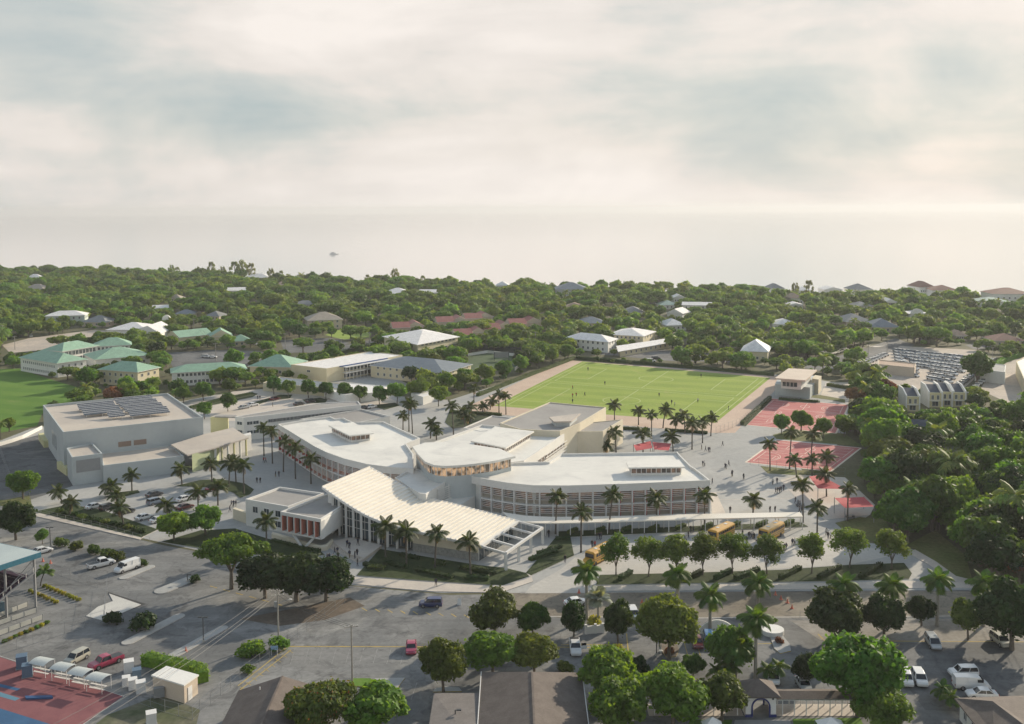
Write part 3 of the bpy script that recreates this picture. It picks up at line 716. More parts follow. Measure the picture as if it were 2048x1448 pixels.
# terrace block and slatted screen in front of the hub
ter, tq = building('terrace_block', 'low white terrace block with a slatted screen between hub and ribbed hall', 'building', [(790, 955), (827, 936), (858, 944), (918, 948), (866, 978), (852, 988), (838, 986)], 7.2, M_wall, M_roofw, 0.4)
a, b_ = P(876, 976, 7.2), P(919, 956.5, 7.4); a.z = b_.z = 0
for k in range(9):
    MB().bar(a + Vector((0, -.6, 2.6 + k * .52)), b_ + Vector((0, -.6, 2.6 + k * .52)), .14, .2).build('slat', M_trim, ter)
for s in (0, .5, 1): p = a.lerp(b_, s); MB().box((p.x, p.y - .4, 3.6), (.2, .2, 7.2)).build('post', M_trim, ter)
low, lq2 = building('link_roof', 'small flat white link roof left of the louvred right wing', 'building', [(888, 1001), (925, 985.5), (950, 992), (915, 1013)], 3.4, M_wall, M_roofw, 0.15)

# ---- rear hall with grey roofs --------------------------------------------------
rear, eq = building('assembly_hall', 'grey-roofed assembly hall behind the wings, its lit end wall facing right', 'building', [(1000, 846), (1026, 835), (1099, 804), (1212, 814.5), (1160, 846), (1120, 862), (1040, 858)], 9.6, M_wallc, M_roofg, 0.3)
wing(rear, [(927, 855), (984, 831), (1026, 835), (1002, 846), (1040, 858), (960, 862)], 7.8, M_wall, M_roofg, 0.3)
wing(rear, [(1160, 846), (1246, 838.5), (1206, 862.5), (1120, 863)], 7.4, M_wallc, M_roofg, 0.2)
q = [Vector((p.x, p.y, 0)) for p in PL([(1098, 834), (1161, 826.5), (1143, 842), (1108, 843)], 11.4)]
MB().prism(q, 11.0, 11.4, True).build('lantern_roof', M_roofp, rear); MB().prism(offset(q, .7), 9.6, 11.0).build('lantern_wall', M_wallg, rear)
keep(925, 803, 1246, 905, UV(eq[5])[2])

# ---- ribbed hall ----------------------------------------------------------------
prof = [(0.0, (740, 934), (644.5, 974), 10.4), (.2, (790, 962), (694.6, 1009), 8.2), (.42, (845, 992.6), (749, 1040), 5.9), (.62, (918, 1010), (830, 1062), 4.9), (1.0, (1038, 1042), (964, 1091), 3.9)]
RU = [P(*u, z) for _, u, l, z in prof]; RL = [P(*l, z) for _, u, l, z in prof]
def along(pts, n):
    q = smoothline(pts, 2); L = [0]
    for a, b in zip(q, q[1:]): L.append(L[-1] + (b - a).length)
    out = []
    for k in range(n + 1):
        t = L[-1] * k / n; i = 0
        while i < len(L) - 2 and L[i + 1] < t: i += 1
        out.append(q[i].lerp(q[i + 1], (t - L[i]) / max(1e-9, L[i + 1] - L[i])))
    return out
NR = 36
RU2, RL2 = along(RU, NR), along(RL, NR)
hall = thing('ribbed_hall', 'entrance hall under a sweeping cream ribbed metal roof with a tall glass front', 'building', cen(RL2 + RU2)); excl(RU2 + RL2[::-1])
keep(640, 930, 1040, 1130, UV(RL2[18])[2])
up = Vector((0, 0, 1))
for k in range(NR):
    a, b_, c, d = RL2[k], RL2[k + 1], RU2[k + 1], RU2[k]
    m = MB(); m.face([tuple(x) for x in (a, b_, c, d)]); m.face([tuple(x - up * .3) for x in (d, c, b_, a)])
    for p, q_ in ((a, b_), (c, d), (b_, c), (d, a)): m.face([tuple(p), tuple(q_), tuple(q_ - up * .3), tuple(p - up * .3)])
    e = m.build('roof_panel', M_metal, hall)
    MB().bar(a + up * .1, d + up * .1, .16, .3).build('rib', M_metal, e)
MB().bar(RL2[0], RL2[0], .2)
eb = MB()
for k in range(NR): eb.bar(RL2[k] - up * .2, RL2[k + 1] - up * .2, .3, .55); eb.bar(RU2[k] - up * .2, RU2[k + 1] - up * .2, .3, .55)
eb.bar(RL2[0] - up * .2, RU2[0] - up * .2, .3, .55); eb.bar(RL2[-1] - up * .2, RU2[-1] - up * .2, .3, .55)
eb.build('eaves_board', M_trim, hall)
inw = lambda k, d: RL2[k] + (RU2[k] - RL2[k]).normalized() * d
def gpt(p): return Vector((p.x, p.y, 0))
kg = 22                                     # glass front up to here, wall beyond
for k in range(3, kg, 1):
    a, b_ = inw(k, .9), inw(k + 1, .9)
    zt = min(a.z, b_.z) - .3
    gl = MB(); gl.face([(a.x, a.y, .6), (b_.x, b_.y, .6), (b_.x, b_.y, b_.z - .3), (a.x, a.y, a.z - .3)]); gl.build('glass_panel', M_glass, hall)
    mb = MB()
    for z in (2.8, 4.6, 6.4):
        if z < zt: mb.bar((a.x, a.y, z), (b_.x, b_.y, z), .1, .12)
    c = a.lerp(b_, .5); mb.bar((c.x, c.y, .6), (c.x, c.y, c.z - .3), .1)
    mb.build('glazing_bar', M_trim, hall)
for k in range(3, kg + 1, 2):
    p = inw(k, .3); MB().box((p.x, p.y, p.z / 2), (.5, .5, p.z - .3), 0.3).build('column', M_trim, hall)
wl = MB(); stn = MB()
for k in range(kg, NR - 1):
    a, b_ = inw(k, .9), inw(k + 1, .9)
    wl.face([(a.x, a.y, 1.7), (b_.x, b_.y, 1.7), (b_.x, b_.y, b_.z - .25), (a.x, a.y, a.z - .25)])
    o_ = (RL2[k] - RU2[k]).normalized() * .15; o_.z = 0
    a, b_ = a + o_, b_ + o_
    stn.face([(a.x, a.y, 0), (b_.x, b_.y, 0), (b_.x, b_.y, 1.75), (a.x, a.y, 1.75)])
    stn.face([(a.x, a.y, 1.75), (b_.x, b_.y, 1.75), (b_.x - o_.x, b_.y - o_.y, 1.76), (a.x - o_.x, a.y - o_.y, 1.76)])
wl.build('front_wall', M_wallc, hall); stn.build('stone_plinth', M_stone, hall)
bw = MB()
for k in range(0, NR):
    a, b_ = RU2[k] + (RL2[k] - RU2[k]).normalized() * .9, RU2[k + 1] + (RL2[k + 1] - RU2[k + 1]).normalized() * .9
    bw.face([(b_.x, b_.y, 0), (a.x, a.y, 0), (a.x, a.y, a.z - .25), (b_.x, b_.y, b_.z - .25)])
a, b_ = inw(1, .9), RU2[1] + (RL2[1] - RU2[1]).normalized() * .9
bw.face([(a.x, a.y, 0), (b_.x, b_.y, 0), (b_.x, b_.y, b_.z - .3), (a.x, a.y, a.z - .3)])
bw.face([(inw(3, .9).x, inw(3, .9).y, 0), (a.x, a.y, 0), (a.x, a.y, a.z - .3), (inw(3, .9).x, inw(3, .9).y, inw(3, .9).z - .3)])
bw.build('back_wall', M_wall, hall)
ea, eb_ = inw(NR - 1, .9), RU2[NR - 1] + (RL2[NR - 1] - RU2[NR - 1]).normalized() * .9
for k in range(7):
    p, q_ = ea.lerp(eb_, k / 7), ea.lerp(eb_, (k + 1) / 7)
    MB().face([(p.x, p.y, 0), (q_.x, q_.y, 0), (q_.x, q_.y, q_.z - .3), (p.x, p.y, p.z - .3)]).build('glass_panel', M_glass, hall)
    MB().box((p.x, p.y, p.z / 2), (.16, .16, p.z - .4)).build('glazing_bar', M_trim, hall)
# pergola at the end of the hall
po = [P(1011.6, 1105, 3.9), P(1085, 1054, 3.9)]; pi_ = [RL2[-1], RU2[-1]]
perg = thing('pergola', 'white open pergola of square beams at the right end of the ribbed hall', 'pergola', cen(po + pi_))
for k in range(5):
    s = k / 4; a, b_ = pi_[0].lerp(pi_[1], s), po[0].lerp(po[1], s); a.z = b_.z = 3.7
    MB().bar(a, b_, .38, .42).build('beam', M_trim, perg)
a, b_ = po[0].copy(), po[1].copy(); a.z = b_.z = 3.72; MB().bar(a, b_, .5, .5).build('edge_beam', M_trim, perg)
for k in range(4):
    p = po[0].lerp(po[1], k / 3); MB().box((p.x, p.y, 1.74), (.5, .5, 3.48), .4).build('post', M_trim, perg)

# ---- front blocks: flat block and cantilevered box --------------------------------
fb, fq = building('office_block', 'white two-storey flat-roofed office block at the front left of the campus', 'building', [(491, 998), (559.5, 973.5), (648, 986), (576, 1013)], 5.9, M_wall, M_roofg, 0.55)
windows(fb, fq[0], fq[3], [4.3], 3, 1.6, 1.5, 'std', .1, .9); windows(fb, fq[0], fq[3], [1.8], 2, 2.4, 1.5, 'std', .3, .9)
keep(488, 970, 700, 1105, 215)
a, b_ = P(466, 1038, 0), P(492, 1047, 0)
MB().prism([a, b_, b_ + Vector((.3, 1, 0)), a + Vector((.3, 1, 0))], 0, 2.6).build('yard_wall', M_wallc, fb)
bx0, bx1 = 2.5, 6.7
q = [Vector((p.x, p.y, 0)) for p in PL([(561, 1023), (641.5, 1038), (694, 1005), (661, 984.5)], 7.2)]
box = thing('cantilever_box', 'white cantilevered box with coral fins in its recessed front, on a V column', 'building', cen(q)); excl(q)
inn = offset(q, .35); f0, f1 = q[0], q[1]; fd = (f1 - f0).normalized(); fn = Vector((fd.y, -fd.x, 0))
if fn.y > 0: fn = -fn
MB().prism([f0 - fn * 1.3, f1 - fn * 1.3, q[2], q[3]], bx0 + .3, bx1 - .02, True).build('wall', M_wall, box)
MB().prism(q, bx0, bx0 + .35, True).build('floor_slab', M_wall, box)
MB().sheet(inn, bx1 + .02).build('roof', M_roofg, box)
pb = MB()
for i in range(4):
    j = (i + 1) % 4; a, c, d, e = q[i], q[j], inn[j], inn[i]; lo, hi2 = bx1 - .3, 7.2
    pb.face([(a.x, a.y, lo), (c.x, c.y, lo), (c.x, c.y, hi2), (a.x, a.y, hi2)]); pb.face([(e.x, e.y, lo), (d.x, d.y, lo), (d.x, d.y, hi2), (e.x, e.y, hi2)])
    pb.face([(a.x, a.y, hi2), (c.x, c.y, hi2), (d.x, d.y, hi2), (e.x, e.y, hi2)])
pb.face([(f0.x, f0.y, bx1 - .3), (f1.x, f1.y, bx1 - .3), (f1.x - fn.x * 1.3, f1.y - fn.y * 1.3, bx1 - .3), (f0.x - fn.x * 1.3, f0.y - fn.y * 1.3, bx1 - .3)])
pb.build('parapet', M_wall, box)
rzf = math.atan2(fd.y, fd.x); Lf = (f1 - f0).length
for k in range(7):
    p = f0.lerp(f1, k / 6) - fn * .65; sgn = 1 if k == 0 else (-1 if k == 6 else 0); p = p + fd * .14 * sgn
    MB().box((p.x, p.y, (bx0 + bx1) / 2), (.28, 1.3, bx1 - bx0 - .1), rzf).build('fin', M_trim, box)
    if k < 6:
        p2 = f0.lerp(f1, k / 6) - fn * .66 + fd * (.32 + (.14 if k == 0 else 0)); MB().box((p2.x, p2.y, (bx0 + bx1) / 2), (.3, 1.22, bx1 - bx0 - .2), rzf).build('coral_panel', M_coral, box)
        c = f0.lerp(f1, (k + .5) / 6) - fn * 1.24; MB().box((c.x, c.y, (bx0 + bx1) / 2), (Lf / 6 - .8, .1, bx1 - bx0 - .8), rzf).build('window_pane', M_glass, box)
windows(box, q[1], q[2], [4.8], 3, 1.1, 1.9, 'std', .42, .9)
vb = P(606.6, 1099, 0); vt = f0.lerp(f1, .5) - fn * .8
for s in (-1, 1): MB().bar((vb.x, vb.y, 0), (vt.x + fd.x * 3.2 * s, vt.y + fd.y * 3.2 * s, bx0), .42).build('column', M_trim, box)
# retaining planter, platform and steps in front of the entrance
pl_ = PL([(543, 1076), (600, 1092), (640, 1103), (655, 1101), (667, 1088), (664, 1086), (652, 1097), (640, 1099), (600, 1088), (545, 1072)])
struct(MB().prism(pl_, 0, 1.0).build('planter_wall', M_wallc))
struct(MB().prism(PL([(664, 1088), (700, 1080), (764, 1096), (729, 1122), (700, 1115)]), 0, .66).build('entrance_terrace', M_conc2))
s0, s1 = P(664, 1088), P(729, 1122); sd = (s1 - s0).normalized(); sn = Vector((sd.y, -sd.x, 0)); sn = sn if sn.x < 0 else -sn
stp = MB().prism([s0, s1, s1 + sn * .01, s0 + sn * .01], 0, .02).build('entrance_steps', M_conc2); struct(stp)
for k in range(4):
    MB().prism([s0 + sn * .45 * k, s1 + sn * .45 * k, s1 + sn * .45 * (k + 1), s0 + sn * .45 * (k + 1)], 0, .53 - .13 * k).build('step', M_conc2, stp)

# ---- long white covered walkway ------------------------------------------------------
cw_f = smoothline(PL([(1022, 1040), (1075, 1047), (1200, 1044), (1380, 1038), (1606, 1033)], 3.2), 1)
cw_b = smoothline(PL([(1005, 1024), (1065, 1034), (1200, 1033), (1380, 1028), (1600, 1024)], 3.2), 1)
can = thing('covered_walkway', 'long thin white walkway canopy on slim posts between right wing and buses', 'canopy', cen([cw_f[0], cw_f[-1], cw_b[0], cw_b[-1]])); excl(cw_f + cw_b[::-1])
cf, cb = along(cw_f, 24), along(cw_b, 24)
for k in range(24):
    m = MB(); m.prism([cf[k], cf[k + 1], cb[k + 1], cb[k]], 2.95, 3.2, True); m.build('roof_panel', M_metal, can)
for k in range(1, 25):
    for e in (cf, cb):
        p = e[k].lerp((cb if e is cf else cf)[k], .12); MB().box((p.x, p.y, 1.48), (.16, .16, 2.95)).build('post', M_trim, can)
# ---- club house beside the pitch -----------------------------------------------------
club = thing('club_house', 'pavilion with a floating beige flat roof beside the pitch and red court', 'building', P(1600, 790))
cq = [Vector((p.x, p.y, 0)) for p in PL([(1550, 768), (1620, 775), (1627, 768), (1642, 752), (1560, 748)], 4.4)]
MB().prism(cq, 0, 4.4).build('wall', M_wallg, club); excl(cq); excl([Vector((p.x, p.y, 0)) for p in PL([(1548, 798), (1648, 806), (1660, 780), (1556, 780)])])
up_ = offset([Vector((p.x, p.y, 0)) for p in PL([(1549.5, 756), (1611, 760.5), (1634, 739.5), (1577, 736.5)], 8.6)], 2.0)
MB().prism(up_, 4.38, 8.0).build('upper_wall', M_wall, club)
rq_ = [Vector((p.x, p.y, 0)) for p in PL([(1549.5, 756), (1611, 760.5), (1634, 739.5), (1577, 736.5)], 8.6)]
MB().prism(rq_, 8.05, 8.6, True).build('roof', mat('roof_beige', (0.60, 0.50, 0.41), (0.66, 0.56, 0.46), 0.2, 0.7), club)
windows(club, up_[0], up_[1], [6.2], 3, 2.6, 1.8, 'std', .15, .75)
q = [Vector((p.x, p.y, 0)) for p in PL([(1624, 757), (1637, 759), (1643, 752), (1630, 750)], 6.0)]; MB().prism(q, 0, 6.0).build('stair_tower', M_wallc, club)
keep(1548, 735, 1645, 806, UV(P(1600, 800))[2] - 2)
# ================================================================== plants
rng = np.random.default_rng(11)
L_mid = leafmat('leaf_mid', (0.045, 0.112, 0.017), (0.085, 0.165, 0.026), 0.34)
L_bright = leafmat('leaf_bright', (0.075, 0.165, 0.022), (0.125, 0.220, 0.034), 0.38)
L_dark = leafmat('leaf_dark', (0.019, 0.043, 0.011), (0.034, 0.067, 0.015), 0.28)
L_olive = leafmat('leaf_olive', (0.058, 0.098, 0.018), (0.095, 0.138, 0.026), 0.33)
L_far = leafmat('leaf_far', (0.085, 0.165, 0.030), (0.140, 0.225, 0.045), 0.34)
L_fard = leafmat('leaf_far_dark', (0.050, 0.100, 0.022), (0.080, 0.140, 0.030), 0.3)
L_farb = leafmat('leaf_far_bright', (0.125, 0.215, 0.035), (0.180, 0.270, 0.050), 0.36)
L_young = leafmat('leaf_young', (0.070, 0.140, 0.024), (0.110, 0.180, 0.034), 0.33)
L_palm = leafmat('leaf_palm', (0.030, 0.052, 0.014), (0.052, 0.070, 0.018), 0.30)
L_royal = leafmat('leaf_royal', (0.042, 0.092, 0.015), (0.080, 0.145, 0.022), 0.35)
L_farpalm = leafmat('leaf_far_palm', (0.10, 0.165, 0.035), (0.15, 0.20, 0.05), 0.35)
L_flower = leafmat('leaf_flowering', (0.068, 0.128, 0.024), (0.101, 0.162, 0.030), 0.3, 0.2, ((0.36, 0.13, 0.06), 1.3, 0.62))
L_pink = leafmat('leaf_russet', (0.16, 0.07, 0.04), (0.20, 0.10, 0.05), 0.3)
L_silver = leafmat('leaf_silver', (0.16, 0.19, 0.17), (0.22, 0.25, 0.22), 0.25)
L_wispy = leafmat('leaf_wispy', (0.115, 0.155, 0.061), (0.149, 0.189, 0.074), 0.4)
M_bark = mat('bark', (0.12, 0.10, 0.08), (0.17, 0.145, 0.115), 1.2, 0.9, 0.2, 5.0, coord='object')
M_barkp = mat('palm_bark', (0.09, 0.08, 0.068), (0.13, 0.115, 0.095), 1.2, 0.9, 0.2, 5.0, coord='object')
M_barkr = mat('royal_bark', (0.30, 0.28, 0.25), (0.36, 0.34, 0.30), 1.0, 0.85, 0.15, 4.0, coord='object')
M_barkg = mat('grey_twig', (0.26, 0.24, 0.21), (0.33, 0.31, 0.27), 1.2, 0.9, 0.1, 5.0, coord='object')

def npmesh(name, V, F, m, smooth=False):
    me = bpy.data.meshes.new(name); nf, k = F.shape
    me.vertices.add(len(V)); me.vertices.foreach_set('co', V.astype(np.float32).ravel())
    me.loops.add(nf * k); me.loops.foreach_set('vertex_index', F.astype(np.int32).ravel())
    me.polygons.add(nf); me.polygons.foreach_set('loop_start', np.arange(0, nf * k, k, dtype=np.int32))
    me.materials.append(m); me.update(calc_edges=True); return me
def quads(C, Nn, size, asp=1.5):
    """one leaf quad at each centre C facing Nn"""
    n = len(C); a = rng.normal(size=(n, 3)); Nn = Nn / np.linalg.norm(Nn, axis=1, keepdims=True)
    T = np.cross(Nn, a); T /= np.linalg.norm(T, axis=1, keepdims=True); B = np.cross(Nn, T)
    s = size * rng.uniform(.55, 1.4, (n, 1)); T = T * s * asp / 2; B = B * s / 2
    V = np.stack([C - T - B * .35, C - B * .9 + T * .1, C + T, C + B * .9 + T * .1], 1).reshape(-1, 3)
    return V, np.arange(4 * n).reshape(-1, 4)
def core_ball(c, r):
    V = []; F = []; nu, nv = 8, 5
    for j in range(nv + 1):
        th = math.pi * j / nv
        for i in range(nu): V.append((c[0] + r[0] * math.sin(th) * math.cos(2 * math.pi * i / nu), c[1] + r[1] * math.sin(th) * math.sin(2 * math.pi * i / nu), c[2] + r[2] * math.cos(th)))
    for j in range(nv):
        for i in range(nu): F.append((j * nu + i, (j + 1) * nu + i, (j + 1) * nu + (i + 1) % nu, j * nu + (i + 1) % nu))
    return V, F
def crown(name, lobes, nleaf, leaf, m, core=0.62, fill=0.35, jit=0.55):
    L = np.array([list(c) + list(r) for c, r in lobes]); wgt = (L[:, 3] * L[:, 5] + L[:, 3] * L[:, 4]); wgt /= wgt.sum()
    k = rng.choice(len(L), nleaf, p=wgt)
    d = rng.normal(size=(nleaf, 3)); d[:, 2] += .25; d /= np.linalg.norm(d, axis=1, keepdims=True)
    rr = 1 - fill * rng.random((nleaf, 1)) ** 1.5 + rng.normal(size=(nleaf, 1)) * .05
    C = L[k, :3] + d * L[k, 3:] * rr; stray = rng.random((nleaf, 1)) < .08; C = C + d * stray * rng.random((nleaf, 1)) * L[k, 3:4] * .32
    Nn = d / L[k, 3:] * L[k, 3:].mean(1, keepdims=True) + rng.normal(size=(nleaf, 3)) * jit
    V, F = quads(C, Nn, leaf)
    if core > 0:
        Vs = [V]; Fs = [F]; o = len(V)
        for c, r in lobes:
            v, f = core_ball(c, (r[0] * core, r[1] * core, r[2] * core)); Vs.append(np.array(v)); Fs.append(np.array(f) + o); o += len(v)
        V = np.concatenate(Vs); F = np.concatenate(Fs)
    return npmesh(name, V, F, m)
def dome_lobes(n, R0, zc, rz, lr, flat=0.75, seed=0, low=-0.25):
    r = random.Random(seed); out = [((0, 0, zc), (R0 * .62, R0 * .62, rz * .66))]
    for i in range(n):
        a = 2.4 * i + r.uniform(-.4, .4); t = (i + .5) / n; zz = low + (1 - low) * (1 - t); hr = math.sqrt(max(0, 1 - zz * zz)) if zz > 0 else 1.0
        q = r.uniform(.72, 1.22); l = lr * r.uniform(.65, 1.35); zz += r.uniform(-.12, .16)
        out.append(((R0 * .68 * hr * q * math.cos(a), R0 * .68 * hr * q * math.sin(a), zc + rz * .72 * zz), (l, l, l * flat)))
    return out
def trunk_mesh(name, h, r0, limbs, m, spread, top, seed=0):
    r = random.Random(seed); b = MB(); lean = (r.uniform(-.2, .2), r.uniform(-.2, .2))
    b.tube([(0, 0, -.3), (lean[0] * .3, lean[1] * .3, h * .5), (lean[0], lean[1], h)], [r0 * 1.25, r0, r0 * .8], 7)
    for i in range(limbs):
        a = 6.283 * i / limbs + r.uniform(-.4, .4); e = (spread * r.uniform(.5, .95) * math.cos(a), spread * r.uniform(.5, .95) * math.sin(a), top * r.uniform(.75, 1.0))
        mid = (lean[0] + e[0] * .4, lean[1] + e[1] * .4, h + (e[2] - h) * .5)
        b.tube([(lean[0], lean[1], h * .85), mid, e], [r0 * .6, r0 * .38, r0 * .12], 5)
        for j in range(2):
            f = (mid[0] + r.uniform(-1, 1) * spread * .35, mid[1] + r.uniform(-1, 1) * spread * .35, mid[2] + (top - h) * .4)
            b.tube([mid, f], [r0 * .25, r0 * .07], 4)
    return b.mesh(name, m)
TREE = {}      # kind -> list of (trunk mesh, crown mesh); nominal crown radius and height
TDIM = {}
def addkind(kind, n, R0, H, zc, rz, lobes, lr, flat, leaves, leaf, m, trunk_h, tr, limbs=5, core=.62, fill=.35, low=-.25, bark=None):
    TDIM[kind] = (R0, H); TREE[kind] = []
    for s in range(n):
        lb = dome_lobes(lobes, R0, zc, rz, lr, flat, hash(kind) % 97 * 0 + s * 13 + len(kind), low)
        TREE[kind].append((trunk_mesh('trunk', trunk_h, tr, limbs, bark or M_bark, R0 * .75, zc + rz * .5, s), crown('crown', lb, leaves, leaf, m, core, fill)))
#        kind     n  R0   H    zc   rz  lobes lr  flat leaves leaf mat
addkind('round', 3, 4.0, 7.6, 4.3, 3.4, 18, 1.45, .85, 7500, .42, L_mid, 2.4, .22)
addkind('bright', 3, 4.0, 7.6, 4.2, 3.5, 22, 1.35, .8, 8000, .42, L_bright, 2.2, .24)
addkind('olive', 2, 4.0, 7.4, 4.2, 3.3, 20, 1.35, .9, 8500, .38, L_olive, 2.2, .24)
addkind('dark', 3, 4.0, 7.3, 3.9, 3.4, 20, 1.35, .9, 8000, .40, L_dark, 2.0, .26)
addkind('wide', 2, 6.0, 9.0, 6.2, 2.6, 24, 1.7, .5, 8500, .45, L_mid, 3.4, .32, 7, .5, .4, .0)
addkind('flower', 2, 6.0, 8.0, 5.0, 2.9, 26, 1.7, .6, 10000, .42, L_flower, 2.6, .34, 7, .55, .35, -.1)
addkind('young', 3, 3.0, 8.4, 5.2, 3.0, 16, 1.05, 1.0, 3900, .30, L_young, 2.0, .13, 7, 0.0, .75, -.6)
addkind('clipped', 2, 2.9, 6.6, 4.1, 2.6, 16, 1.05, .95, 3600, .38, L_mid, 1.7, .15, 5, .6, .3, -.5)
addkind('leafy', 2, 3.2, 7.0, 4.2, 2.8, 15, 1.15, .9, 4000, .38, L_bright, 1.9, .16, 5, .55)
# far variants, fewer larger leaves
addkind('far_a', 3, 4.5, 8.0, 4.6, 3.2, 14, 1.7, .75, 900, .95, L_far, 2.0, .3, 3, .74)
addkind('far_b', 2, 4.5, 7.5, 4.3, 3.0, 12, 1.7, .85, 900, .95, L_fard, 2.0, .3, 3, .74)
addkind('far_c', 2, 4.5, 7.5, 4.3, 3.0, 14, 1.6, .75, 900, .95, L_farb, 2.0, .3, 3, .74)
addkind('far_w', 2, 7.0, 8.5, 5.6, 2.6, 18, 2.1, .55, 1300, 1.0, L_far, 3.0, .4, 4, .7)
addkind('mid_a', 3, 4.2, 8.2, 4.8, 3.2, 18, 1.45, .75, 3200, .55, L_mid, 2.0, .28, 4, .66)
addkind('mid_b', 2, 4.2, 7.6, 4.4, 3.0, 18, 1.4, .85, 3200, .52, L_dark, 2.0, .28, 4, .66)
addkind('mid_c', 3, 4.2, 7.8, 4.5, 3.1, 20, 1.35, .75, 3400, .55, L_bright, 2.0, .28, 4, .62)
addkind('mid_o', 2, 4.2, 7.6, 4.5, 3.0, 18, 1.4, .8, 3200, .5, L_olive, 2.0, .28, 4, .6)
addkind('russet', 1, 4.0, 6.8, 4.2, 2.4, 14, 1.4, .7, 2200, .5, L_pink, 2.0, .24, 4, .6)
# wispy casuarina
def wispy():
    TREE['wispy'] = []; TDIM['wispy'] = (3.2, 14.0)
    for s in range(2):
        r = random.Random(s + 50); lb = []
        for i in range(34):
            t = r.random(); z = 3.5 + 9.5 * t; rad = (1.2 + 3.0 * math.sin(math.pi * min(1, t * .8 + .15))); a = r.uniform(0, 6.283)
            lb.append(((rad * .8 * math.cos(a), rad * .8 * math.sin(a), z), (.9, .9, 1.3)))
        TREE['wispy'].append((trunk_mesh('trunk', 10, .25, 4, M_bark, 1.6, 13, s), crown('crown', lb, 1500, .6, L_wispy, 0, .9)))
wispy()
def bare():
    TREE['bare'] = []; TDIM['bare'] = (3.0, 6.5)
    for s in range(2):
        r = random.Random(s + 80); b = MB()
        for i in range(150):
            a = r.uniform(0, 6.283); q = r.uniform(.3, 1) * 2.8; z = r.uniform(3.2, 6.2)
            p = (q * math.cos(a), q * math.sin(a), z); o = (q * .45 * math.cos(a + .3), q * .45 * math.sin(a + .3), z * .62)
            b.tube([o, p], [.045, .02], 3, False)
        TREE['bare'].append((trunk_mesh('trunk', 2.2, .16, 8, M_barkg, 2.2, 5.4, s), b.mesh('crown', M_barkg)))
bare()
_cnt = {}
def tree(kind, pos, sc, label, group=None, name='tree', rz=None, var=None, szr=None):
    vs = TREE[kind]; i = _cnt.get(kind, 0); _cnt[kind] = i + 1
    t, c = vs[(i if var is None else var) % len(vs)]
    th = thing(name, label, 'tree', (pos[0], pos[1], 0), random.uniform(0, 6.28) if rz is None else rz, group)
    rx = random.uniform(.88, 1.14); th.scale = (sc * rx, sc / rx, sc * (szr or 1.0))
    place('trunk', t, th); place('crown', c, th); return th
def tree_px(kind, u, v, wpx, hpx, label, group=None, **kw):
    """base pixel, crown width and height in pixels -> size from the ground distance"""
    p = P(u, v); d = UV(p)[2]; R0, H = TDIM[kind]; wm = wpx * d / FPX; hm = hpx * d / FPX * 1.0
    sc = wm / (2 * R0); szr = (hm / H) / sc
    o = tree(kind, p, sc, label, group, szr=max(.55, min(1.7, szr)), **kw)
    return o

# ---- palms: trunk, crown shaft and separate fronds --------------------------------
def frond_mesh(name, L, up, down, n, ll, wd, m, droop=.5):
    V = []; F = []; pos = [Vector((0, 0, 0))]; ang = []
    for k in range(n + 1):
        a = R(up + (down - up) * (k / n) ** 1.1); ang.append(a)
        if k: pos.append(pos[-1] + Vector((math.cos(a), 0, math.sin(a))) * (L / n))
    def q(*vs):
        o = len(V); V.extend([tuple(v) for v in vs]); F.append((o, o + 1, o + 2, o + 3))
    for k in range(n):
        a, b = pos[k], pos[k + 1]; w_ = .05 * (1 - k / n) + .012
        q(a + Vector((0, -w_, 0)), b + Vector((0, -w_, 0)), b + Vector((0, w_, 0)), a + Vector((0, w_, 0)))
        if k < 1: continue
        t = k / n; l = ll * (.45 + .9 * math.sin(math.pi * min(1, t * .95 + .12)) ** .8) * (1 if t < .8 else .7)
        dirf = (b - a).normalized()
        for s in (-1, 1):
            e = a + dirf * l * .55 + Vector((0, s * l * .8, -l * droop)) ; wv = dirf * wd * .5
            mid = a.lerp(e, .5) + Vector((0, 0, l * .10))
            q(a - wv * .6, a + wv * .6, mid + wv, mid - wv); q(mid - wv, mid + wv, e + wv * .15, e - wv * .15)
    return npmesh(name, np.array(V), np.array(F), m)
FR = {'coco': [frond_mesh('frond', 3.3, 38, -38, 13, .85, .27, L_palm, .45), frond_mesh('frond', 3.2, 8, -68, 13, .85, .27, L_palm, .5), frond_mesh('frond', 2.6, 72, 25, 12, .7, .25, L_palm, .35)],
      'royal': [frond_mesh('frond', 3.4, 42, -45, 14, .95, .32, L_royal, .6), frond_mesh('frond', 3.3, 5, -80, 14, .95, .32, L_royal, .6), frond_mesh('frond', 2.8, 75, 20, 12, .8, .3, L_royal, .4)],
      'small': [frond_mesh('frond', 1.9, 50, -40, 9, .55, .24, L_royal, .5), frond_mesh('frond', 1.9, 15, -60, 9, .55, .24, L_royal, .5), frond_mesh('frond', 1.5, 75, 25, 8, .45, .22, L_royal, .4)],
      'silver': [frond_mesh('frond', 2.6, 45, -10, 10, 1.1, .34, L_silver, .2), frond_mesh('frond', 2.6, 10, -40, 10, 1.1, .34, L_silver, .2), frond_mesh('frond', 2.2, 75, 40, 10, 1.0, .3, L_silver, .2)],
      'far': [frond_mesh('frond', 3.3, 35, -40, 5, 1.1, .7, L_farpalm, .5), frond_mesh('frond', 3.2, 5, -60, 5, 1.1, .7, L_farpalm, .5), frond_mesh('frond', 2.6, 65, 20, 5, .9, .7, L_farpalm, .4)]}
_tm = {}
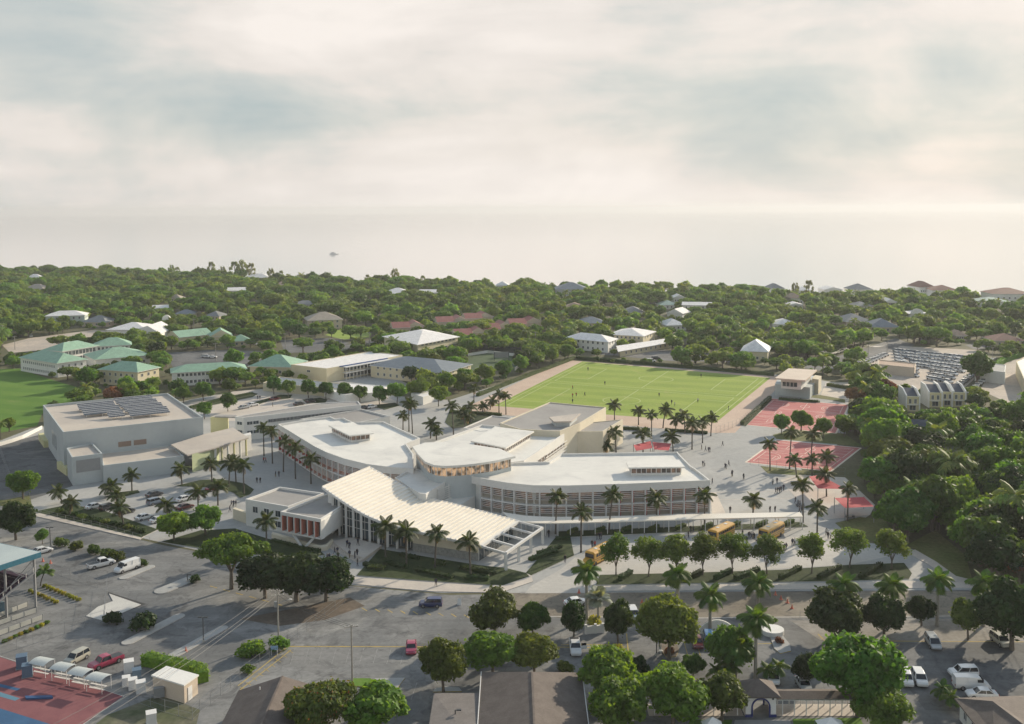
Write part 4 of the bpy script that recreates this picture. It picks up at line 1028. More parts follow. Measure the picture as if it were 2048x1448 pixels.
def palm_trunk(kind, h, lean):
    k = (kind, round(h * 2), round(lean * 2))
    if k not in _tm:
        b = MB(); hh = k[1] / 2; ln = k[2] / 2; r0 = {'royal': .30, 'silver': .22, 'small': .11}.get(kind, .19)
        pts = [(ln * (t ** 1.6), 0, hh * t - (.2 if t == 0 else 0)) for t in (0, .08, .25, .5, .75, 1)]
        rad = [r0 * 1.35, r0 * 1.05, r0, r0 * .95, r0 * .85, r0 * .7]
        b.tube(pts, rad, 8)
        _tm[k] = b.mesh('trunk', M_barkr if kind in ('royal', 'silver') else M_barkp, smooth=True)
    return _tm[k], k[2] / 2, k[1] / 2
def palm(kind, pos, h, label, group=None, sc=1.0, nf=None, lean=None, one=False, name='palm_tree'):
    lean = random.choice((-1., -.5, 0, 0, .5, .5, 1.)) if lean is None else lean
    if kind == 'coco': sc = sc * random.uniform(.86, 1.14)
    tm, ln, hh = palm_trunk('coco' if kind == 'far' else kind, h, lean)
    th = thing(name, label, 'palm', (pos[0], pos[1], 0), 0, group); rz = random.uniform(0, 6.28) if lean else 0
    th.rotation_euler = (0, 0, rz); place('trunk', tm, th)
    nf = nf or {'small': 11, 'far': 12, 'royal': 18}.get(kind, 17); fr_ = FR[kind]
    for i in range(nf):
        t = i / nf; m = fr_[2] if t < .22 else (fr_[0] if t < .62 else fr_[1]); a = i * 2.39996 + random.uniform(-.2, .2)
        place('frond', m, th, (ln, 0, hh - .1 * t), (random.uniform(-.12, .12), random.uniform(-.1, .1), a), sc * random.uniform(.9, 1.1))
    if kind == 'coco':
        for j in range(random.randrange(1, 4)): place('dead_frond', DEADF, th, (ln, 0, hh - .3), (0, random.uniform(.1, .4), random.uniform(0, 6.28)), sc * random.uniform(.7, .95))
    if kind == 'royal': place('crown_shaft', SHAFT, th, (ln, 0, hh - 1.2))
    return th
DEADF = frond_mesh('dead_frond', 2.9, -40, -86, 10, .6, .2, leafmat('leaf_dead', (0.20, 0.14, 0.07), (0.26, 0.18, 0.09), .2), .5)
SHAFT = MB().tube([(0, 0, -.1), (0, 0, .5), (0, 0, 1.25)], [.22, .26, .12], 8).mesh('crown_shaft', L_royal, smooth=True)
def palm_px(kind, u, v, vt, label, group=None, **kw):
    """base pixel and pixel row of the crown centre"""
    p = P(u, v); d = UV(p)[2]; h = (v - vt) * d / FPX * 1.0
    if kind in ('royal', 'coco'): h = max(3.0, h)
    return palm(kind, p, h, label, group, **kw)
ORD = ['leftmost', 'second', 'third', 'fourth', 'fifth', 'sixth', 'seventh', 'eighth', 'ninth', 'tenth', 'eleventh', 'twelfth', 'thirteenth', 'fourteenth', 'fifteenth', 'sixteenth', 'seventeenth', 'eighteenth', 'nineteenth', 'twentieth']
def ordlab(i, n): return 'leftmost' if i == 0 else ('rightmost' if i == n - 1 else ORD[i] + ' from the left')
def palmrow(kind, items, what, group, **kw):
    items = sorted(items); n = len(items)
    for i, (u, v, vt) in enumerate(items): palm_px(kind, u, v, vt, what % ordlab(i, n), group, **kw)
palmrow('coco', [(771, 1115, 1052), (813, 1129, 1065), (870, 1136, 1066), (941, 1150, 1080)], 'dark palm in front of the ribbed hall, %s of the four', 'palms before the ribbed hall')
palmrow('coco', [(1111, 1068, 988), (1162, 1105, 1024), (1218, 1066, 988), (1313, 1054, 993), (1409, 1052, 990)], 'tall palm beside the bus canopy and right wing, %s of five', 'palms along the covered walkway')
palmrow('coco', [(528, 912, 853), (545, 927, 863), (567, 944, 882), (591, 958, 892), (622, 968, 917)], 'palm in a square pit along the red-panelled wing, %s of five', 'palms along the red-panelled wing')
palmrow('coco', [(364, 970, 938), (396.5, 1019, 982), (424, 964, 928), (436, 1011, 973), (458, 974, 925), (472, 964, 923), (488, 989, 928)], 'palm in the curved island by the sports hall entrance, %s of seven', 'palms by the sports hall entrance')
palmrow('coco', [(124, 1007, 981), (140, 1035, 1002), (222, 994, 974), (234, 1012, 992), (247, 1052, 1016), (264, 982, 949), (340, 1031, 1010)], 'short palm around the left car park, %s of seven', 'palms round the left car park')
palmrow('coco', [(806, 860, 831), (818, 863, 804), (825, 867, 807), (861, 877, 848), (873, 880, 858), (907, 870, 811), (930, 856, 824), (936, 853, 831), (942, 846, 813), (948, 806, 776), (965, 829, 810), (980, 820, 801), (998, 825, 786), (1012, 829, 791)], 'palm in the grove between the wings and the pitch, %s of fourteen', 'palm grove by the pitch')
palmrow('coco', [(1229, 840, 808), (1277, 850, 822), (1303, 877, 827), (1326, 856, 817), (1351.6, 862, 839), (1370, 867, 831), (1384, 899, 848), (1405, 886, 841), (1421.6, 872, 831)], 'palm along the near touchline of the pitch, %s of nine', 'palms along the near touchline')
palmrow('coco', [(1146, 905, 879), (1167, 895, 869), (1212, 908, 893), (1232, 905, 864), (1286, 905, 867), (1346, 903, 872)], 'palm behind the right wing by the red sails, %s of six', 'palms behind the right wing')
palmrow('coco', [(1540, 941, 884), (1579, 938, 860), (1593, 955, 919), (1622, 920, 866), (1624, 953, 917), (1653, 936, 910)], 'palm beside the lower red court, %s of six', 'palms round the lower red court')
palmrow('coco', [(1506, 1027, 998), (1606, 1045, 967), (1634, 1075, 1014), (1653, 993, 945), (1695, 1042, 975)], 'palm on the right plaza between buses and red sails, %s of five', 'palms on the right plaza')
palm_px('coco', 533.6, 1108, 1040, 'single palm in front of the cantilevered box', lean=0)
palmrow('royal', [(1173, 1238, 1138), (1355, 1215, 1148), (1420, 1268, 1186), (1516, 1212, 1163), (1687, 1262, 1168), (1783, 1252, 1170), (1874, 1252, 1157), (1966, 1252, 1163)], 'tall royal palm along the road, %s of eight', 'royal palms along the road', lean=0)
palm_px('royal', 1511, 1359, 1234, 'very tall royal palm left of the arched gatehouse roof', lean=0)
palm_px('royal', 1471, 1361, 1292, 'bright royal palm against the green tree by the gatehouse', lean=0)
palm_px('silver', 1196, 1249, 1192, 'silvery fan palm behind the low white sign wall', lean=0)
palmrow('small', [(1434, 1362, 1334), (1457, 1362, 1331), (1470, 1366, 1334), (1534, 1362, 1334), (1556, 1362, 1328), (1881, 1399, 1372), (1900, 1418, 1389)], 'small bright palm near the gatehouse, %s of seven', 'small palms near the gatehouse', sc=1.1)
palm_px('small', 81, 1172, 1144, 'small green palm beside the grandstand column', sc=1.2)

# ---- foreground trees --------------------------------------------------------------
tree_px('wide', 463, 1178, 128, 108, 'spreading bright green tree on the verge left of the entrance')
tree_px('dark', 530, 1196, 112, 84, 'dark tree at the left of the shady clump before the entrance', 'dark clump before the entrance')
tree_px('dark', 592, 1204, 128, 92, 'dark tree in the middle of the shady clump before the entrance', 'dark clump before the entrance')
tree_px('dark', 652, 1202, 108, 84, 'dark tree at the right of the shady clump before the entrance', 'dark clump before the entrance')
tree_px('dark', 32, 1080, 72, 74, 'dark tree behind the grandstand roof')
tree_px('bright', 46, 998, 60, 56, 'bright green round tree in the service yard')
tree_px('bright', 348, 1082, 66, 58, 'bright round tree left of a pair by the car park', 'pair of bright trees')
tree_px('bright', 411, 1070, 64, 56, 'bright round tree right of a pair by the car park', 'pair of bright trees')
tree_px('leafy', 85, 1088, 28, 28, 'small leafy tree on the kerb beside a lamp post')
tree_px('olive', 990, 1278, 110, 90, 'large olive-green round tree beside the road, in front of the drive')
tree_px('round', 1066, 1276, 64, 64, 'darker round tree touching the right of the olive tree by the road')
tree_px('dark', 1147, 1280, 54, 76, 'dark upright tree left of the white sign wall')
tree_px('dark', 1236, 1285, 62, 80, 'dark upright tree right of the white sign wall')
tree_px('olive', 1338, 1318, 116, 118, 'large olive tree growing from the kerbed island with a flag pole')
tree_px('olive', 887, 1384, 94, 98, 'round olive tree at the corner of the brown-roofed house')
tree_px('round', 985, 1352, 96, 84, 'left half of the broad tree pair behind the brown roof', 'tree pair behind the brown roof')
tree_px('olive', 1068, 1350, 88, 78, 'right half of the broad tree pair behind the brown roof', 'tree pair behind the brown roof')
tree_px('bright', 1218, 1408, 118, 110, 'bright green tree at the right edge of the brown roof, the upper one')
tree_px('bright', 1236, 1478, 126, 118, 'yellow-green tree at the bottom right of the brown roof')
tree_px('bright', 1345, 1452, 124, 116, 'bright green bushy tree at the bottom, right of the yellow-green one')
tree_px('dark', 1277, 1372, 46, 56, 'small dark tree behind the bright tree by the brown roof')
tree_px('round', 1462, 1352, 84, 98, 'green tree behind the tall royal palm')
tree_px('round', 1386, 1358, 50, 46, 'small green tree in front of the two parked blue cars')
tree_px('olive', 1444, 1442, 98, 88, 'olive tree at the bottom left of the gatehouse')
tree_px('dark', 1611, 1374, 54, 64, 'small dark tree between the gatehouse and the big green tree')
tree_px('bright', 1716, 1432, 172, 156, 'very large green tree right of the gatehouse')
tree_px('round', 1766, 1470, 108, 92, 'green tree at the bottom edge below the very large tree')
tree_px('dark', 1672, 1284, 122, 96, 'broad very dark tree on the verge below the road')
tree_px('dark', 1768, 1278, 82, 84, 'dark tree just right of the broad very dark tree')
tree_px('dark', 1843, 1252, 52, 56, 'small round dark tree on the gravel verge')
tree_px('olive', 1936, 1280, 62, 76, 'thin grey-green tree on the gravel verge')
tree_px('dark', 2024, 1300, 128, 132, 'big dark tree at the right edge of the picture')
tree_px('flower', 640, 1492, 150, 122, 'orange-flowering dome-shaped tree over the brown roof at the bottom')
tree_px('mid_c', 752, 1478, 140, 106, 'green tree right of the orange-flowering tree at the bottom')
tree_px('bare', 1795, 1375, 44, 44, 'thin leafless grey tree behind the parked white cars')
# young trees in the bus strip
for i, (u, v) in enumerate([(1232, 1152), (1297, 1154), (1352, 1150), (1406, 1151), (1465, 1148), (1534, 1150), (1623, 1148), (1699, 1136), (1783, 1139)]):
    tree_px('young', u, v, 62 + (i % 3) * 4, 84, 'airy young tree in the bus strip, %s of nine' % ordlab(i, 9), 'young trees in the bus strip')
cp = [(367, 806), (407, 801), (409, 838), (456, 823), (459, 791), (548, 789), (577, 794), (617, 796), (652, 798), (690, 802), (720, 805), (759, 809)]
cp.sort()
for i, (u, v) in enumerate(cp): tree_px('clipped', u, v, 32, 34, 'clipped round tree in the upper car park, %s of twelve' % ordlab(i, 12), 'clipped trees in the upper car park')
for i, (u, v) in enumerate([(794, 808), (838, 800), (877, 813), (891, 786), (930, 776), (971, 768), (1007, 758), (1042, 747), (1074, 738), (1105, 729), (1136, 721)]):
    tree_px('leafy', u, v, 42 - i * 1.2, 42 - i, 'leafy tree left of the pitch, %s of eleven' % ordlab(i, 11), 'trees along the left of the pitch')
for i, (u, v) in enumerate([(1563, 868), (1602, 862), (1647, 876), (1688, 874)]):
    tree_px('bright', u, v, 36, 40, 'bright leafy tree between the two red courts, %s of four' % ordlab(i, 4), 'trees between the red courts')

# ---- shrubs and hedges ----------------------------------------------------------------
def shrub_mesh(name, m, n=500, leaf=.22, seed=3):
    return crown(name, dome_lobes(7, 1.0, .55, .6, .5, .9, seed, -.2), n, leaf, m, .7)
SH = {k: [shrub_mesh('shrub', m, 500, .22, s) for s in range(2)] for k, m in (('g', L_mid), ('y', leafmat('leaf_yellow', (0.22, 0.24, 0.03), (0.30, 0.28, 0.04), .35)), ('d', L_dark), ('r', L_pink), ('b', L_bright), ('o', L_olive))}
def shrub(k, u, v, wpx, label, group=None, zs=1.0):
    p = P(u, v); d = UV(p)[2]; s = wpx * d / FPX / 2.3
    o = place('shrub', SH[k][random.randrange(2)], None, (p.x, p.y, 0), (0, 0, random.uniform(0, 6.28)), (s, s, s * zs)); return tag(o, label, 'shrub', group)
def hedge(pts, wd, h, label, group=None, m=None, dens=26, leaf=.26, name='hedge'):
    """clipped hedge: leafy faces over a solid core along a line"""
    pts = [Vector(p) for p in pts]; C = []; N = []; b = MB()
    for a, c in zip(pts, pts[1:]):
        d = c - a; L = d.length; d.normalize(); s = Vector((-d.y, d.x, 0)); n = int(L * dens)
        b.prism([a - s * wd * .4, a + s * wd * .4, c + s * wd * .4, c - s * wd * .4], 0, h * .88)
        for _ in range(n):
            t = random.random() * L; k = random.random(); f = random.uniform(-.5, .5)
            if k < .5: C.append(a + d * t + s * wd * f + Vector((0, 0, h * random.uniform(.9, 1.04)))); N.append((s.x * f, s.y * f, 1))
            else:
                g = 1 if k < .75 else -1; C.append(a + d * t + s * wd * .5 * g + Vector((0, 0, h * random.random()))); N.append((s.x * g, s.y * g, .4))
    C = np.array([tuple(c) for c in C]); N = np.array(N) + rng.normal(size=(len(N), 3)) * .4
    V, F = quads(C, N, leaf); o = len(V)
    V = np.concatenate([V, np.array(b.v)]); Fq = [tuple(f) for f in F] + [tuple(i + o for i in f) for f in b.f]
    org = cen(pts); me = bpy.data.meshes.new(name); me.from_pydata([(x - org.x, y - org.y, z) for x, y, z in V.tolist()], [], Fq); me.materials.append(m or L_mid); me.update()
    ob = place(name, me, None, org); return tag(ob, label, 'hedge', group)
L_hedge = leafmat('leaf_hedge', (0.055, 0.10, 0.02), (0.085, 0.13, 0.028), .3)
L_hedged = leafmat('leaf_hedge_dark', (0.028, 0.055, 0.014), (0.042, 0.075, 0.018), .25)
dg = [((1240, 1162), (1262, 1148)), ((1376, 1161), (1404, 1147)), ((1430, 1161), (1462, 1145)), ((1470, 1161), (1518, 1143)), ((1560, 1160), (1600, 1140)), ((1637, 1160), (1680, 1138)), ((1720, 1158), (1762, 1134))]
for i, (a, b_) in enumerate(dg): hedge(PL([a, b_]), 1.1, 1.1, 'slanting low hedge in the bus strip, %s of seven' % ordlab(i, 7), 'slanting hedges in the bus strip', L_hedged)
for i in range(9):
    u = 1137 + i * 54; v = 1066 - i * 2.1; hedge(PL([(u, v + 3), (u + 17, v - 4)]), 1.1, 1.0, 'short hedge under the white walkway canopy, %s of nine' % ordlab(i, 9), 'short hedges under the canopy', L_hedge)
hb = [((736, 1138), (768, 1140)), ((728, 1130), (770, 1139)), ((770, 1128), (812, 1138)), ((832, 1142), (905, 1158)), ((868, 1128), (890, 1132)), ((920, 1138), (990, 1150)), ((930, 1158), (978, 1160)), ((800, 1112), (838, 1120)), ((1060, 1122), (1112, 1104)), ((1076, 1110), (1122, 1096)), ((1112, 1080), (1140, 1080))]
hb.sort()
for i, (a, b_) in enumerate(hb): hedge(PL([a, b_]), 1.3, .8, 'dark clipped hedge in the front beds, %s of eleven' % ordlab(i, 11), 'hedges in the front beds', L_hedged)
hedge(PL([(955, 793), (1060, 752), (1150, 718)]), 1.6, 1.5, 'long dark hedge along the left side of the pitch', None, L_hedge)
hedge(PL([(1152, 718), (1300, 730), (1548, 752)]), 1.6, 1.6, 'long dark hedge along the far side of the pitch', None, L_hedged)
hedge(PL([(1484, 850), (1540, 797)]), 1.6, 1.2, 'dark hedge between the running track and the red court', None, L_hedged)
hedge(PL([(1558, 799), (1636, 805)]), 1.2, .9, 'low hedge in front of the club house wall', None, L_hedged)
hedge(PL([(1655, 772), (1705, 780), (1712, 792)]), 2.0, 1.4, 'hedge round the club house forecourt', None, L_hedge)
hedge(PL([(900, 826), (1003, 832)]), 1.4, 1.0, 'low hedge below the palm grove', None, L_hedged)
hedge(PL([(1230, 858), (1300, 862)]), 1.4, 1.0, 'left low hedge along the near touchline', None, L_hedged)
hedge(PL([(1330, 862), (1415, 868)]), 1.4, 1.0, 'right low hedge along the near touchline', None, L_hedged)
hedge(PL([(290, 1328), (330, 1336), (400, 1352), (406, 1366)]), 2.2, 2.0, 'bright leafy hedge behind the white utility hut', None, L_bright, 40, .3)
hedge(PL([(545, 1083), (600, 1097), (640, 1105)]), 1.0, .7, 'low hedge along the planter below the cantilevered box', None, L_hedged)
hedge(PL([(380, 817), (440, 801), (505, 788)]), 1.6, .8, 'low hedge along the upper car park', None, L_hedged)
hedge(PL([(20, 678), (60, 669)]), 2.0, 1.8, 'hedge behind the sandy lot at the far left', None, L_hedge, 8, .5)
hedge(PL([(760, 690), (700, 704), (640, 718)]), 3.0, 2.0, 'hedge along the lane above the white-roofed school block', None, L_hedged, 6, .6)
hedge(PL([(1960, 752), (2010, 724), (2060, 706)]), 2.6, 2.4, 'bright hedge beside the car yard at the right', None, L_bright, 8, .6)
ys = [(120, 1092), (155, 1098), (186, 1106), (214, 1113), (238, 1119), (284, 1130)]
for i, (u, v) in enumerate(ys): shrub('o', u, v + 2, 30 if i < 5 else 22, 'roadside shrub in the strip behind the white pickup, %s of six' % ordlab(i, 6), 'shrubs in the roadside strip')
k = 0
yr = [(90 + i * 7.5, 1174 + i * 3.1) for i in range(10)] + [(60 + i * 7.5, 1184 + i * 3.2) for i in range(8)]
for i, (u, v) in enumerate(yr): shrub('y', u, v, 11, 'yellow-leaved shrub beside the grandstand, %s row, %s' % (('upper', ordlab(i, 10)) if i < 10 else ('lower', ordlab(i - 10, 8))), 'yellow shrub rows')
for i in range(9): shrub('y' if i % 2 else 'g', 10 + i * 10.5, 1285 - i * 4.6, 12, 'low shrub in front of the ramp fence, %s of nine' % ordlab(i, 9), 'shrubs by the ramp fence')
shrub('d', 290, 1258, 52, 'dark low bush in the middle of the left car park')
shrub('d', 228, 1246, 38, 'dark scrub at the edge of the concrete pad')
shrub('b', 506, 1312, 60, 'bright bush at the fence corner near the utility pole', None, .8)
shrub('b', 556, 1300, 42, 'bright bush at the foot of the utility pole', None, 1.1)
shrub('g', 497, 1346, 28, 'bush climbing the fence by the drive')
shrub('d', 391, 1164, 24, 'round clipped dark bush beside the small lamp post', None, 1.0)
shrub('r', 1557, 1286, 20, 'dark red ball-shaped shrub on the kerbed island')
shrub('r', 1340, 1308, 22, 'russet planting at the foot of the flag pole tree')
shrub('y', 1236, 1302, 24, 'yellow and red shrub beside the white pickup bay')
shrub('y', 1190, 1250, 30, 'yellow-flowering planting behind the white sign wall')
shrub('o', 1128, 1345, 36, 'dry brownish shrub beside the open-doored pickup')
shrub('g', 1542, 1248, 26, 'green shrub in the round white planter by the gate drive')
for i in range(12): shrub('d' if i % 3 else 'o', 120 + i * 15, 1026 + i * 3.6, 20, 'scrub shrub below the left car park, %s of twelve' % ordlab(i, 12), 'scrub below the left car park', .8)
# ================================================================== town behind, houses
M_hwhite = mat('house_white', (0.74, 0.73, 0.69), (0.80, 0.79, 0.75), 0.3, 0.8, 0.04, 2.0)
M_hcream = mat('house_cream', (0.62, 0.55, 0.38), (0.66, 0.60, 0.43), 0.3, 0.8, 0.04, 2.0)
M_hyel = mat('house_yellow', (0.58, 0.52, 0.30), (0.63, 0.57, 0.35), 0.3, 0.8, 0.04, 2.0)
M_hpink = mat('house_beige', (0.56, 0.47, 0.37), (0.60, 0.51, 0.41), 0.3, 0.8, 0.04, 2.0)
def roofmat(name, c):
    """roof covering with courses laid in the relief"""
    return mat(name, c, tuple(x * .82 for x in c), 0.5, 0.7, 0.12, 2.5, 0.25)
R_green = roofmat('roof_green', (0.30, 0.47, 0.345)); R_white = roofmat('roof_white', (0.84, 0.82, 0.80)); R_grey = roofmat('roof_grey', (0.27, 0.28, 0.28))
R_blue = roofmat('roof_slate_blue', (0.20, 0.235, 0.27)); R_beige = roofmat('roof_beige_tile', (0.44, 0.38, 0.31)); R_red = roofmat('roof_red_tile', (0.36, 0.15, 0.13))
R_brown = mat('roof_brown_shingle', (0.12, 0.10, 0.088), (0.155, 0.13, 0.115), 0.6, 0.85, 0.16, 4.0, 0.3); R_navy = roofmat('roof_navy', (0.075, 0.09, 0.12)); R_tan = roofmat('roof_tan', (0.42, 0.30, 0.22)); R_palegreen = roofmat('roof_pale_green', (0.45, 0.56, 0.48))
R_brownred = roofmat('roof_brown_red', (0.27, 0.145, 0.11))
def house4(c, hw, hr, wm, rm, label, kind='hip', rows=1, n=(4, 3), over=.7, group=None, name='house', cat='house', ridge=None, win=(1.1, 1.3), sides=(0, 1), keepit=True, th=None):
    """house on four ground corners c0 c1 (front, left to right) c2 c3 (back): walls, roof with eaves, windows with panes"""
    c = [Vector((p[0], p[1], 0)) for p in c]; ct = cen(c)
    if th is None: th = thing(name, label, cat, ct, 0, group)
    excl(offset(c, -2.0))
    gable = kind == 'gable'
    L1, L2 = (c[1] - c[0]).length, (c[2] - c[1]).length
    alongf = (L1 >= L2) if ridge is None else ridge == 'front'
    if not alongf: k = [c[1], c[2], c[3], c[0]]
    else: k = c                       # ridge runs parallel to k0-k1
    MB().prism(c, 0, hw).build('wall', wm, th)
    e = offset(k, -over); z0 = hw - .06
    m1, m2 = e[3].lerp(e[0], .5), e[1].lerp(e[2], .5); d = (m2 - m1); L = d.length; d.normalize()
    ins = 0.0 if gable else min(L * .45, (e[0] - e[3]).length * .5)
    r1, r2 = m1 + d * ins, m2 - d * ins; zr = hw + hr
    E = [(p.x, p.y, z0) for p in e]; A1, A2 = (r1.x, r1.y, zr), (r2.x, r2.y, zr)
    b = MB(); b.face([E[0], E[1], A2, A1]); b.face([E[2], E[3], A1, A2]); b.face([E[1], E[2], A2]); b.face([E[3], E[0], A1])
    b.prism(e, z0 - .22, z0 - .004, True)
    if gable:
        b.mi = 1
    b.m = [0, 0, (1 if gable else 0), (1 if gable else 0)] + [2] * (len(b.m) - 4)
    b.build('roof', [rm, wm, M_trim], th)
    rows_ = [1.7 + 3.0 * i for i in range(rows)]
    for s in sides:
        a, bb = c[s], c[(s + 1) % 4]; nn = n[0] if s in (0, 2) else n[1]
        if nn: windows(th, a, bb, rows_, nn, win[0], win[1])
    if keepit:
        us = [UV((p.x, p.y, 0)) for p in c]; ut = UV((ct.x, ct.y, zr)); ue = UV((ct.x, ct.y, hw * .35))
        dm = min(x[2] for x in us); u0, u1 = min(x[0] for x in us), max(x[0] for x in us)
        if dm > 520: e_ = (u1 - u0) * .16; u0 += e_; u1 -= e_; ue = UV((ct.x, ct.y, hw * .85))
        keep(u0, ut[1], u1, ue[1], dm)
    return th
def rect(center, w, d, rz):
    cs, sn = math.cos(rz), math.sin(rz)
    return [Vector((center[0] + x * cs - y * sn, center[1] + x * sn + y * cs, 0)) for x, y in ((-w / 2, -d / 2), (w / 2, -d / 2), (w / 2, d / 2), (-w / 2, d / 2))]
def house_px(u, v, wpx, depth, rz, hw, hr, wm, rm, label, kind='hip', rows=1, **kw):
    """u, v = pixel of the middle of the roof"""
    p = P(u, v, hw + hr * .5); d = UV(p)[2]; w_ = wpx * d / FPX
    return house4(rect(p, w_ * .92, depth, R(rz)), hw, hr, wm, rm, label, kind, rows, **kw)
def house_front(a, b, depth, hw, hr, wm, rm, label, kind='hip', rows=2, **kw):
    a, b = P(*a), P(*b); d = (b - a).normalized(); n_ = Vector((-d.y, d.x, 0)) * depth
    return house4([a, b, b + n_, a + n_], hw, hr, wm, rm, label, kind, rows, **kw)
# green-roofed college, left
GC = 'green-roofed college buildings'
house_front((42, 742), (116, 755), 14, 6.6, 3.2, M_hwhite, R_green, 'long green-roofed college block with two rows of small windows by the lawn', n=(16, 4), win=(.9, 1.2), group=GC)
house_front((126, 728), (196, 716), 13, 6.4, 3.2, M_hwhite, R_green, 'green-roofed college wing at the back with an arcaded front', n=(9, 4), win=(1.8, 2.0), group=GC)
house_front((192, 738), (300, 728), 22, 4.6, 3.8, M_hwhite, R_green, 'broad low green college roof in the middle of the complex', rows=1, n=(8, 3), group=GC)
house_front((190, 716), (262, 712), 13, 6.0, 3.4, M_hwhite, R_green, 'rear right green hip roof of the college', n=(8, 3), group=GC)
house_front((200, 768), (276, 774), 13, 6.6, 3.0, M_hcream, R_green, 'front green-roofed college block behind the two dark trees', n=(6, 3), group=GC)
house_front((345, 773), (492, 764), 12, 6.0, 2.4, M_hwhite, R_green, 'long low green-roofed range above the upper car park', n=(16, 3), group=GC)
house_front((500, 750), (584, 752), 18, 4.2, 4.2, M_hcream, R_green, 'green hip-roofed college house left of the white flat school block', rows=1, n=(6, 4), group=GC)
house_front((360, 691), (424, 684), 14, 4.6, 3.0, M_hcream, R_green, 'distant green gable with cream walls, the left one', 'gable', rows=1, n=(5, 2), group=GC)
house_front((422, 688), (464, 686), 12, 4.2, 3.6, M_hcream, R_green, 'distant green roof joined to the gable', 'gable', rows=1, n=(3, 2), group=GC)
house_front((466, 694), (502, 692), 10, 3.2, 3.0, M_hcream, R_green, 'small distant green porch roof right of the gables', rows=1, n=(3, 2), group=GC)
# white church with curved bell wall
ch = house_front((214, 676), (292, 676), 22, 5.0, 3.2, M_hwhite, R_white, 'white church with broad gleaming roofs and a rounded bell wall', 'hip', rows=1, n=(7, 2), cat='church', name='church')
house4([P(272, 676), P(322, 684), P(345, 672), P(300, 668)], 5.0, 3.4, M_hwhite, R_white, '', 'gable', 1, n=(5, 3), th=ch, ridge='side')
p = P(334, 664); bw = MB()
q = [(-2.6, 0)] + [(-2.6 * math.cos(math.pi * k / 10), 8 + 2.6 * math.sin(math.pi * k / 10)) for k in range(11)] + [(2.6, 0)]
bw.v = [(p.x + x, p.y + y, z) for y in (-.6, .6) for x, z in q]; n_ = len(q)
bw.f = [tuple(range(n_)), tuple(range(2 * n_ - 1, n_ - 1, -1))] + [(i, n_ + i, n_ + (i + 1) % n_, (i + 1) % n_) for i in range(n_)]; bw.m = [0] * len(bw.f)
bw.build('bell_wall', M_hwhite, ch)
# white and cream school
sb, sq = building('school_block', 'white flat-roofed school block with blue-trimmed verandas', 'building', [(582, 729), (653, 737), (775, 716), (805, 710), (740, 702.5)], 6.0, M_hcream, R_white, 0.25)
keep(580, 702, 800, 770, UV(sq[1])[2])
a, b_ = sq[1], sq[2]; d_ = (b_ - a).normalized(); n_ = Vector((d_.y, -d_.x, 0))
MB().prism([a.lerp(b_, .25), b_, b_ + n_ * 2.4, a.lerp(b_, .25) + n_ * 2.4], 3.0, 3.25, True).build('veranda_floor', M_trim, sb)
MB().prism([a.lerp(b_, .25), b_, b_ + n_ * 2.4, a.lerp(b_, .25) + n_ * 2.4], 5.55, 5.8, True).build('veranda_roof', M_trim, sb)
MB().bar(a.lerp(b_, .2) + Vector((0, 0, 6.1)) + n_ * .05, b_ + Vector((0, 0, 6.1)) + n_ * .05, .2, .5).build('blue_fascia', plain('trim_blue', (0.035, 0.09, 0.26), .5), sb)
for k in range(14):
    p = a.lerp(b_, .25 + .75 * k / 13) + n_ * 2.2; MB().box((p.x, p.y, 2.78), (.22, .22, 5.55)).build('post', M_trim, sb)
windows(sb, a, b_, [1.6, 4.5], 13, 2.0, 1.7, 'std', .27, .99); windows(sb, sq[0], sq[1], [4.2], 1, 2.0, .9)
c0, c1, c3 = P(836, 723), P(916, 706), P(769, 705)
house4([c0, c1, c1 + c3 - c0, c3], 8.6, 3.4, M_hcream, R_white, 'large three-storey cream school block under a white hip roof', 'hip', 3, n=(9, 4), win=(1.9, .8), name='school_block', cat='building', over=1.0)
c0, c1, c2 = P(742, 754), P(888, 771), P(942, 752)
house4([c0, c1, c2, c0 + c2 - c1], 5.4, 3.2, M_hcream, R_blue, 'cream school house under a long slate-blue roof', 'hip', 2, n=(10, 5), name='school_block', cat='building')
building('school_shed', 'low white roof beside the school yard', 'building', [(648, 777), (700, 766), (775, 772), (760, 784), (690, 790)], 3.2, M_hwhite, R_white, 0.15)
building('school_shed', 'low dark grey flat roof in front of the white flat school block', 'building', [(526, 765), (560, 753), (692, 768), (682, 778)], 3.4, M_hcream, R_blue, 0.15)
building('school_shed', 'small white canopy roof beside the school yard trees', 'building', [(822, 786), (870, 776), (886, 781), (846, 794)], 3.0, M_hwhite, R_white, 0.12)
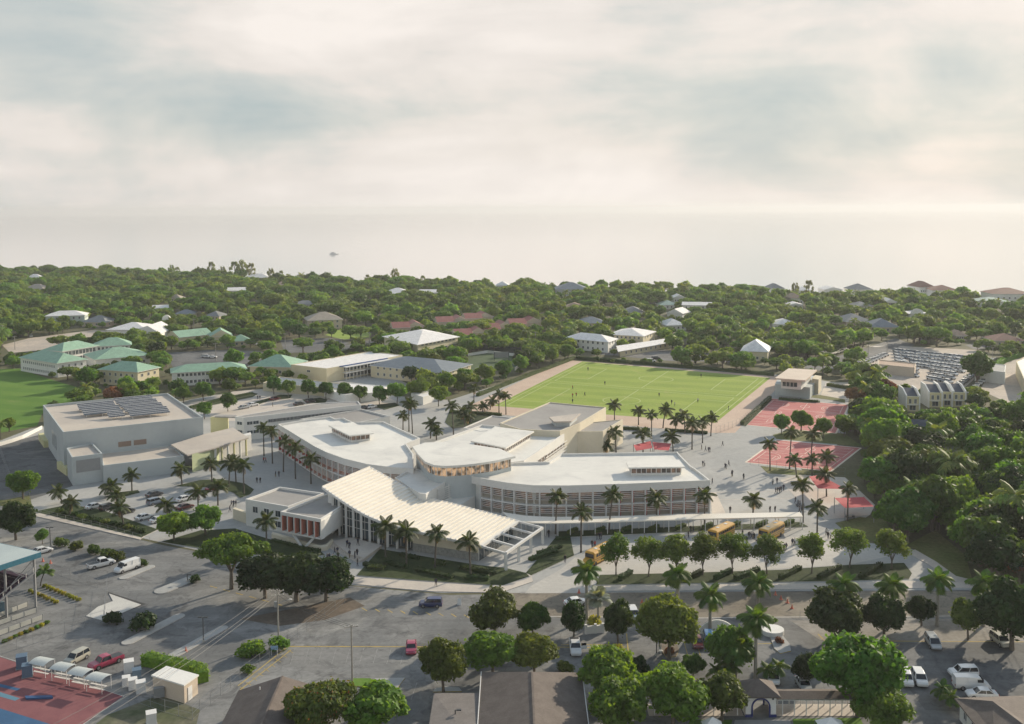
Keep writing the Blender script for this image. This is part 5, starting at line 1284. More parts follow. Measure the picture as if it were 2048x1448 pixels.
# houses among the trees
HS = 'houses among the trees'
H = [
 (70, 551, 30, 12, 12, 3.2, 3.4, M_hwhite, R_white, 'small white hip-roofed house close to the shore at the far left', 'hip', 1),
 (75, 572, 44, 14, -6, 3.2, 4.0, M_hwhite, R_beige, 'beige hip-roofed house below the small white one at the far left', 'hip', 1),
 (134, 625, 78, 14, 14, 6.4, 2.6, mat('house_mint', (0.50, 0.58, 0.53), (0.55, 0.63, 0.58), .3, .8), R_white, 'two-storey pale mint house with a white roof behind a tree', 'hip', 2),
 (200, 636, 56, 14, -10, 3.2, 3.6, M_hpink, R_grey, 'house with a dark grey roof left of the white church', 'hip', 1),
 (516, 551, 58, 20, 8, 3.6, 4.2, M_hwhite, R_white, 'large white hip roof near the shore, left of the boat', 'hip', 1),
 (473, 577, 60, 16, 16, 4.0, 2.2, M_hwhite, R_white, 'long white-roofed house in the trees at left centre', 'gable', 1),
 (562, 566, 26, 12, 0, 3.2, 2.6, M_hpink, R_tan, 'small pinkish roof right of the large white hip roof', 'hip', 1),
 (646, 630, 72, 18, 18, 6.0, 4.2, M_hpink, R_beige, 'large beige two-storey house with a steep hip roof above a bright lawn', 'hip', 2),
 (610, 604, 46, 12, 10, 3.2, 2.6, M_hwhite, R_grey, 'pale grey-roofed house behind the large beige house', 'hip', 1),
 (372, 622, 38, 12, 8, 3.4, 2.4, M_hwhite, R_blue, 'blue-grey roofed house right of the church', 'hip', 1),
 (432, 626, 34, 12, -12, 3.2, 2.8, M_hpink, R_grey, 'grey roof deep in the trees right of the church', 'hip', 1),
 (326, 612, 40, 10, 14, 3.2, 1.8, M_hwhite, R_white, 'thin white roof edge among trees above the church', 'gable', 1),
 (352, 592, 28, 10, 0, 3.2, 2.8, M_hpink, R_beige, 'tan roof among trees above the church', 'hip', 1),
 (795, 580, 54, 20, 6, 4.2, 4.0, M_hwhite, R_white, 'white hip-roofed villa left of a white pair near the centre', 'hip', 1),
 (862, 581, 46, 16, -4, 4.2, 2.0, M_hwhite, R_white, 'white flat-topped villa right of a white pair near the centre', 'gable', 1),
 (1005, 566, 26, 14, 0, 4.0, 3.4, M_hwhite, R_white, 'small white hip roof on the skyline trees near the centre', 'hip', 1),
 (1142, 570, 66, 24, 0, 8.0, 5.0, mat('house_slate', (0.42, 0.45, 0.47), (0.47, 0.5, 0.52), .3, .8), R_blue, 'large blue-grey mansion above the pitch near the shore', 'hip', 2),
 (1148, 609, 44, 16, -8, 3.4, 3.4, M_hpink, R_tan, 'brown hip roof below the blue-grey mansion', 'hip', 1),
 (1182, 638, 56, 16, 6, 3.2, 3.2, M_hpink, R_blue, 'blue-grey hip roof above the left white house', 'hip', 1),
 (1266, 617, 44, 16, -6, 3.2, 3.4, M_hwhite, R_grey, 'pale grey hip roof above the right white house', 'hip', 1),
 (1335, 604, 40, 14, 4, 3.2, 3.0, M_hwhite, R_palegreen, 'pale green hip roof behind the white two-storey house', 'hip', 1),
 (1356, 591, 24, 12, 0, 4.0, 2.2, M_hwhite, R_white, 'small white roof behind the pale green one', 'gable', 1),
 (1394, 606, 60, 14, -12, 6.4, 1.6, M_hwhite, R_white, 'white two-storey house with a low roof right of centre', 'gable', 2),
 (1357, 620, 34, 14, -30, 4.4, 3.0, M_hwhite, R_white, 'steep white gable below the white two-storey house', 'gable', 1),
 (1344, 642, 44, 16, 10, 3.4, 3.2, M_hwhite, R_white, 'white and pinkish roof above the long low building', 'hip', 1),
 (1512, 688, 54, 18, -18, 5.0, 4.6, M_hcream, R_white, 'tent-like white pyramid-roofed house above the pitch', 'hip', 1),
 (1565, 641, 48, 16, -10, 3.8, 2.6, M_hwhite, R_white, 'white bungalow with a pale hip roof and arches', 'hip', 1),
 (1589, 606, 28, 12, -4, 3.6, 1.4, M_hwhite, R_white, 'small flat white roof up the hillside trees', 'gable', 1),
 (1586, 590, 28, 16, 8, 5.0, 3.2, M_hwhite, R_tan, 'white house with a tan roof near the right shore', 'hip', 1),
 (1704, 633, 58, 20, 6, 3.4, 4.0, M_hpink, R_grey, 'left of two grey hip roofs above the big dark trees', 'hip', 1),
 (1762, 643, 60, 20, -8, 3.4, 4.2, M_hpink, R_blue, 'right of two grey hip roofs above the big dark trees', 'hip', 1),
 (1720, 606, 36, 14, 4, 3.6, 2.4, M_hwhite, R_grey, 'pale roof above the left grey hip roof', 'hip', 1),
 (1776, 599, 24, 14, -6, 6.2, 2.2, M_hwhite, R_white, 'narrow white two-storey gable near the right shore', 'gable', 2),
 (1912, 664, 24, 10, 10, 3.0, 2.6, M_hpink, R_tan, 'small tan hut roof above the car yard', 'hip', 1),
 (2008, 672, 62, 16, -6, 3.4, 3.0, M_hpink, R_brownred, 'brown-roofed house above the right edge hedge', 'hip', 1),
 (1980, 597, 62, 20, -4, 4.4, 2.6, M_hwhite, R_palegreen, 'pale green roof near the shore at the right', 'hip', 1),
 (1548, 571, 30, 18, 6, 5.0, 4.0, M_hwhite, R_grey, 'pale shore house, leftmost of four on the right waterline', 'hip', 1),
 (1606, 576, 36, 18, -6, 4.4, 2.6, M_hwhite, R_white, 'pale shore house, second of four on the right waterline', 'hip', 1),
 (1660, 575, 38, 18, 0, 4.4, 2.2, M_hwhite, R_white, 'long pale shore house, third of four on the right waterline', 'gable', 1),
 (1716, 572, 42, 20, 4, 5.0, 4.4, M_hwhite, R_grey, 'pale shore house, rightmost of four on the right waterline', 'hip', 1),
 (1842, 567, 34, 22, 4, 8.0, 4.4, M_hwhite, R_brownred, 'shore villa with a peaked brown-red roof at the right', 'hip', 2),
 (1884, 574, 54, 22, -8, 7.0, 3.6, M_hwhite, R_brownred, 'long shore villa sloping down beside the peaked brown-red roof', 'hip', 2),
 (2012, 580, 80, 24, -4, 8.0, 3.8, M_hwhite, R_brownred, 'brown-red roofed shore villa at the right edge', 'hip', 2),
 (2028, 540 + 130, 30, 12, 0, 3.0, 2.0, M_hpink, R_beige, 'beige roof beside the brown-roofed house at the right edge', 'hip', 1)]
for u, v, wp, dp, rz, hw, hr, wm, rm, lb, kd, rw_ in H[:-1]: house_px(u, v, wp, dp, rz, hw, hr, wm, rm, lb, kd, rw_, n=(4, 2) if rw_ == 1 else (6, 3), group=HS)
# the two white houses and the long low one above the pitch
house4([P(1128, 697), P(1216, 706), P(1234, 699), P(1150, 690)], 5.8, 2.6, M_hwhite, R_white, 'white two-storey house with ribbed roof, left of a pair above the pitch', 'hip', 2, n=(8, 3))
house4([P(1218, 690), P(1286, 694), P(1310, 684), P(1244, 679)], 6.0, 2.6, M_hcream, R_white, 'white-roofed cream two-storey house, right of a pair above the pitch', 'hip', 2, n=(7, 4))
house4([P(1240, 714), P(1350, 694), P(1340, 688), P(1236, 704)], 3.2, .8, M_hcream, R_white, 'long low flat white building above the pitch', 'gable', 1, n=(10, 2), over=1.2)
# terracotta villas
vi = [(800, 648, 1), (828, 645, 1), (888, 637, 2), (916, 635, 2), (944, 630, 2), (966, 627, 2), (924, 662, 3), (952, 657, 3), (980, 651, 3), (1004, 646, 3), (1032, 641, 3), (1062, 637, 3)]
rows_ = {1: 'left', 2: 'upper', 3: 'lower'}
cnt = {}
for u, v, r_ in vi:
    cnt[r_] = cnt.get(r_, 0) + 1; tot = sum(1 for x in vi if x[2] == r_)
    house_px(u, v, 34, 13, 14, 4.6, 2.8, M_hpink, R_red, 'red-tiled villa in the %s row, %s' % (rows_[r_], ordlab(cnt[r_] - 1, tot)), 'gable', 1, n=(3, 2), group='red-tiled villas', ridge='front' if cnt[r_] % 2 else 'side')
# arch-fronted white building, car yard office, sheds at right
ab = house_px(1832, 624, 40, 14, -4, 4.6, .6, M_hwhite, R_white, 'white building with a rounded arch parapet at the right', 'gable', 1, n=(5, 2), name='arch_building', cat='building')
p = ab.location; bb = MB()
q = [(4.2 * math.cos(math.pi * k / 10), 4.6 + 3.2 * math.sin(math.pi * k / 10)) for k in range(11)]
bb.v = [(p.x - 2 + x, p.y - 6.6 + y, z) for y in (-.4, .4) for x, z in q]; bb.f = [tuple(range(11)), tuple(range(21, 10, -1))] + [(i, 11 + i, 11 + (i + 1) % 11, (i + 1) % 11) for i in range(11)]; bb.m = [0] * len(bb.f); bb.build('arch_parapet', M_hwhite, ab)
building('yard_office', 'low brown-roofed office in the car yard', 'building', [(1757, 719), (1832, 727), (1829, 735), (1756, 728)], 4.0, M_hpink, R_tan, 0.3)
building('warehouse', 'white shed roof between the car yard and the sandy lot', 'building', [(1950, 722), (2012, 730), (2010, 744), (1950, 738)], 5.0, M_hwhite, R_grey, 0.2)
building('warehouse', 'large cream warehouse at the right edge', 'building', [(2032, 722), (2080, 700), (2130, 715), (2110, 760), (2048, 758)], 6.0, M_hcream, R_white, 0.3)
# yellow row houses in the right-hand wood
for i, (u, v, w_, lb) in enumerate([(1828, 823, 26, 'yellow row house with a navy roof, standing alone left of the three'), (1873, 815, 26, 'left one of three joined yellow row houses with navy roofs'), (1897, 813, 24, 'middle one of three joined yellow row houses with navy roofs'), (1920, 814, 26, 'right one of three joined yellow row houses with navy roofs')]):
    p = P(u, v); d = UV(p)[2]; w2 = w_ * d / FPX; th = thing('row_house', lb, 'house', p, 0, 'yellow row houses'); c = rect((p.x, p.y + 5), w2 * .9, 10, R(-6)); excl(offset(c, -3)); cs = c
    MB().prism(c, 0, 5.4).build('wall', M_hyel, th)
    b = MB(); o = [(c[0].x, c[0].y, 4.9), (c[1].x, c[1].y, 4.9), (c[2].lerp(c[1], .3).x, c[2].lerp(c[1], .3).y, 7.6), (c[3].lerp(c[0], .3).x, c[3].lerp(c[0], .3).y, 7.6), (c[2].x, c[2].y, 5.4), (c[3].x, c[3].y, 5.4)]
    b.face([o[0], o[1], o[2], o[3]]); b.face([o[3], o[2], o[4], o[5]]); b.face([o[1], o[4], o[2]]); b.face([o[0], o[3], o[5]]); b.build('roof', R_navy, th)
    for s in (0, 1):
        a_, b2 = (c[0], c[3]) if s == 0 else (c[1], c[2]); dx = -.2 if s == 0 else .2
        pw = MB(); pw.v = [(q_.x + dx + e_, q_.y - .3, z) for e_ in (-.25, .25) for q_, z in ((a_, 0), (a_, 6.0), (a_.lerp(b2, .5), 7.9), (b2, 8.1), (b2, 0))]
        pw.f = [(0, 1, 2, 3, 4), (9, 8, 7, 6, 5)] + [(k, (k + 1) % 5, 5 + (k + 1) % 5, 5 + k) for k in range(5)]; pw.m = [0] * 7; pw.build('party_wall', M_hwhite, th)
    windows(th, c[0], c[1], [3.8], 2, .9, 1.7); windows(th, c[0], c[1], [1.4], 1, 2.2, 1.8)
    MB().box((c[0].lerp(c[1], .5).x, c[0].y - .6, 2.6), (w2 * .8, 1.2, .15)).build('balcony', M_trim, th)
    keep(u - w_ / 2, v - 34, u + w_ / 2, v - 4, d)
for i, (u, v, w_) in enumerate([(1790, 852, 34), (1838, 846, 26), (1910, 838, 30), (1938, 836, 26)]):
    house_px(u, v, w_, 9, -6, 4.6, 2.4, M_hyel, R_navy, 'navy-roofed yellow house half buried in the wood, %s of four' % ordlab(i, 4), 'gable', 1, n=(2, 1), keepit=False, group='half-buried yellow houses', ridge='front')
# turf pitch fence walls and backboard
tf = PL([(936, 712), (975, 706), (1060, 716), (1030, 741), (930, 741)])
tw = thing('pitch_wall', 'low white wall round the small dark turf pitch', 'wall', cen(tf))
for a, b_ in ((tf[0], tf[1]), (tf[1], tf[2]), (tf[2], tf[3])): MB().bar(a + Vector((0, 0, .7)), b_ + Vector((0, 0, .7)), .3, 1.4).build('panel', M_hwhite, tw)
p = P(1003, 722); fr_ = thing('goal_frame', 'dark backboard on posts at the edge of the small turf pitch', 'goal', p)
for dx in (-3.6, 3.6): MB().box((p.x + dx, p.y, 2.2), (.3, .3, 4.4)).build('post', M_dark, fr_)
MB().box((p.x, p.y, 3.1), (7.4, .2, 2.8)).build('board', M_grey, fr_)
bf = thing('boundary_fence', 'dark green screen fence behind the small turf pitch', 'fence', P(1000, 704))
pts = resample(PL([(916, 699), (960, 700), (1060, 709)]), 8)
for a, b_ in zip(pts, pts[1:]): MB().bar(a + Vector((0, 0, 1.6)), b_ + Vector((0, 0, 1.6)), .15, 3.0).build('panel', plain('screen_green', (0.03, 0.045, 0.04), .8), bf)
for p in pts: MB().box((p.x, p.y, 1.7), (.2, .2, 3.4)).build('post', M_dark, bf)
# boat on the sea
p = P(668, 509, -1.2); S_ = .55; bt = thing('motor_yacht', 'small white motor yacht out on the sea', 'boat', (p.x, p.y, -1.2))
bm = MB(); prof_ = [(-1, .55), (-.6, .9), (.3, .95), (.75, .6), (1, 0)]
V = []
for z, k in ((0, .75), (2.6, 1.0)):
    V += [(p.x + x * 9 * k, p.y + y * 2.2 * k, z * .6 - 1.3) for x, y in prof_] + [(p.x + x * 9 * k, p.y - y * 2.2 * k, z * .6 - 1.3) for x, y in prof_[::-1][1:]]
n_ = 9; bm.v = V; bm.f = [tuple(range(n_, 2 * n_))] + [(i, (i + 1) % n_, n_ + (i + 1) % n_, n_ + i) for i in range(n_)]; bm.m = [0] * len(bm.f)
bm.build('hull', M_trim, bt)
MB().box((p.x - 1, p.y, .9), (9.5, 3, 1.3)).build('cabin', M_trim, bt); MB().box((p.x - 1.6, p.y, 2.1), (5.5, 2.6, 1.1)).build('bridge', M_grey, bt); MB().bar((p.x - 1.6, p.y, 2.6), (p.x - 2.4, p.y, 4.4), .25).build('mast', M_trim, bt)
# ================================================================== vehicles
M_tyre = plain('tyre_rubber', (0.02, 0.02, 0.022), 0.8); M_rim = plain('rim_alloy', (0.35, 0.35, 0.36), 0.35, 0.6)
M_cglass = glassmat('car_glass', (0.012, 0.016, 0.022), 0.05); M_lampf = plain('headlight', (0.75, 0.75, 0.72), 0.15); M_lampr = plain('tail_light', (0.35, 0.02, 0.02), 0.2)
def paint(name, c):
    if name in MATS: return MATS[name]
    m = plain(name, c, 0.28, 0.0, 0.6, 0.03); m.node_tree.nodes['Principled BSDF'].inputs['Coat Weight'].default_value = 0.5; return m
PAINT = {'white': paint('paint_white', (0.72, 0.72, 0.71)), 'black': paint('paint_black', (0.018, 0.018, 0.022)), 'red': paint('paint_red', (0.30, 0.02, 0.045)), 'crimson': paint('paint_crimson', (0.36, 0.03, 0.08)), 'blue': paint('paint_blue', (0.02, 0.035, 0.13)),
         'skyblue': paint('paint_skyblue', (0.03, 0.14, 0.34)), 'silver': paint('paint_silver', (0.40, 0.42, 0.43)), 'beige': paint('paint_beige', (0.42, 0.40, 0.33)), 'maroon': paint('paint_maroon', (0.14, 0.015, 0.02)), 'slate': paint('paint_slate', (0.16, 0.2, 0.26)), 'bus': paint('paint_bus_yellow', (0.62, 0.33, 0.03))}
def loft(secs, m):
    """closed skin through cross-sections of equal point count"""
    b = MB(); n = len(secs[0])
    for s in secs: b.v += s
    for k in range(len(secs) - 1):
        for j in range(n): b.f.append((k * n + j, (k + 1) * n + j, (k + 1) * n + (j + 1) % n, k * n + (j + 1) % n))
    b.f += [tuple(range(n)), tuple(range((len(secs) - 1) * n + n - 1, (len(secs) - 1) * n - 1, -1))]
    b.m = [0] * len(b.f); return b
def section(x, w, z0, z1, tuck=.9, top=.93):
    h = w / 2
    return [(x, -h * tuck, z0), (x, h * tuck, z0), (x, h, z0 + (z1 - z0) * .35), (x, h, z0 + (z1 - z0) * .7), (x, h * top, z1), (x, -h * top, z1), (x, -h, z0 + (z1 - z0) * .7), (x, -h, z0 + (z1 - z0) * .35)]
CARDEF = {  # body stations (x, width, top z), cabin (x0 bottom rear, x1 bottom front, x0 top, x1 top, z0, z1), wheelbase positions, radius
 'sedan': ([(-2.3, 1.55, .72), (-2.2, 1.7, .92), (-1.5, 1.78, .98), (1.0, 1.8, .95), (1.9, 1.74, .82), (2.25, 1.5, .6)], (-1.75, 1.15, -1.0, .35, .93, 1.42), (-1.35, 1.4), .33),
 'suv': ([(-2.2, 1.7, .9), (-2.15, 1.8, 1.08), (-1.0, 1.84, 1.08), (1.0, 1.84, 1.05), (1.9, 1.8, .95), (2.2, 1.6, .7)], (-2.12, 1.2, -1.95, .5, 1.04, 1.68), (-1.3, 1.35), .38),
 'pickup': ([(-2.8, 1.8, .95), (-2.75, 1.9, 1.12), (-.6, 1.92, 1.12), (1.2, 1.92, 1.1), (2.5, 1.88, 1.05), (2.8, 1.7, .75)], (-.55, 1.45, -.4, .85, 1.08, 1.78), (-1.75, 1.8), .42),
 'van': ([(-2.7, 1.85, 1.2), (-2.65, 1.95, 1.25), (-1, 1.98, 1.25), (1.4, 1.98, 1.2), (2.3, 1.9, 1.05), (2.65, 1.7, .75)], (-2.66, 1.75, -2.6, 1.0, 1.2, 2.05), (-1.6, 1.75), .38),
 'minivan': ([(-2.3, 1.75, .9), (-2.25, 1.82, 1.05), (-1, 1.86, 1.05), (1.0, 1.86, 1.0), (1.95, 1.8, .85), (2.3, 1.55, .62)], (-2.2, 1.5, -2.0, .6, 1.0, 1.66), (-1.35, 1.45), .35)}
_cm = {}
def carparts(kind, colr):
    if (kind, colr) in _cm: return _cm[(kind, colr)]
    st, cb, wb, wr = CARDEF[kind]; pm = PAINT[colr]
    body = loft([section(x, w_, .28 if abs(x) < 2.2 else .36, z) for x, w_, z in st], pm)
    x0, x1, t0, t1, z0, z1 = cb; W = max(s[1] for s in st)
    def ring(x0, x1, z, k): h = W / 2 * k; return [(x0, -h, z), (x1, -h * .96, z), (x1, h * .96, z), (x0, h, z)]
    cab = MB(); lo, hi = ring(x0, x1, z0 - .05, .93), ring(t0, t1, z1, .78)
    cab.v = lo + hi; cab.f = [(0, 1, 5, 4), (1, 2, 6, 5), (2, 3, 7, 6), (3, 0, 4, 7), (4, 5, 6, 7)]; cab.m = [0] * 5
    if kind == 'van': cab.m = [0, 1, 0, 0, 0]
    roof = loft([section(t0 - .06, W * .74, z1 - .05, z1 + .02, 1, .9), section((t0 + t1) / 2, W * .8, z1 - .03, z1 + .07, 1, .86), section(t1 + .1, W * .74, z1 - .07, z1 + .01, 1, .9)], pm)
    pil = MB()
    for sx in (-1, 1):
        for f_ in (0, .46, 1) if kind not in ('pickup',) else (0, 1):
            a = Vector((x0 + (x1 - x0) * f_, sx * W / 2 * .94, z0 - .04)); b_ = Vector((t0 + (t1 - t0) * f_, sx * W / 2 * .79, z1)); pil.bar(a, b_, .09, .07, (1, 0, 0))
    wh = MB(); wh.tube([(0, -.11, 0), (0, .11, 0)], wr, 14); rm_ = MB().tube([(0, -.125, 0), (0, .125, 0)], wr * .58, 10)
    lf = MB().box((0, 0, 0), (.08, .34, .16)); lr = MB().box((0, 0, 0), (.06, .26, .22))
    parts = {'body': body.mesh('body', pm, smooth=False), 'cabin': cab.mesh('window', [M_cglass if kind != 'van' else pm, M_cglass]), 'roof': roof.mesh('roof', pm), 'pillars': pil.mesh('pillar', pm), 'wheel': wh.mesh('wheel', M_tyre), 'rim': rm_.mesh('rim', M_rim), 'lf': lf.mesh('headlight', M_lampf), 'lr': lr.mesh('tail_light', M_lampr)}
    if kind == 'pickup': parts['bed'] = MB().box((-1.68, 0, 1.10), (2.0, 1.55, .09)).mesh('bed', M_dark)
    if kind == 'van': parts['sidew'] = MB().box((1.05, 0, 1.6), (.9, 1.83, .42)).mesh('side_window', M_cglass)
    _cm[(kind, colr)] = parts; return parts
def car(kind, colr, pos, rz, label, group=None, cat=None, z=0.0):
    p = carparts(kind, colr); st, cb, wb, wr = CARDEF[kind]; W = max(s[1] for s in st)
    th = thing({'pickup': 'pickup_truck', 'van': 'parked_van'}.get(kind, 'parked_car'), label, cat or {'pickup': 'pickup', 'van': 'van'}.get(kind, 'car'), (pos[0], pos[1], z + .02), rz, group)
    place('body', p['body'], th); place('window', p['cabin'], th); place('roof', p['roof'], th); place('pillar', p['pillars'], th)
    for x in wb:
        for s in (-1, 1): w_ = place('wheel', p['wheel'], th, (x, s * (W / 2 - .1), wr)); place('rim', p['rim'], w_)
    xf, xr = st[-1][0], st[0][0]
    for s in (-1, 1): place('headlight', p['lf'], th, (xf - .16, s * W * .34, .62)); place('tail_light', p['lr'], th, (xr + .0, s * W * .38, .82))
    if 'bed' in p: place('bed', p['bed'], th)
    if 'sidew' in p: place('side_window', p['sidew'], th)
    return th
def car_px(kind, colr, a, b, label, group=None, **kw):
    """a = ground pixel under the rear, b = ground pixel under the front"""
    A_, B_ = P(*a), P(*b); m_ = A_.lerp(B_, .5); d = B_ - A_
    return car(kind, colr, m_, math.atan2(d.y, d.x), label, group, **kw)
car_px('pickup', 'white', (178, 1139), (226, 1127), 'white pickup with a dark open bed parked by the roadside strip')
car_px('van', 'white', (274, 1134), (234, 1148), 'white panel van parked right of the white pickup')
car_px('sedan', 'white', (70, 1110), (97, 1103), 'white car half hidden behind the grandstand roof')
car_px('suv', 'beige', (170, 1314), (136, 1332), 'beige SUV with dark roof rails near the track shelters')
car_px('pickup', 'crimson', (240, 1320), (184, 1341), 'crimson pickup beside the beige SUV', z=0)
car_px('suv', 'blue', (881, 1213), (842, 1213), 'dark blue SUV driving along the road')
car_px('sedan', 'crimson', (823, 1289), (822, 1314), 'crimson car parked across the yellow-edged bays')
pk = car_px('pickup', 'white', (1148, 1285), (1153, 1318), 'white pickup with its door open beside a tree')
dr_ = place('open_door', MB().box((0, .5, .55), (.09, 1.0, .62)).mesh('open_door', PAINT['white']), pk, (.95, .93, .4), (0, 0, .25)); place('door_window', MB().box((0, .5, 1.05), (.05, .85, .42)).mesh('door_window', M_cglass), dr_)
car_px('sedan', 'white', (1136, 1212), (1168, 1208), 'white car glimpsed behind the tall palm and silvery fan palm')
car_px('suv', 'white', (1263, 1228), (1270, 1243), 'white SUV at the right edge of the dark upright tree')
car_px('sedan', 'maroon', (1389, 1277), (1398, 1304), 'dark maroon car in the bay right of the flag pole island')
car_px('suv', 'skyblue', (1415, 1274), (1422, 1300), 'blue SUV next to the dark maroon car')
car_px('minivan', 'white', (1543, 1348), (1549, 1374), 'white minivan behind the gatehouse roof')
car_px('sedan', 'silver', (1602, 1368), (1612, 1384), 'pale car under the small dark tree by the gatehouse')
car_px('minivan', 'silver', (1858, 1280), (1874, 1303), 'silver minivan alone in the lower right car park')
car_px('suv', 'beige', (1988, 1278), (2014, 1298), 'tan SUV at the edge of the big dark tree on the right')
car_px('suv', 'white', (1806, 1352), (1817, 1378), 'white SUV, left of two parked nose out in front of the thin grey tree', 'pair of white SUVs')
car_px('suv', 'white', (1832, 1352), (1846, 1378), 'white SUV, right of two parked nose out in front of the thin grey tree', 'pair of white SUVs')
car_px('suv', 'white', (1950, 1352), (1902, 1352), 'white SUV, rearmost of three at the lower right')
car_px('van', 'white', (1918, 1376), (1968, 1378), 'white van with a blue rear, middle of three at the lower right')
car_px('sedan', 'white', (1986, 1396), (1940, 1394), 'white car, nearest of three at the lower right')
LC = 'cars in the left car park'
for kd, cl, u, v, lb in (('sedan', 'white', 189, 1017, 'white car at the left end of the left car park'), ('suv', 'black', 217, 1020, 'black SUV next to the leftmost white car'), ('sedan', 'black', 252, 1027, 'dark car behind the short palm in the left car park'),
    ('sedan', 'black', 309, 993, 'black saloon at the back of the left car park'), ('suv', 'slate', 311, 1008, 'blue-grey SUV in front of the black saloon'), ('sedan', 'white', 369, 1002, 'white car at the right of the left car park'),
    ('sedan', 'maroon', 370, 1018, 'dark red car below the white one in the left car park'), ('sedan', 'red', 428, 981, 'red car behind the island palms'), ('sedan', 'white', 289, 1039, 'white car at the front of the left car park'), ('sedan', 'white', 318, 1044, 'white car hidden beside the bright pair of trees')):
    car_px(kd, cl, (u - 14, v + 3.5), (u + 14, v - 4), lb, LC)
for kd, cl, u, v, lb in (('sedan', 'silver', 488, 817, 'grey car in the upper car park, left one'), ('sedan', 'white', 506, 812, 'white car in the upper car park beside the grey one'), ('sedan', 'maroon', 550, 800, 'dark red car in the upper car park'), ('suv', 'black', 622, 805, 'black SUV in the upper car park'), ('sedan', 'black', 598, 810, 'black car half hidden by the long hall roof'), ('sedan', 'white', 743, 816, 'white car right of the long hall'), ('sedan', 'black', 729, 818, 'dark car right of the long hall')):
    car_px(kd, cl, (u - 9, v + 2), (u + 9, v - 1.5), lb, 'cars in the upper car park')
# school buses
def bus(a, b, label):
    A_, B_ = P(*a), P(*b); m_ = A_.lerp(B_, .5); d = B_ - A_; th = thing('school_bus', label, 'bus', m_, math.atan2(d.y, d.x), 'yellow school buses')
    for nm, me in BUS['once']: place(nm, me, th)
    for x in (-2.6, 3.0):
        for s in (-1, 1): place('wheel', BUS['wheel'], th, (x, s * 1.1, .48))
    for s in (-1, 1): place('headlight', BUS['lf'], th, (4.86, s * .75, .95))
    for k in range(8):
        for s in (-1, 1): place('side_window', BUS['win'], th, (-3.9 + k * .9, s * 1.235, 2.15))
    return th
def arc_sec(x, w, z0, z1): return [(x, -w / 2, z0), (x, w / 2, z0), (x, w / 2, z1 - .35), (x, w * .42, z1 - .1), (x, w * .25, z1), (x, -w * .25, z1), (x, -w * .42, z1 - .1), (x, -w / 2, z1 - .35)]
BUS = {'once': [('body', loft([arc_sec(-4.6, 2.35, .55, 2.95), arc_sec(-4.4, 2.45, .45, 3.05), arc_sec(3.4, 2.45, .45, 3.05), arc_sec(3.55, 2.3, .5, 2.9)], PAINT['bus']).mesh('body', PAINT['bus'])), ('bonnet', loft([section(3.5, 2.1, .5, 1.7), section(4.6, 2.0, .5, 1.5), section(4.85, 1.8, .55, 1.2)], PAINT['bus']).mesh('bonnet', PAINT['bus'])),
    ('windscreen', MB().box((3.56, 0, 2.15), (.08, 2.1, .9)).mesh('windscreen', M_cglass)), ('stripe', MB().box((-.5, 0, 1.45), (8.0, 2.49, .1)).box((-.5, 0, 1.05), (8.0, 2.49, .08)).mesh('stripe', M_dark)), ('roof_hatch', MB().box((1.2, 0, 3.07), (.7, .7, .1)).box((-2.4, 0, 3.07), (.7, .7, .1)).mesh('roof_hatch', M_trim)), ('bumper', MB().box((4.9, 0, .6), (.15, 2.2, .25)).mesh('bumper', M_dark))],
    'wheel': MB().tube([(0, -.14, 0), (0, .14, 0)], .48, 14).mesh('wheel', M_tyre), 'lf': MB().box((0, 0, 0), (.1, .3, .3)).mesh('headlight', M_lampf), 'win': MB().box((0, 0, 0), (.72, .05, .62)).mesh('side_window', M_cglass)}
bus((1462, 1068), (1418, 1090), 'yellow school bus in the bay behind the young trees, left of two')
bus((1561, 1066), (1520, 1088), 'yellow school bus in the bay behind the young trees, right of two')
bus((1216, 1112), (1178, 1132), 'yellow school bus mostly hidden behind the leftmost young tree')
# packed car yard at the right
yard = PL([(1788, 700), (1948, 716), (1905, 772), (1800, 752)]); ycars = []
M_yglass = glassmat('yard_car_glass', (0.07, 0.085, 0.1), 0.2)
def lowcar(kind, colr):
    p = carparts(kind, colr); st, cb, wb, wr = CARDEF[kind]; b = MB()
    def add(me, mi, off=(0, 0, 0)):
        o = len(b.v); b.v += [(v.co.x + off[0], v.co.y + off[1], v.co.z + off[2]) for v in me.vertices]
        for f in me.polygons: b.f.append(tuple(i + o for i in f.vertices)); b.m.append(mi)
    add(p['body'], 0); add(p['cabin'], 1); add(p['roof'], 0); W = max(s[1] for s in st)
    for x in wb:
        for s in (-1, 1): add(p['wheel'], 2, (x, s * (W / 2 - .1), wr))
    return b.mesh('yard_car', [PAINT[colr], M_yglass, M_tyre])
LOW = {(k, c): lowcar(k, c) for k in ('sedan', 'suv', 'minivan') for c in ('white', 'silver', 'black', 'slate')}
LOW[('van', 'white')] = lowcar('van', 'white')
def yardcar(pos, rz, label, group, kd=None, cl=None):
    kd = kd or random.choice(('sedan', 'suv', 'suv', 'minivan')); cl = cl or random.choice(('white', 'white', 'white', 'white', 'silver', 'silver', 'slate'))
    cw = {'silver': 'silver', 'white': 'white', 'black': 'black', 'slate': 'blue-grey'}[cl]; kw_ = {'sedan': 'saloon', 'suv': 'SUV', 'minivan': 'minivan', 'van': 'van'}[kd]
    if label.startswith('car '): label = cw + ' ' + kw_ + label[3:]
    o = place('yard_car', LOW[(kd, cl)], None, (pos[0], pos[1], .03), (0, 0, rz)); tag(o, label, 'car', group); return o
lab_of = {'front': 'car in the front rows of the packed car yard', 'back': 'car in the back rows of the packed car yard'}
def P4(s, t, q): return q[0].lerp(q[1], s).lerp(q[3].lerp(q[2], s), t)
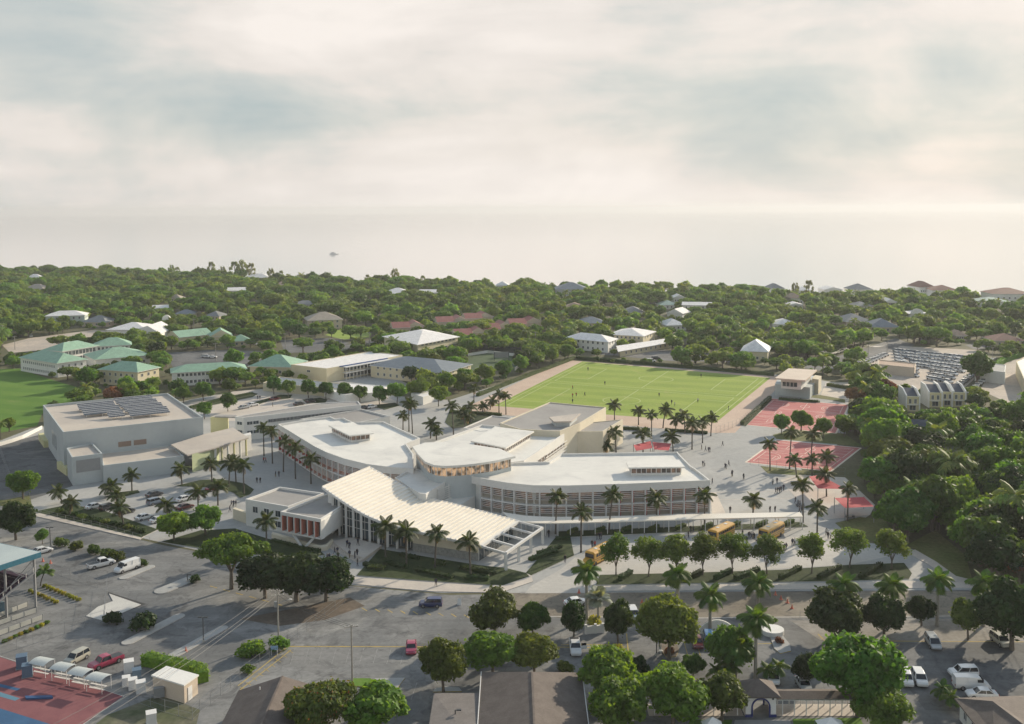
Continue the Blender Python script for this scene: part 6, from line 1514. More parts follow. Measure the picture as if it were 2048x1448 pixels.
for j in range(8):
    n_ = 18 if j < 5 else 12
    for i in range(n_):
        if random.random() < .12 or (j >= 5 and 4 <= i <= 6): continue
        p = P4((i + .5) / n_ * (1 if j < 5 else .92) + (.0 if j < 5 else .02), (j + .5) / 8, yard)
        yardcar(p, R(-70) + random.uniform(-.05, .05), 'car in the packed car yard, %s row, %s' % (('rearmost', 'second rearmost', 'third rearmost', 'fourth rearmost', 'fourth foremost', 'third foremost', 'second foremost', 'front')[j], ('left', 'left of centre', 'right of centre', 'right')[int(4 * i / n_)]), 'packed car yard')
for k in range(16):
    p = P(1925, 768).lerp(P(1985, 722), k / 15); yardcar(p, R(60), 'car in the long line beside the car yard fence, %s of sixteen' % ORD[k].replace('leftmost', 'nearest'), 'cars along the yard fence')
for k in range(12):
    p = P(1700, 742).lerp(P(1770, 712), k / 11); yardcar(p, R(20), 'car left of the car yard office, %s of twelve' % ordlab(k, 12), 'cars left of the yard office', cl='white')
for k in range(10):
    p = P(1935, 786).lerp(P(1990, 748), k / 9); yardcar(p, R(60), 'car outside the car yard fence, %s of ten' % ordlab(k, 10), 'white cars outside the yard fence', cl='white')
for u, v, lb in ((1882, 783, 'pale car in the entrance of the car yard'), (1303, 724, 'white car on the lane above the pitch, left'), (1312, 719, 'dark car on the lane above the pitch'), (1480, 719, 'grey car on the lane by the tent-roofed house'), (412, 715, 'white car in the far college car park, left'), (425, 716, 'white car in the far college car park, right'), (470, 722, 'dark car in the far college car park'), (604, 693, 'white car in the far upper car park'), (512, 690, 'white car by the small green porch roof'), (756, 681, 'white car on the lane above the school'), (62, 674, 'car on the road at the far left')):
    yardcar(P(u, v), R(random.choice((0, 20, -60))), lb, None, 'suv' if 'dark' in lb else None, 'black' if 'dark' in lb else 'white')

# ================================================================== people
def person_mesh(walk, shirt, legs, hair, skirt=False, bag=False):
    """one continuous figure grown over a skeleton, coloured by height"""
    s = .28 if walk else .09
    J = [((0, 0, .95), .15), ((0, 0, 1.15), .15), ((0, 0, 1.38), .17), ((0, 0, 1.5), .07), ((.02, 0, 1.66), .115),
         ((s * .5, .1, .52), .075), ((s, .1, .06), .05), ((s + .16, .1, .03), .035), ((-s * .4, -.1, .52), .075), ((-s, -.1, .08), .05), ((-s + .14, -.1, .03), .035),
         ((-.02, .22, 1.38), .065), ((-s * .3, .26, 1.08), .05), ((-s * .3 + .12, .25, .84), .038), ((-.02, -.22, 1.38), .065), ((s * .3, -.26, 1.08), .05), ((s * .3 + .12, -.25, .84), .038), ((0, .1, .9), .1), ((0, -.1, .9), .1)]
    E = [(0, 1), (1, 2), (2, 3), (3, 4), (0, 17), (17, 5), (5, 6), (6, 7), (0, 18), (18, 8), (8, 9), (9, 10), (2, 11), (11, 12), (12, 13), (2, 14), (14, 15), (15, 16)]
    me = bpy.data.meshes.new('tmp'); me.from_pydata([j[0] for j in J], E, []); ob = bpy.data.objects.new('tmp', me); col.objects.link(ob)
    ob.modifiers.new('s', 'SKIN'); sv = me.skin_vertices[0].data
    for k, (_, r_) in enumerate(J): sv[k].radius = (r_, r_)
    sv[0].use_root = True
    sd_ = ob.modifiers.new('d', 'SUBSURF'); sd_.levels = 1; sd_.render_levels = 1
    dg_ = bpy.context.evaluated_depsgraph_get(); ev = ob.evaluated_get(dg_); out = bpy.data.meshes.new_from_object(ev); out.name = 'person'
    bpy.data.objects.remove(ob); bpy.data.meshes.remove(me)
    out.materials.clear()
    for m_ in (PM['skin'], shirt, legs, hair): out.materials.append(m_)
    for f in out.polygons:
        c = f.center; z = c.z
        f.material_index = (3 if (z > 1.69 or (z > 1.58 and c.x < 0)) else 0) if z > 1.47 else (2 if z < .93 and abs(c.y) < .21 else (1 if z > 1.05 else (0 if abs(c.y) > .2 else 1)))
        f.use_smooth = True
    return out
PM = {k: plain('cloth_' + k, c, .85) for k, c in dict(skin=(0.16, 0.09, 0.06), navy=(0.025, 0.03, 0.06), black=(0.02, 0.02, 0.022), grey=(0.07, 0.07, 0.08), white=(0.5, 0.5, 0.48), red=(0.35, 0.04, 0.04), hair=(0.015, 0.012, 0.01), khaki=(0.2, 0.16, 0.1)).items()}
PEO = [person_mesh(True, PM['navy'], PM['black'], PM['hair']), person_mesh(False, PM['black'], PM['navy'], PM['hair']), person_mesh(True, PM['grey'], PM['navy'], PM['hair']), person_mesh(False, PM['white'], PM['black'], PM['hair']), person_mesh(True, PM['red'], PM['grey'], PM['hair']), person_mesh(False, PM['navy'], PM['khaki'], PM['hair'])]
PW = ['in navy walking', 'in black standing', 'in grey walking', 'in a white top standing', 'in a red top walking', 'in navy and khaki standing']
_pc = {}
def person(u, v, where, kd=None, z=0.05):
    kd = random.choice((0, 0, 1, 1, 2, 3, 5)) if kd is None else kd; p = P(u, v)
    o = place('person', PEO[kd], None, (p.x, p.y, z), (0, 0, random.uniform(0, 6.28)), random.uniform(1.0, 1.1))
    key = (kd, where); _pc.setdefault(key, []).append((u, o)); tag(o, 'person %s %s' % (PW[kd], where), 'person', 'people ' + where); return o
def crop(pts, ox, oy, s): return [(ox + x / s, oy + y / s) for x, y in pts]
for u, v in crop([(420, 480), (433, 480), (498, 575), (520, 575), (375, 615), (397, 615)], 400, 780, 3.292): person(u, v, 'in the palm court', 4 if u < 532 and u > 526 else None)
for u, v in crop([(207, 770), (222, 770), (237, 770), (197, 805)], 400, 780, 3.292): person(u, v, 'beside the left car park')
for u, v in crop([(838, 1128), (852, 1128), (872, 1132), (910, 1118), (1037, 1162), (970, 1187)], 400, 780, 3.292): person(u, v, 'in front of the entrance steps')
for u, v in crop([(888, 1092), (905, 1092), (985, 1117), (1020, 1122), (1035, 1107)], 400, 780, 3.292): person(u, v, 'on the entrance steps', None, .36)
for u, v in crop([(970, 1050), (985, 1062), (1040, 1036)], 400, 780, 3.292): person(u, v + 2, 'on the entrance terrace', None, .67)
person(872, 1174, 'on the front pavement', 0, .14)
for u, v in crop([(330, 40), (397, 55), (218, 80), (320, 248), (547, 245), (576, 243)], 1348, 940, 2.85): person(u, v, 'alone on the big plaza')
for u, v in crop([(563, 85), (587, 80), (580, 135), (590, 135), (600, 135), (610, 130), (625, 120), (692, 190), (707, 210), (718, 210), (715, 250), (728, 250)], 1348, 940, 2.85): person(u, v, 'near the red sails', None, .06)
for u, v in crop([(62, 415), (72, 415), (82, 390), (95, 360), (110, 360), (415, 420), (428, 395), (440, 395), (450, 395), (458, 400), (390, 385), (630, 465), (640, 460), (675, 435), (688, 430)], 1348, 940, 2.85): person(u, v, 'near the yellow buses')
for u, v in crop([(868, 375), (878, 395), (890, 395)], 1348, 940, 2.85): person(u, v, 'at the right end of the bus bay')
for u, v in crop([(160, 1215), (183, 1225), (200, 1230), (208, 1230), (282, 1195), (167, 1312), (178, 1312), (295, 1325), (300, 1328), (317, 1310), (337, 1368), (404, 1388)], 1348, 480, 2.896): person(u, v, 'on the upper plaza below the pitch')
person(1457, 820, 'on the pink track', 1)
for u, v in crop([(645, 930), (487, 1120), (487, 1205), (525, 1195), (612, 1190), (818, 1075), (487, 1262), (1373, 1198), (1803, 1000), (1502, 1275), (1533, 1295), (1770, 1255)], 1050, 560, 5.12): person(u, v, 'playing on the pitch', random.choice((0, 3, 4, 2)))
for u, v in crop([(1190, 385), (1465, 400), (1478, 400), (1488, 400), (1437, 445), (1453, 448), (1283, 530)], 680, 940, 2.85): person(u, v, 'between the pergola and the bus bay', 4 if u > 1189 and u < 1191 else None)
for u, v in crop([(848, 1225), (870, 1225), (1000, 1298)], 350, 560, 5.12): person(u, v, 'in the upper car park')
for (kd, where), lst in _pc.items():
    if len(lst) > 1:
        lst.sort(key=lambda t: t[0]); n_ = len(lst)
        for i, (u, o) in enumerate(lst): o['label'] = ('person %s %s, %s such' % (PW[kd], where, ordlab(i, n_)))
# ================================================================== shade sails
M_sail = mat('sail_red', (0.42, 0.06, 0.075), (0.46, 0.08, 0.09), .3, .8, .05, 2.0)
def sail(px, h, label):
    q = [P(u, v, h + dz) for (u, v), dz in zip(px, (.5, -.3, .5, -.3))]; th = thing('shade_sail', label, 'shade sail', cen(q), 0, 'red shade sails')
    n = 8; b = MB()
    g = [[None] * (n + 1) for _ in range(n + 1)]
    for i in range(n + 1):
        for j in range(n + 1):
            s, t = i / n, j / n; p = q[0].lerp(q[1], s).lerp(q[3].lerp(q[2], s), t); sag = 1.0 * s * (1 - s) * 4 * t * (1 - t)
            g[i][j] = len(b.v); b.v.append((p.x, p.y, p.z - sag * .5))
    for i in range(n):
        for j in range(n): b.f.append((g[i][j], g[i + 1][j], g[i + 1][j + 1], g[i][j + 1])); b.m.append(0)
    b.build('canvas', M_sail, th, smooth=True)
    for p in q: MB().tube([(p.x, p.y, 0), (p.x, p.y, p.z + .2)], .09, 6).build('post', M_grey, th)
sail([(1618, 953), (1640, 950), (1692, 978), (1636, 977)], 3.6, 'red shade sail by the wood, the upper of two')
sail([(1669, 996), (1728, 994), (1748, 1013), (1690, 1016)], 3.4, 'red shade sail by the wood, the lower of two')
sail([(1267, 890), (1301, 882), (1305, 896), (1272, 902)], 3.6, 'red shade sail behind the right wing, left of two')
sail([(1305, 884), (1342, 887), (1338, 901), (1308, 899)], 3.6, 'red shade sail behind the right wing, right of two')
for u, v in ((1590, 968), (1600, 1012), (1700, 1036)):
    p = P(u, v); pt = thing('picnic_table', {1590: 'table below the lower red court grass', 1600: 'table near the upper red sail', 1700: 'table right of the lower red sail'}[u], 'table', p)
    MB().box((p.x, p.y, .74), (2.2, .8, .08)).build('top', M_grey, pt)
    for s in (-1, 1): MB().box((p.x, p.y + s * .75, .44), (2.2, .3, .07)).build('bench', M_grey, pt); MB().box((p.x + s * .8, p.y, .36), (.12, 1.5, .68)).build('leg', M_dark, pt)

# ================================================================== foreground buildings
def slab_roof(th, pts_top, thick, m, name='roof'):
    b = MB(); b.face([tuple(p) for p in pts_top]); b.face([(p[0], p[1], p[2] - thick) for p in pts_top[::-1]]); n = len(pts_top)
    for i in range(n): p, q_ = pts_top[i], pts_top[(i + 1) % n]; b.face([tuple(p), tuple(q_), (q_[0], q_[1], q_[2] - thick), (p[0], p[1], p[2] - thick)])
    return b.build(name, m, th)
bh = thing('brown_house', 'house with a broad brown shingle gable roof at the bottom centre', 'house', P(1066, 1440))
fl, frg, rg = P(962.5, 1344, 3.2), P(1164, 1345, 3.2), P(1064, 1343.5, 5.6)
nl, nr, nrg = P(952, 1500, 3.2), P(1184, 1500, 3.2), P(1071, 1500, 5.6)
slab_roof(bh, [fl, nl, nrg, rg], .2, R_brown, 'roof'); slab_roof(bh, [rg, nrg, nr, frg], .2, R_brown, 'roof')
MB().bar(rg, nrg, .3, .12).build('ridge_cap', R_brown, bh)
q = offset([fl, nl, nr, frg], .6); MB().prism(q, 0, 3.0).build('wall', M_hwhite, bh); excl([fl, nl, nr, frg])
MB().face([tuple(fl + Vector((.4, -.4, -.2))), tuple(frg + Vector((-.4, -.4, -.2))), tuple(rg + Vector((0, -.4, -.25)))]).build('gable', M_hwhite, bh)
MB().bar(fl, nl, .12, .22).build('gutter', M_trim, bh); MB().bar(frg, nr, .12, .22).build('gutter', M_trim, bh)
windows(bh, q[0], q[3], [1.7], 5, 1.2, 1.2)
lw_ = [P(868, 1386, 2.9), P(962, 1386, 2.9), P(955, 1500, 3.4), P(850, 1500, 2.9)]
sw = thing('side_wing', 'lower grey-brown flat roof attached left of the brown shingle house', 'house', cen(lw_)); slab_roof(sw, lw_, .25, mat('roof_grey_brown', (0.17, 0.155, 0.145), (0.21, 0.19, 0.18), .6, .85, .14, 4.0), 'roof'); MB().prism(offset(lw_, .5), 0, 2.7).build('wall', M_hwhite, sw); excl(lw_)
b2 = thing('brown_house', 'house with a dark brown gable roof at the bottom left of centre', 'house', P(545, 1440))
ap, el, er = P(565, 1352, 6.0), P(477, 1381, 3.2), P(649, 1377, 3.2)
dv = (P(523, 1448, 6.0) - ap).normalized() * 26; dv.z = 0
slab_roof(b2, [el, el + dv, ap + dv, ap], .2, R_brown); slab_roof(b2, [ap, ap + dv, er + dv, er], .2, R_brown)
q = offset([el, el + dv, er + dv, er], .6); MB().prism(q, 0, 3.0).build('wall', M_hpink, b2); MB().face([tuple(el + Vector((.3, -.4, -.2))), tuple(er + Vector((-.3, -.4, -.2))), tuple(ap + Vector((0, -.4, -.3)))]).build('gable', M_hpink, b2); MB().bar(ap, ap + dv, .3, .12).build('ridge_cap', R_brown, b2); excl([el, el + dv, er + dv, er])
windows(b2, q[0], q[3], [1.6], 4, 1.2, 1.2); MB().tube([(el.x + 4, el.y - 3, 4.2), (el.x + 4, el.y - 3, 5.2)], .1, 6).build('vent_pipe', M_trim, b2)
b3 = thing('brown_house', 'house with a brown hip roof at the bottom right corner', 'house', P(2000, 1440))
e_ = [P(1909, 1396, 3.0), P(2075, 1390, 3.0), P(2150, 1500, 3.0), P(1990, 1500, 3.0)]; r1, r2 = P(1985, 1402, 4.6), P(2075, 1470, 4.6)
slab_roof(b3, [e_[0], e_[3], r2, r1], .2, R_brown); slab_roof(b3, [e_[1], e_[0], r1], .2, R_brown); slab_roof(b3, [e_[2], e_[1], r1, r2], .2, R_brown); slab_roof(b3, [e_[3], e_[2], r2], .2, R_brown)
q = offset(e_, .6); MB().prism(q, 0, 2.8).build('wall', M_hwhite, b3); excl(e_); windows(b3, q[0], q[3], [1.6], 4, 1.1, 1.1)
# gatehouse with arch
gh0, gh1 = P(1491, 1434), P(1552, 1434); dgh = (gh1 - gh0).normalized(); ngh = Vector((-dgh.y, dgh.x, 0)); WG = (gh1 - gh0).length; HG = 3.3; DG = 4.0
gate = thing('gatehouse', 'white arched gatehouse with dark blue trim and a brown hip roof', 'gatehouse', gh0.lerp(gh1, .5)); M_blue = plain('trim_navy', (0.015, 0.03, 0.16), .5)
def ghp(s, z, dep=0.0): p = gh0 + dgh * s + ngh * dep; return (p.x, p.y, z)
ac, ar, az = WG / 2, WG * .29, 1.55
for dep in (0.0, DG - .3):
    b = MB()
    arcp = [(ac - ar, 0)] + [(ac - ar * math.cos(math.pi * k / 12), az + ar * math.sin(math.pi * k / 12)) for k in range(13)] + [(ac + ar, 0)]
    fr_ = [(0, 0)] + [(x, z) for x, z in arcp] + [(WG, 0), (WG, HG), (0, HG)]
    b.face([ghp(x, z, dep) for x, z in fr_]); b.face([ghp(x, z, dep + .3) for x, z in fr_[::-1]])
    for k in range(len(arcp) - 1): a_, c_ = arcp[k], arcp[k + 1]; b.face([ghp(*a_, dep), ghp(*c_, dep), ghp(*c_, dep + .3), ghp(*a_, dep + .3)])
    b.build('arch_wall', M_hwhite, gate)
    t = MB()
    for k in range(len(arcp) - 1):
        t.bar(Vector(ghp(*arcp[k], dep - .04)), Vector(ghp(*arcp[k + 1], dep - .04)), .22, .2)
    t.build('arch_trim', M_blue, gate)
for s in (0.15, WG - .15): MB().bar(ghp(s, HG / 2, .3), ghp(s, HG / 2, DG - .3), .3, HG).build('side_wall', M_hwhite, gate)
for s0, s1 in ((-.05, ac - ar - .1), (ac + ar + .1, WG + .05)): MB().bar(Vector(ghp(s0, .2, -.06)), Vector(ghp(s1, .2, -.06)), .1, .42).build('skirting', M_blue, gate)
ov = .55; E4 = [ghp(-ov, HG, -ov), ghp(WG + ov, HG, -ov), ghp(WG + ov, HG, DG + ov), ghp(-ov, HG, DG + ov)]; A1, A2 = ghp(WG / 2 - .1, HG + 1.6, DG / 2), ghp(WG / 2 + .1, HG + 1.6, DG / 2)
b = MB(); b.face([E4[0], E4[1], A2, A1]); b.face([E4[1], E4[2], A2]); b.face([E4[2], E4[3], A1, A2]); b.face([E4[3], E4[0], A1]); b.prism([Vector(e) for e in E4], HG - .18, HG - .01, True); b.build('roof', R_brown, gate)
MB().box(ghp(WG - .5, 2.85, -.1), (.25, .2, .3)).build('wall_lamp', M_dark, gate)
for sgn, lab_, L_ in ((1, 'covered walkway with a brown roof running right from the gatehouse', 14), (-1, 'covered walkway with a brown roof running left from the gatehouse', 14)):
    x0 = WG + .2 if sgn > 0 else -.2; wkt = thing('covered_walkway', lab_, 'walkway', ghp(x0 + sgn * L_ / 2, 0, 1.8))
    xa, xb = x0, x0 + sgn * L_
    slab_roof(wkt, [Vector(ghp(xa, 2.5, .4)), Vector(ghp(xb, 2.5, .4)), Vector(ghp(xb, 3.0, 2.0)), Vector(ghp(xa, 3.0, 2.0))], .12, R_brown); slab_roof(wkt, [Vector(ghp(xa, 3.0, 2.0)), Vector(ghp(xb, 3.0, 2.0)), Vector(ghp(xb, 2.5, 3.6)), Vector(ghp(xa, 2.5, 3.6))], .12, R_brown)
    MB().bar(Vector(ghp(xa, 2.4, .45)), Vector(ghp(xb, 2.4, .45)), .1, .18).build('fascia', M_trim, wkt)
    for k in range(8):
        for dep in (.5, 3.4): x = xa + (xb - xa) * (k + .5) / 8; pp = ghp(x, 1.2, dep); MB().box(pp, (.12, .12, 2.4)).build('post', M_trim, wkt)
    struct(MB().sheet([Vector(ghp(xa, 0, .2)), Vector(ghp(xb, 0, .2)), Vector(ghp(xb, 0, 3.8)), Vector(ghp(xa, 0, 3.8))], .05).build('walkway_floor', M_conc2))
struct(MB().sheet([P(1470, 1440), P(1580, 1440), P(1600, 1520), P(1450, 1520)], .03).build('path', M_conc))
for nm, q_ in (('lawn', [(1585, 1438), (1720, 1436), (1760, 1520), (1600, 1520)]), ('lawn', [(1380, 1440), (1465, 1440), (1445, 1520), (1350, 1520)])): struct(MB().sheet(PL(q_), .035).build(nm, M_lawn))
def tent(u0, v0, u1, v1, label):
    a, b_ = P(u0, v0, 2.4), P(u1, v1, 2.4); w_ = (b_ - a).length; th = thing('canopy_tent', label, 'tent', cen([a, b_])); d = (b_ - a).normalized(); n_ = Vector((d.y, -d.x, 0)) * w_ * .8
    c = [a, b_, b_ + n_, a + n_]; t = cen(c); t.z = 3.6; bb = MB()
    for i in range(4): bb.face([tuple(c[i]), tuple(c[(i + 1) % 4]), tuple(t)])
    bb.build('canvas', M_hwhite, th)
    for p in c: MB().box((p.x, p.y, 1.2), (.08, .08, 2.4)).build('pole', M_grey, th)
tent(1630, 1440, 1682, 1440, 'white canopy tent at the bottom edge right of the gatehouse'); tent(1402, 1442, 1442, 1442, 'white canopy tent at the bottom edge left of the gatehouse')
# utility hut, tanks and units
hut = thing('utility_hut', 'white flat-roofed utility hut with a door by the fence', 'hut', P(350, 1390)); q = [Vector((p.x, p.y, 0)) for p in PL([(305, 1350), (368, 1369), (395, 1350), (333, 1333)], 3.0)]
MB().prism(q, 0, 2.8).build('wall', M_hpink, hut); MB().prism(offset(q, -.15), 2.8, 3.02, True).build('roof', M_hwhite, hut)
d_ = (q[2] - q[1]).normalized(); n_ = Vector((d_.y, -d_.x, 0)); p = q[1].lerp(q[2], .4) + n_ * .03; MB().box((p.x, p.y, 1.05), (1.0, .1, 2.1), math.atan2(d_.y, d_.x)).build('door', M_trim, hut)
p = q[0].lerp(q[1], .3); MB().box((p.x - .3, p.y - .5, 1.0), (1.6, .8, 1.5), .3).build('wall_unit', M_grey, hut)
for i, (u, v, s, lb) in enumerate([(258, 1344, 1.5, 'tall pale equipment cabinet behind the tanks'), (253, 1372, 1.2, 'white cube tank, left of three in a row'), (266, 1378, 1.3, 'white cube tank, middle of three in a row'), (282, 1385, 1.4, 'white cube tank, right of three in a row'), (274, 1358, 1.3, 'blue-grey machine between tanks and hut'), (44, 1335, 1.6, 'blue-grey padded block by the track, left'), (55, 1352, 1.5, 'blue-grey padded block by the track, right'), (303, 1448, 1.4, 'white cabinet at the bottom edge')]):
    p = P(u, v); mm = M_trim if 'blue' not in lb else plain('slate_blue', (0.10, 0.16, 0.23), .6); t = thing('equipment_cabinet', lb, 'cabinet', p)
    MB().prism(rect(p, s, s, .4), 0.1, s * 1.25).build('case', mm, t); MB().prism(rect(p, s * 1.12, s * 1.12, .4), 0, .12).build('base', M_grey, t); MB().prism(rect(p, s * 1.06, s * 1.06, .4), s * 1.25, s * 1.32, True).build('lid', mm, t)
# running track apron with shelters
trk = sheet('athletics_track', [(-160, 1270), (-20, 1308), (36, 1326), (246, 1393), (120, 1480), (-160, 1480)], mat('track_red', (0.20, 0.075, 0.085), (0.25, 0.10, 0.105), .2, .85, .08, 2.0), .03)
line(trk, PL([(-160, 1268), (-20, 1306), (36, 1324), (248, 1393), (118, 1482)]), .12, .036, M_white)
M_lane = mat('lane_blue', (0.035, 0.10, 0.20), (0.05, 0.13, 0.25), .3, .8, .06, 2.0)
struct(MB().sheet(PL([(-160, 1395), (0, 1417), (105, 1450), (60, 1500), (-160, 1500)]), .036).build('track_lane', M_lane))
struct(MB().sheet(PL([(-20, 1363), (42, 1378), (34, 1382), (-20, 1370)]), .036).build('track_lane', M_lane))
struct(MB().sheet(PL([(-20, 1378), (40, 1397), (30, 1402), (-20, 1388)]), .036).build('track_lane', plain('lane_pale', (0.10, 0.22, 0.30), .8)))
MB().prism(PL([(50, 1395), (104, 1394), (106, 1398), (52, 1400)]), .04, .3).build('landing_mat', plain('mat_blue', (0.03, 0.09, 0.22), .6)); tag(bpy.data.objects['landing_mat'], 'small dark blue mat lying on the red track', 'mat')
for i, (u, v) in enumerate([(86, 1348), (128, 1359), (163, 1369), (198, 1380)]):
    p = P(u, v); th = thing('track_shelter', 'bench shelter with a curved pale roof by the track, %s of four' % ordlab(i, 4), 'shelter', p, 0, 'bench shelters by the track'); ax = Vector((.94, -.34, 0)).normalized(); ay = Vector((.34, .94, 0))
    b = MB(); n = 8
    for s in (-1.6, 1.6):
        for k in range(n + 1): t = k / n; q_ = p + ax * s + ay * (-1.4 + 2.6 * t); b.v.append((q_.x, q_.y, 1.9 + .55 * math.sin(math.pi * (.15 + .65 * t))))
    for k in range(n): b.f.append((k, k + 1, n + 2 + k, n + 1 + k)); b.m.append(0)
    b.build('roof', mat('shelter_sheet', (0.42, 0.46, 0.46), (0.5, 0.53, 0.52), .5, .4), th)
    for s in (-1.5, 1.5):
        for t in (-1.0, 1.0): q_ = p + ax * s + ay * t; MB().tube([(q_.x, q_.y, 0), (q_.x, q_.y, 2.1)], .05, 5).build('post', M_trim, th)
    for z, t in ((.45, -.4), (.9, -.05)): a_ = p - ax * 1.5 + ay * t; c_ = p + ax * 1.5 + ay * t; MB().bar((a_.x, a_.y, z), (c_.x, c_.y, z), .35, .06).build('bench', M_trim, th)
# grandstand
O = P(79.5, 1229); ro = P(81, 1104, 10.6); e1 = (P(0, 1129, 10.6) - ro).normalized(); e1.z = 0; e2 = (P(0, 1086.5, 10.6) - ro).normalized(); e2.z = 0
gs = thing('grandstand', 'grandstand with a flat pale roof, blue fascia and steel columns', 'grandstand', (ro.x, ro.y, 0)); ro0 = Vector((ro.x, ro.y, 0)); excl([ro0, ro0 + e1 * 40, ro0 + e1 * 40 + e2 * 30, ro0 + e2 * 40])
def gsp(a, b_, z): q_ = ro0 + e1 * a + e2 * b_; return Vector((q_.x, q_.y, z))
slab_roof(gs, [gsp(0, 0, 10.6), gsp(26, 0, 10.2), gsp(26, 40, 10.2), gsp(0, 40, 10.6)], .15, mat('grandstand_roof', (0.40, 0.46, 0.46), (0.46, 0.52, 0.51), .1, .5, .03, 1.0))
fa = MB(); fa.bar(gsp(-.05, -.05, 10.1), gsp(26, -.05, 9.7), .12, 1.0); fa.bar(gsp(-.05, 0, 10.1), gsp(-.05, 40, 10.1), .12, 1.0); fa.build('fascia', mat('fascia_blue', (0.06, 0.20, 0.27), (0.05, 0.17, 0.23), 3.0, .5, .1, 8.0), gs)
for a in (.8, 6.5, 14): 
    for b_ in (.8, 12, 24): p = gsp(a, b_, 0); MB().box((p.x, p.y, 4.8), (.35, .35, 9.6)).build('column', M_grey, gs)
for k in range(9):
    a = 2.0 + k * 1.15; z = 6.6 - k * .55
    MB().prism([gsp(a, .5, 0), gsp(a + 1.2, .5, 0), gsp(a + 1.2, 34, 0), gsp(a, 34, 0)], z - .5, z, True).build('seat_row', mat('seat_purple', (0.06, 0.03, 0.06), (0.045, 0.025, 0.05), .5, .7), gs)
for k in range(2):
    zz = 1.1 * k; MB().bar(gsp(1.2, .2, 7.0 + zz), gsp(14, .2, 1.2 + zz), .1 if k else .3, .12 if k else .35).build('stair_rail' if k else 'stair_stringer', M_grey, gs)
for k in range(9): p = gsp(1.4 + k * 1.5, .2, 7.0 - k * .68); MB().box((p.x, p.y, p.z + .5), (.07, .07, 1.1)).build('baluster', M_trim, gs)
for (a0, z0, a1, z1) in ((.8, 9.4, 6.5, 5.0), (.8, 5.0, 6.5, 9.4), (.8, 1.0, 6.5, 4.5)): MB().bar(gsp(a0, .8, z0), gsp(a1, .8, z1), .12).build('brace', M_grey, gs)
MB().prism([gsp(6, 2, 0), gsp(13, 2, 0), gsp(13, 20, 0), gsp(6, 20, 0)], 0, 2.6).build('base_wall', mat('wall_bluegrey', (0.10, 0.17, 0.22), (0.12, 0.2, 0.25), .3, .8), gs)
for i, (a, b_) in enumerate((((-30, 1248), (56, 1214)), ((-30, 1262), (74, 1226)), ((-30, 1284), (86, 1240)))):
    A_, B_ = P(*a), P(*b_); fw = thing('ramp_fence', 'pale panel fence of the ramp below the grandstand, %s of three' % ('upper', 'middle', 'lower')[i], 'fence', A_.lerp(B_, .5), 0, 'ramp panel fences'); pts = resample([A_, B_], 2.2)
    for p, q_ in zip(pts, pts[1:]): MB().bar(p.lerp(q_, .04) + Vector((0, 0, .62)), q_.lerp(p, .04) + Vector((0, 0, .62)), .06, .85).build('panel', mat('panel_pale', (0.42, 0.42, 0.38), (0.5, 0.49, 0.44), .6, .7), fw)
    for p in pts: MB().box((p.x, p.y, .6), (.09, .09, 1.2)).build('post', M_grey, fw)

# ================================================================== street furniture
def pole(u, v, vt, label, arms=2, lamp=False, r=.16, group=None, mt=None):
    p = P(u, v); d = UV(p)[2]; h = (v - vt) * d / FPX; th = thing('utility_pole', label, 'pole', p, 0, group); mt = mt or M_barkr
    MB().tube([(p.x, p.y, 0), (p.x, p.y, h)], [r, r * .7], 7).build('shaft', mt, th)
    for k in range(arms):
        z = h - .35 - .8 * k; MB().bar((p.x - 1.1, p.y - .3, z), (p.x + 1.1, p.y + .3, z), .12).build('crossarm', mt, th)
        for s in (-.95, -.35, .35, .95): MB().tube([(p.x + s, p.y + s * .28, z), (p.x + s, p.y + s * .28, z + .25)], .05, 5).build('insulator', M_trim, th)
    if lamp:
        MB().tube([(p.x, p.y, h - 2.6), (p.x + 1.0, p.y + .2, h - 2.2), (p.x + 1.9, p.y + .4, h - 2.0)], .05, 5).build('lamp_arm', M_grey, th); MB().box((p.x + 2.1, p.y + .45, h - 2.0), (.6, .25, .14)).build('lamp_head', M_trim, th)
        MB().tube([(p.x - .35, p.y, h - 3.2), (p.x - .35, p.y, h - 2.2)], .28, 8).build('transformer', M_grey, th)
    return th, h
def cable(a, b_, sag, label, group=None, r=.03):
    pts = [Vector(a).lerp(Vector(b_), k / 14) - Vector((0, 0, sag * 4 * (k / 14) * (1 - k / 14))) for k in range(15)]
    o = MB().tube(pts, r, 4, False).build('cable', M_dark); tag(o, label, 'cable', group); return o
p1, h1 = pole(557, 1277, 1176, 'tall utility pole with transformer and street lamp beside the car park', 2, True)
p2, h2 = pole(704.6, 1372, 1246, 'tall plain utility pole at the front of the centre car park', 1)
p3, h3 = pole(1941, 1120, 1078, 'utility pole rising from the wood at the right', 2)
L1 = p1.location; off = P(120, 1560)
for k, dx in enumerate((-.9, .3, .9)): cable((L1.x + dx, L1.y, h1 - .2), (off.x + dx * 3, off.y - 8, h1), 1.2, 'sagging cable running down from the transformer pole to the lower left', 'cables to the lower left')
for k, dx in enumerate((-.9, 0, .9)): cable((L1.x + dx, L1.y, h1 - .3), (p2.location.x + dx, p2.location.y, h2 - .3), .8, 'cable between the two tall utility poles', 'cables between the tall poles')
L3 = p3.location; e3 = P(2120, 1260)
for k, dx in enumerate((-.9, -.3, .3, .9)): cable((L3.x + dx, L3.y, h3 - .2), (e3.x + dx * 2, e3.y, 9), .7, 'cable crossing the wood to the right edge', 'cables at the right edge', .035)
far_poles = [(432, 722, 686), (571, 711, 666), (683, 701, 677), (388, 664, 638), (924, 676, 656), (1071, 698, 663), (739, 691, 664), (1313, 680, 654), (1646, 742, 701), (1688, 729, 695), (1736, 719, 688), (1774, 711, 684), (6, 682, 650), (30, 700, 672), (1985, 722, 694)]
far_poles.sort()
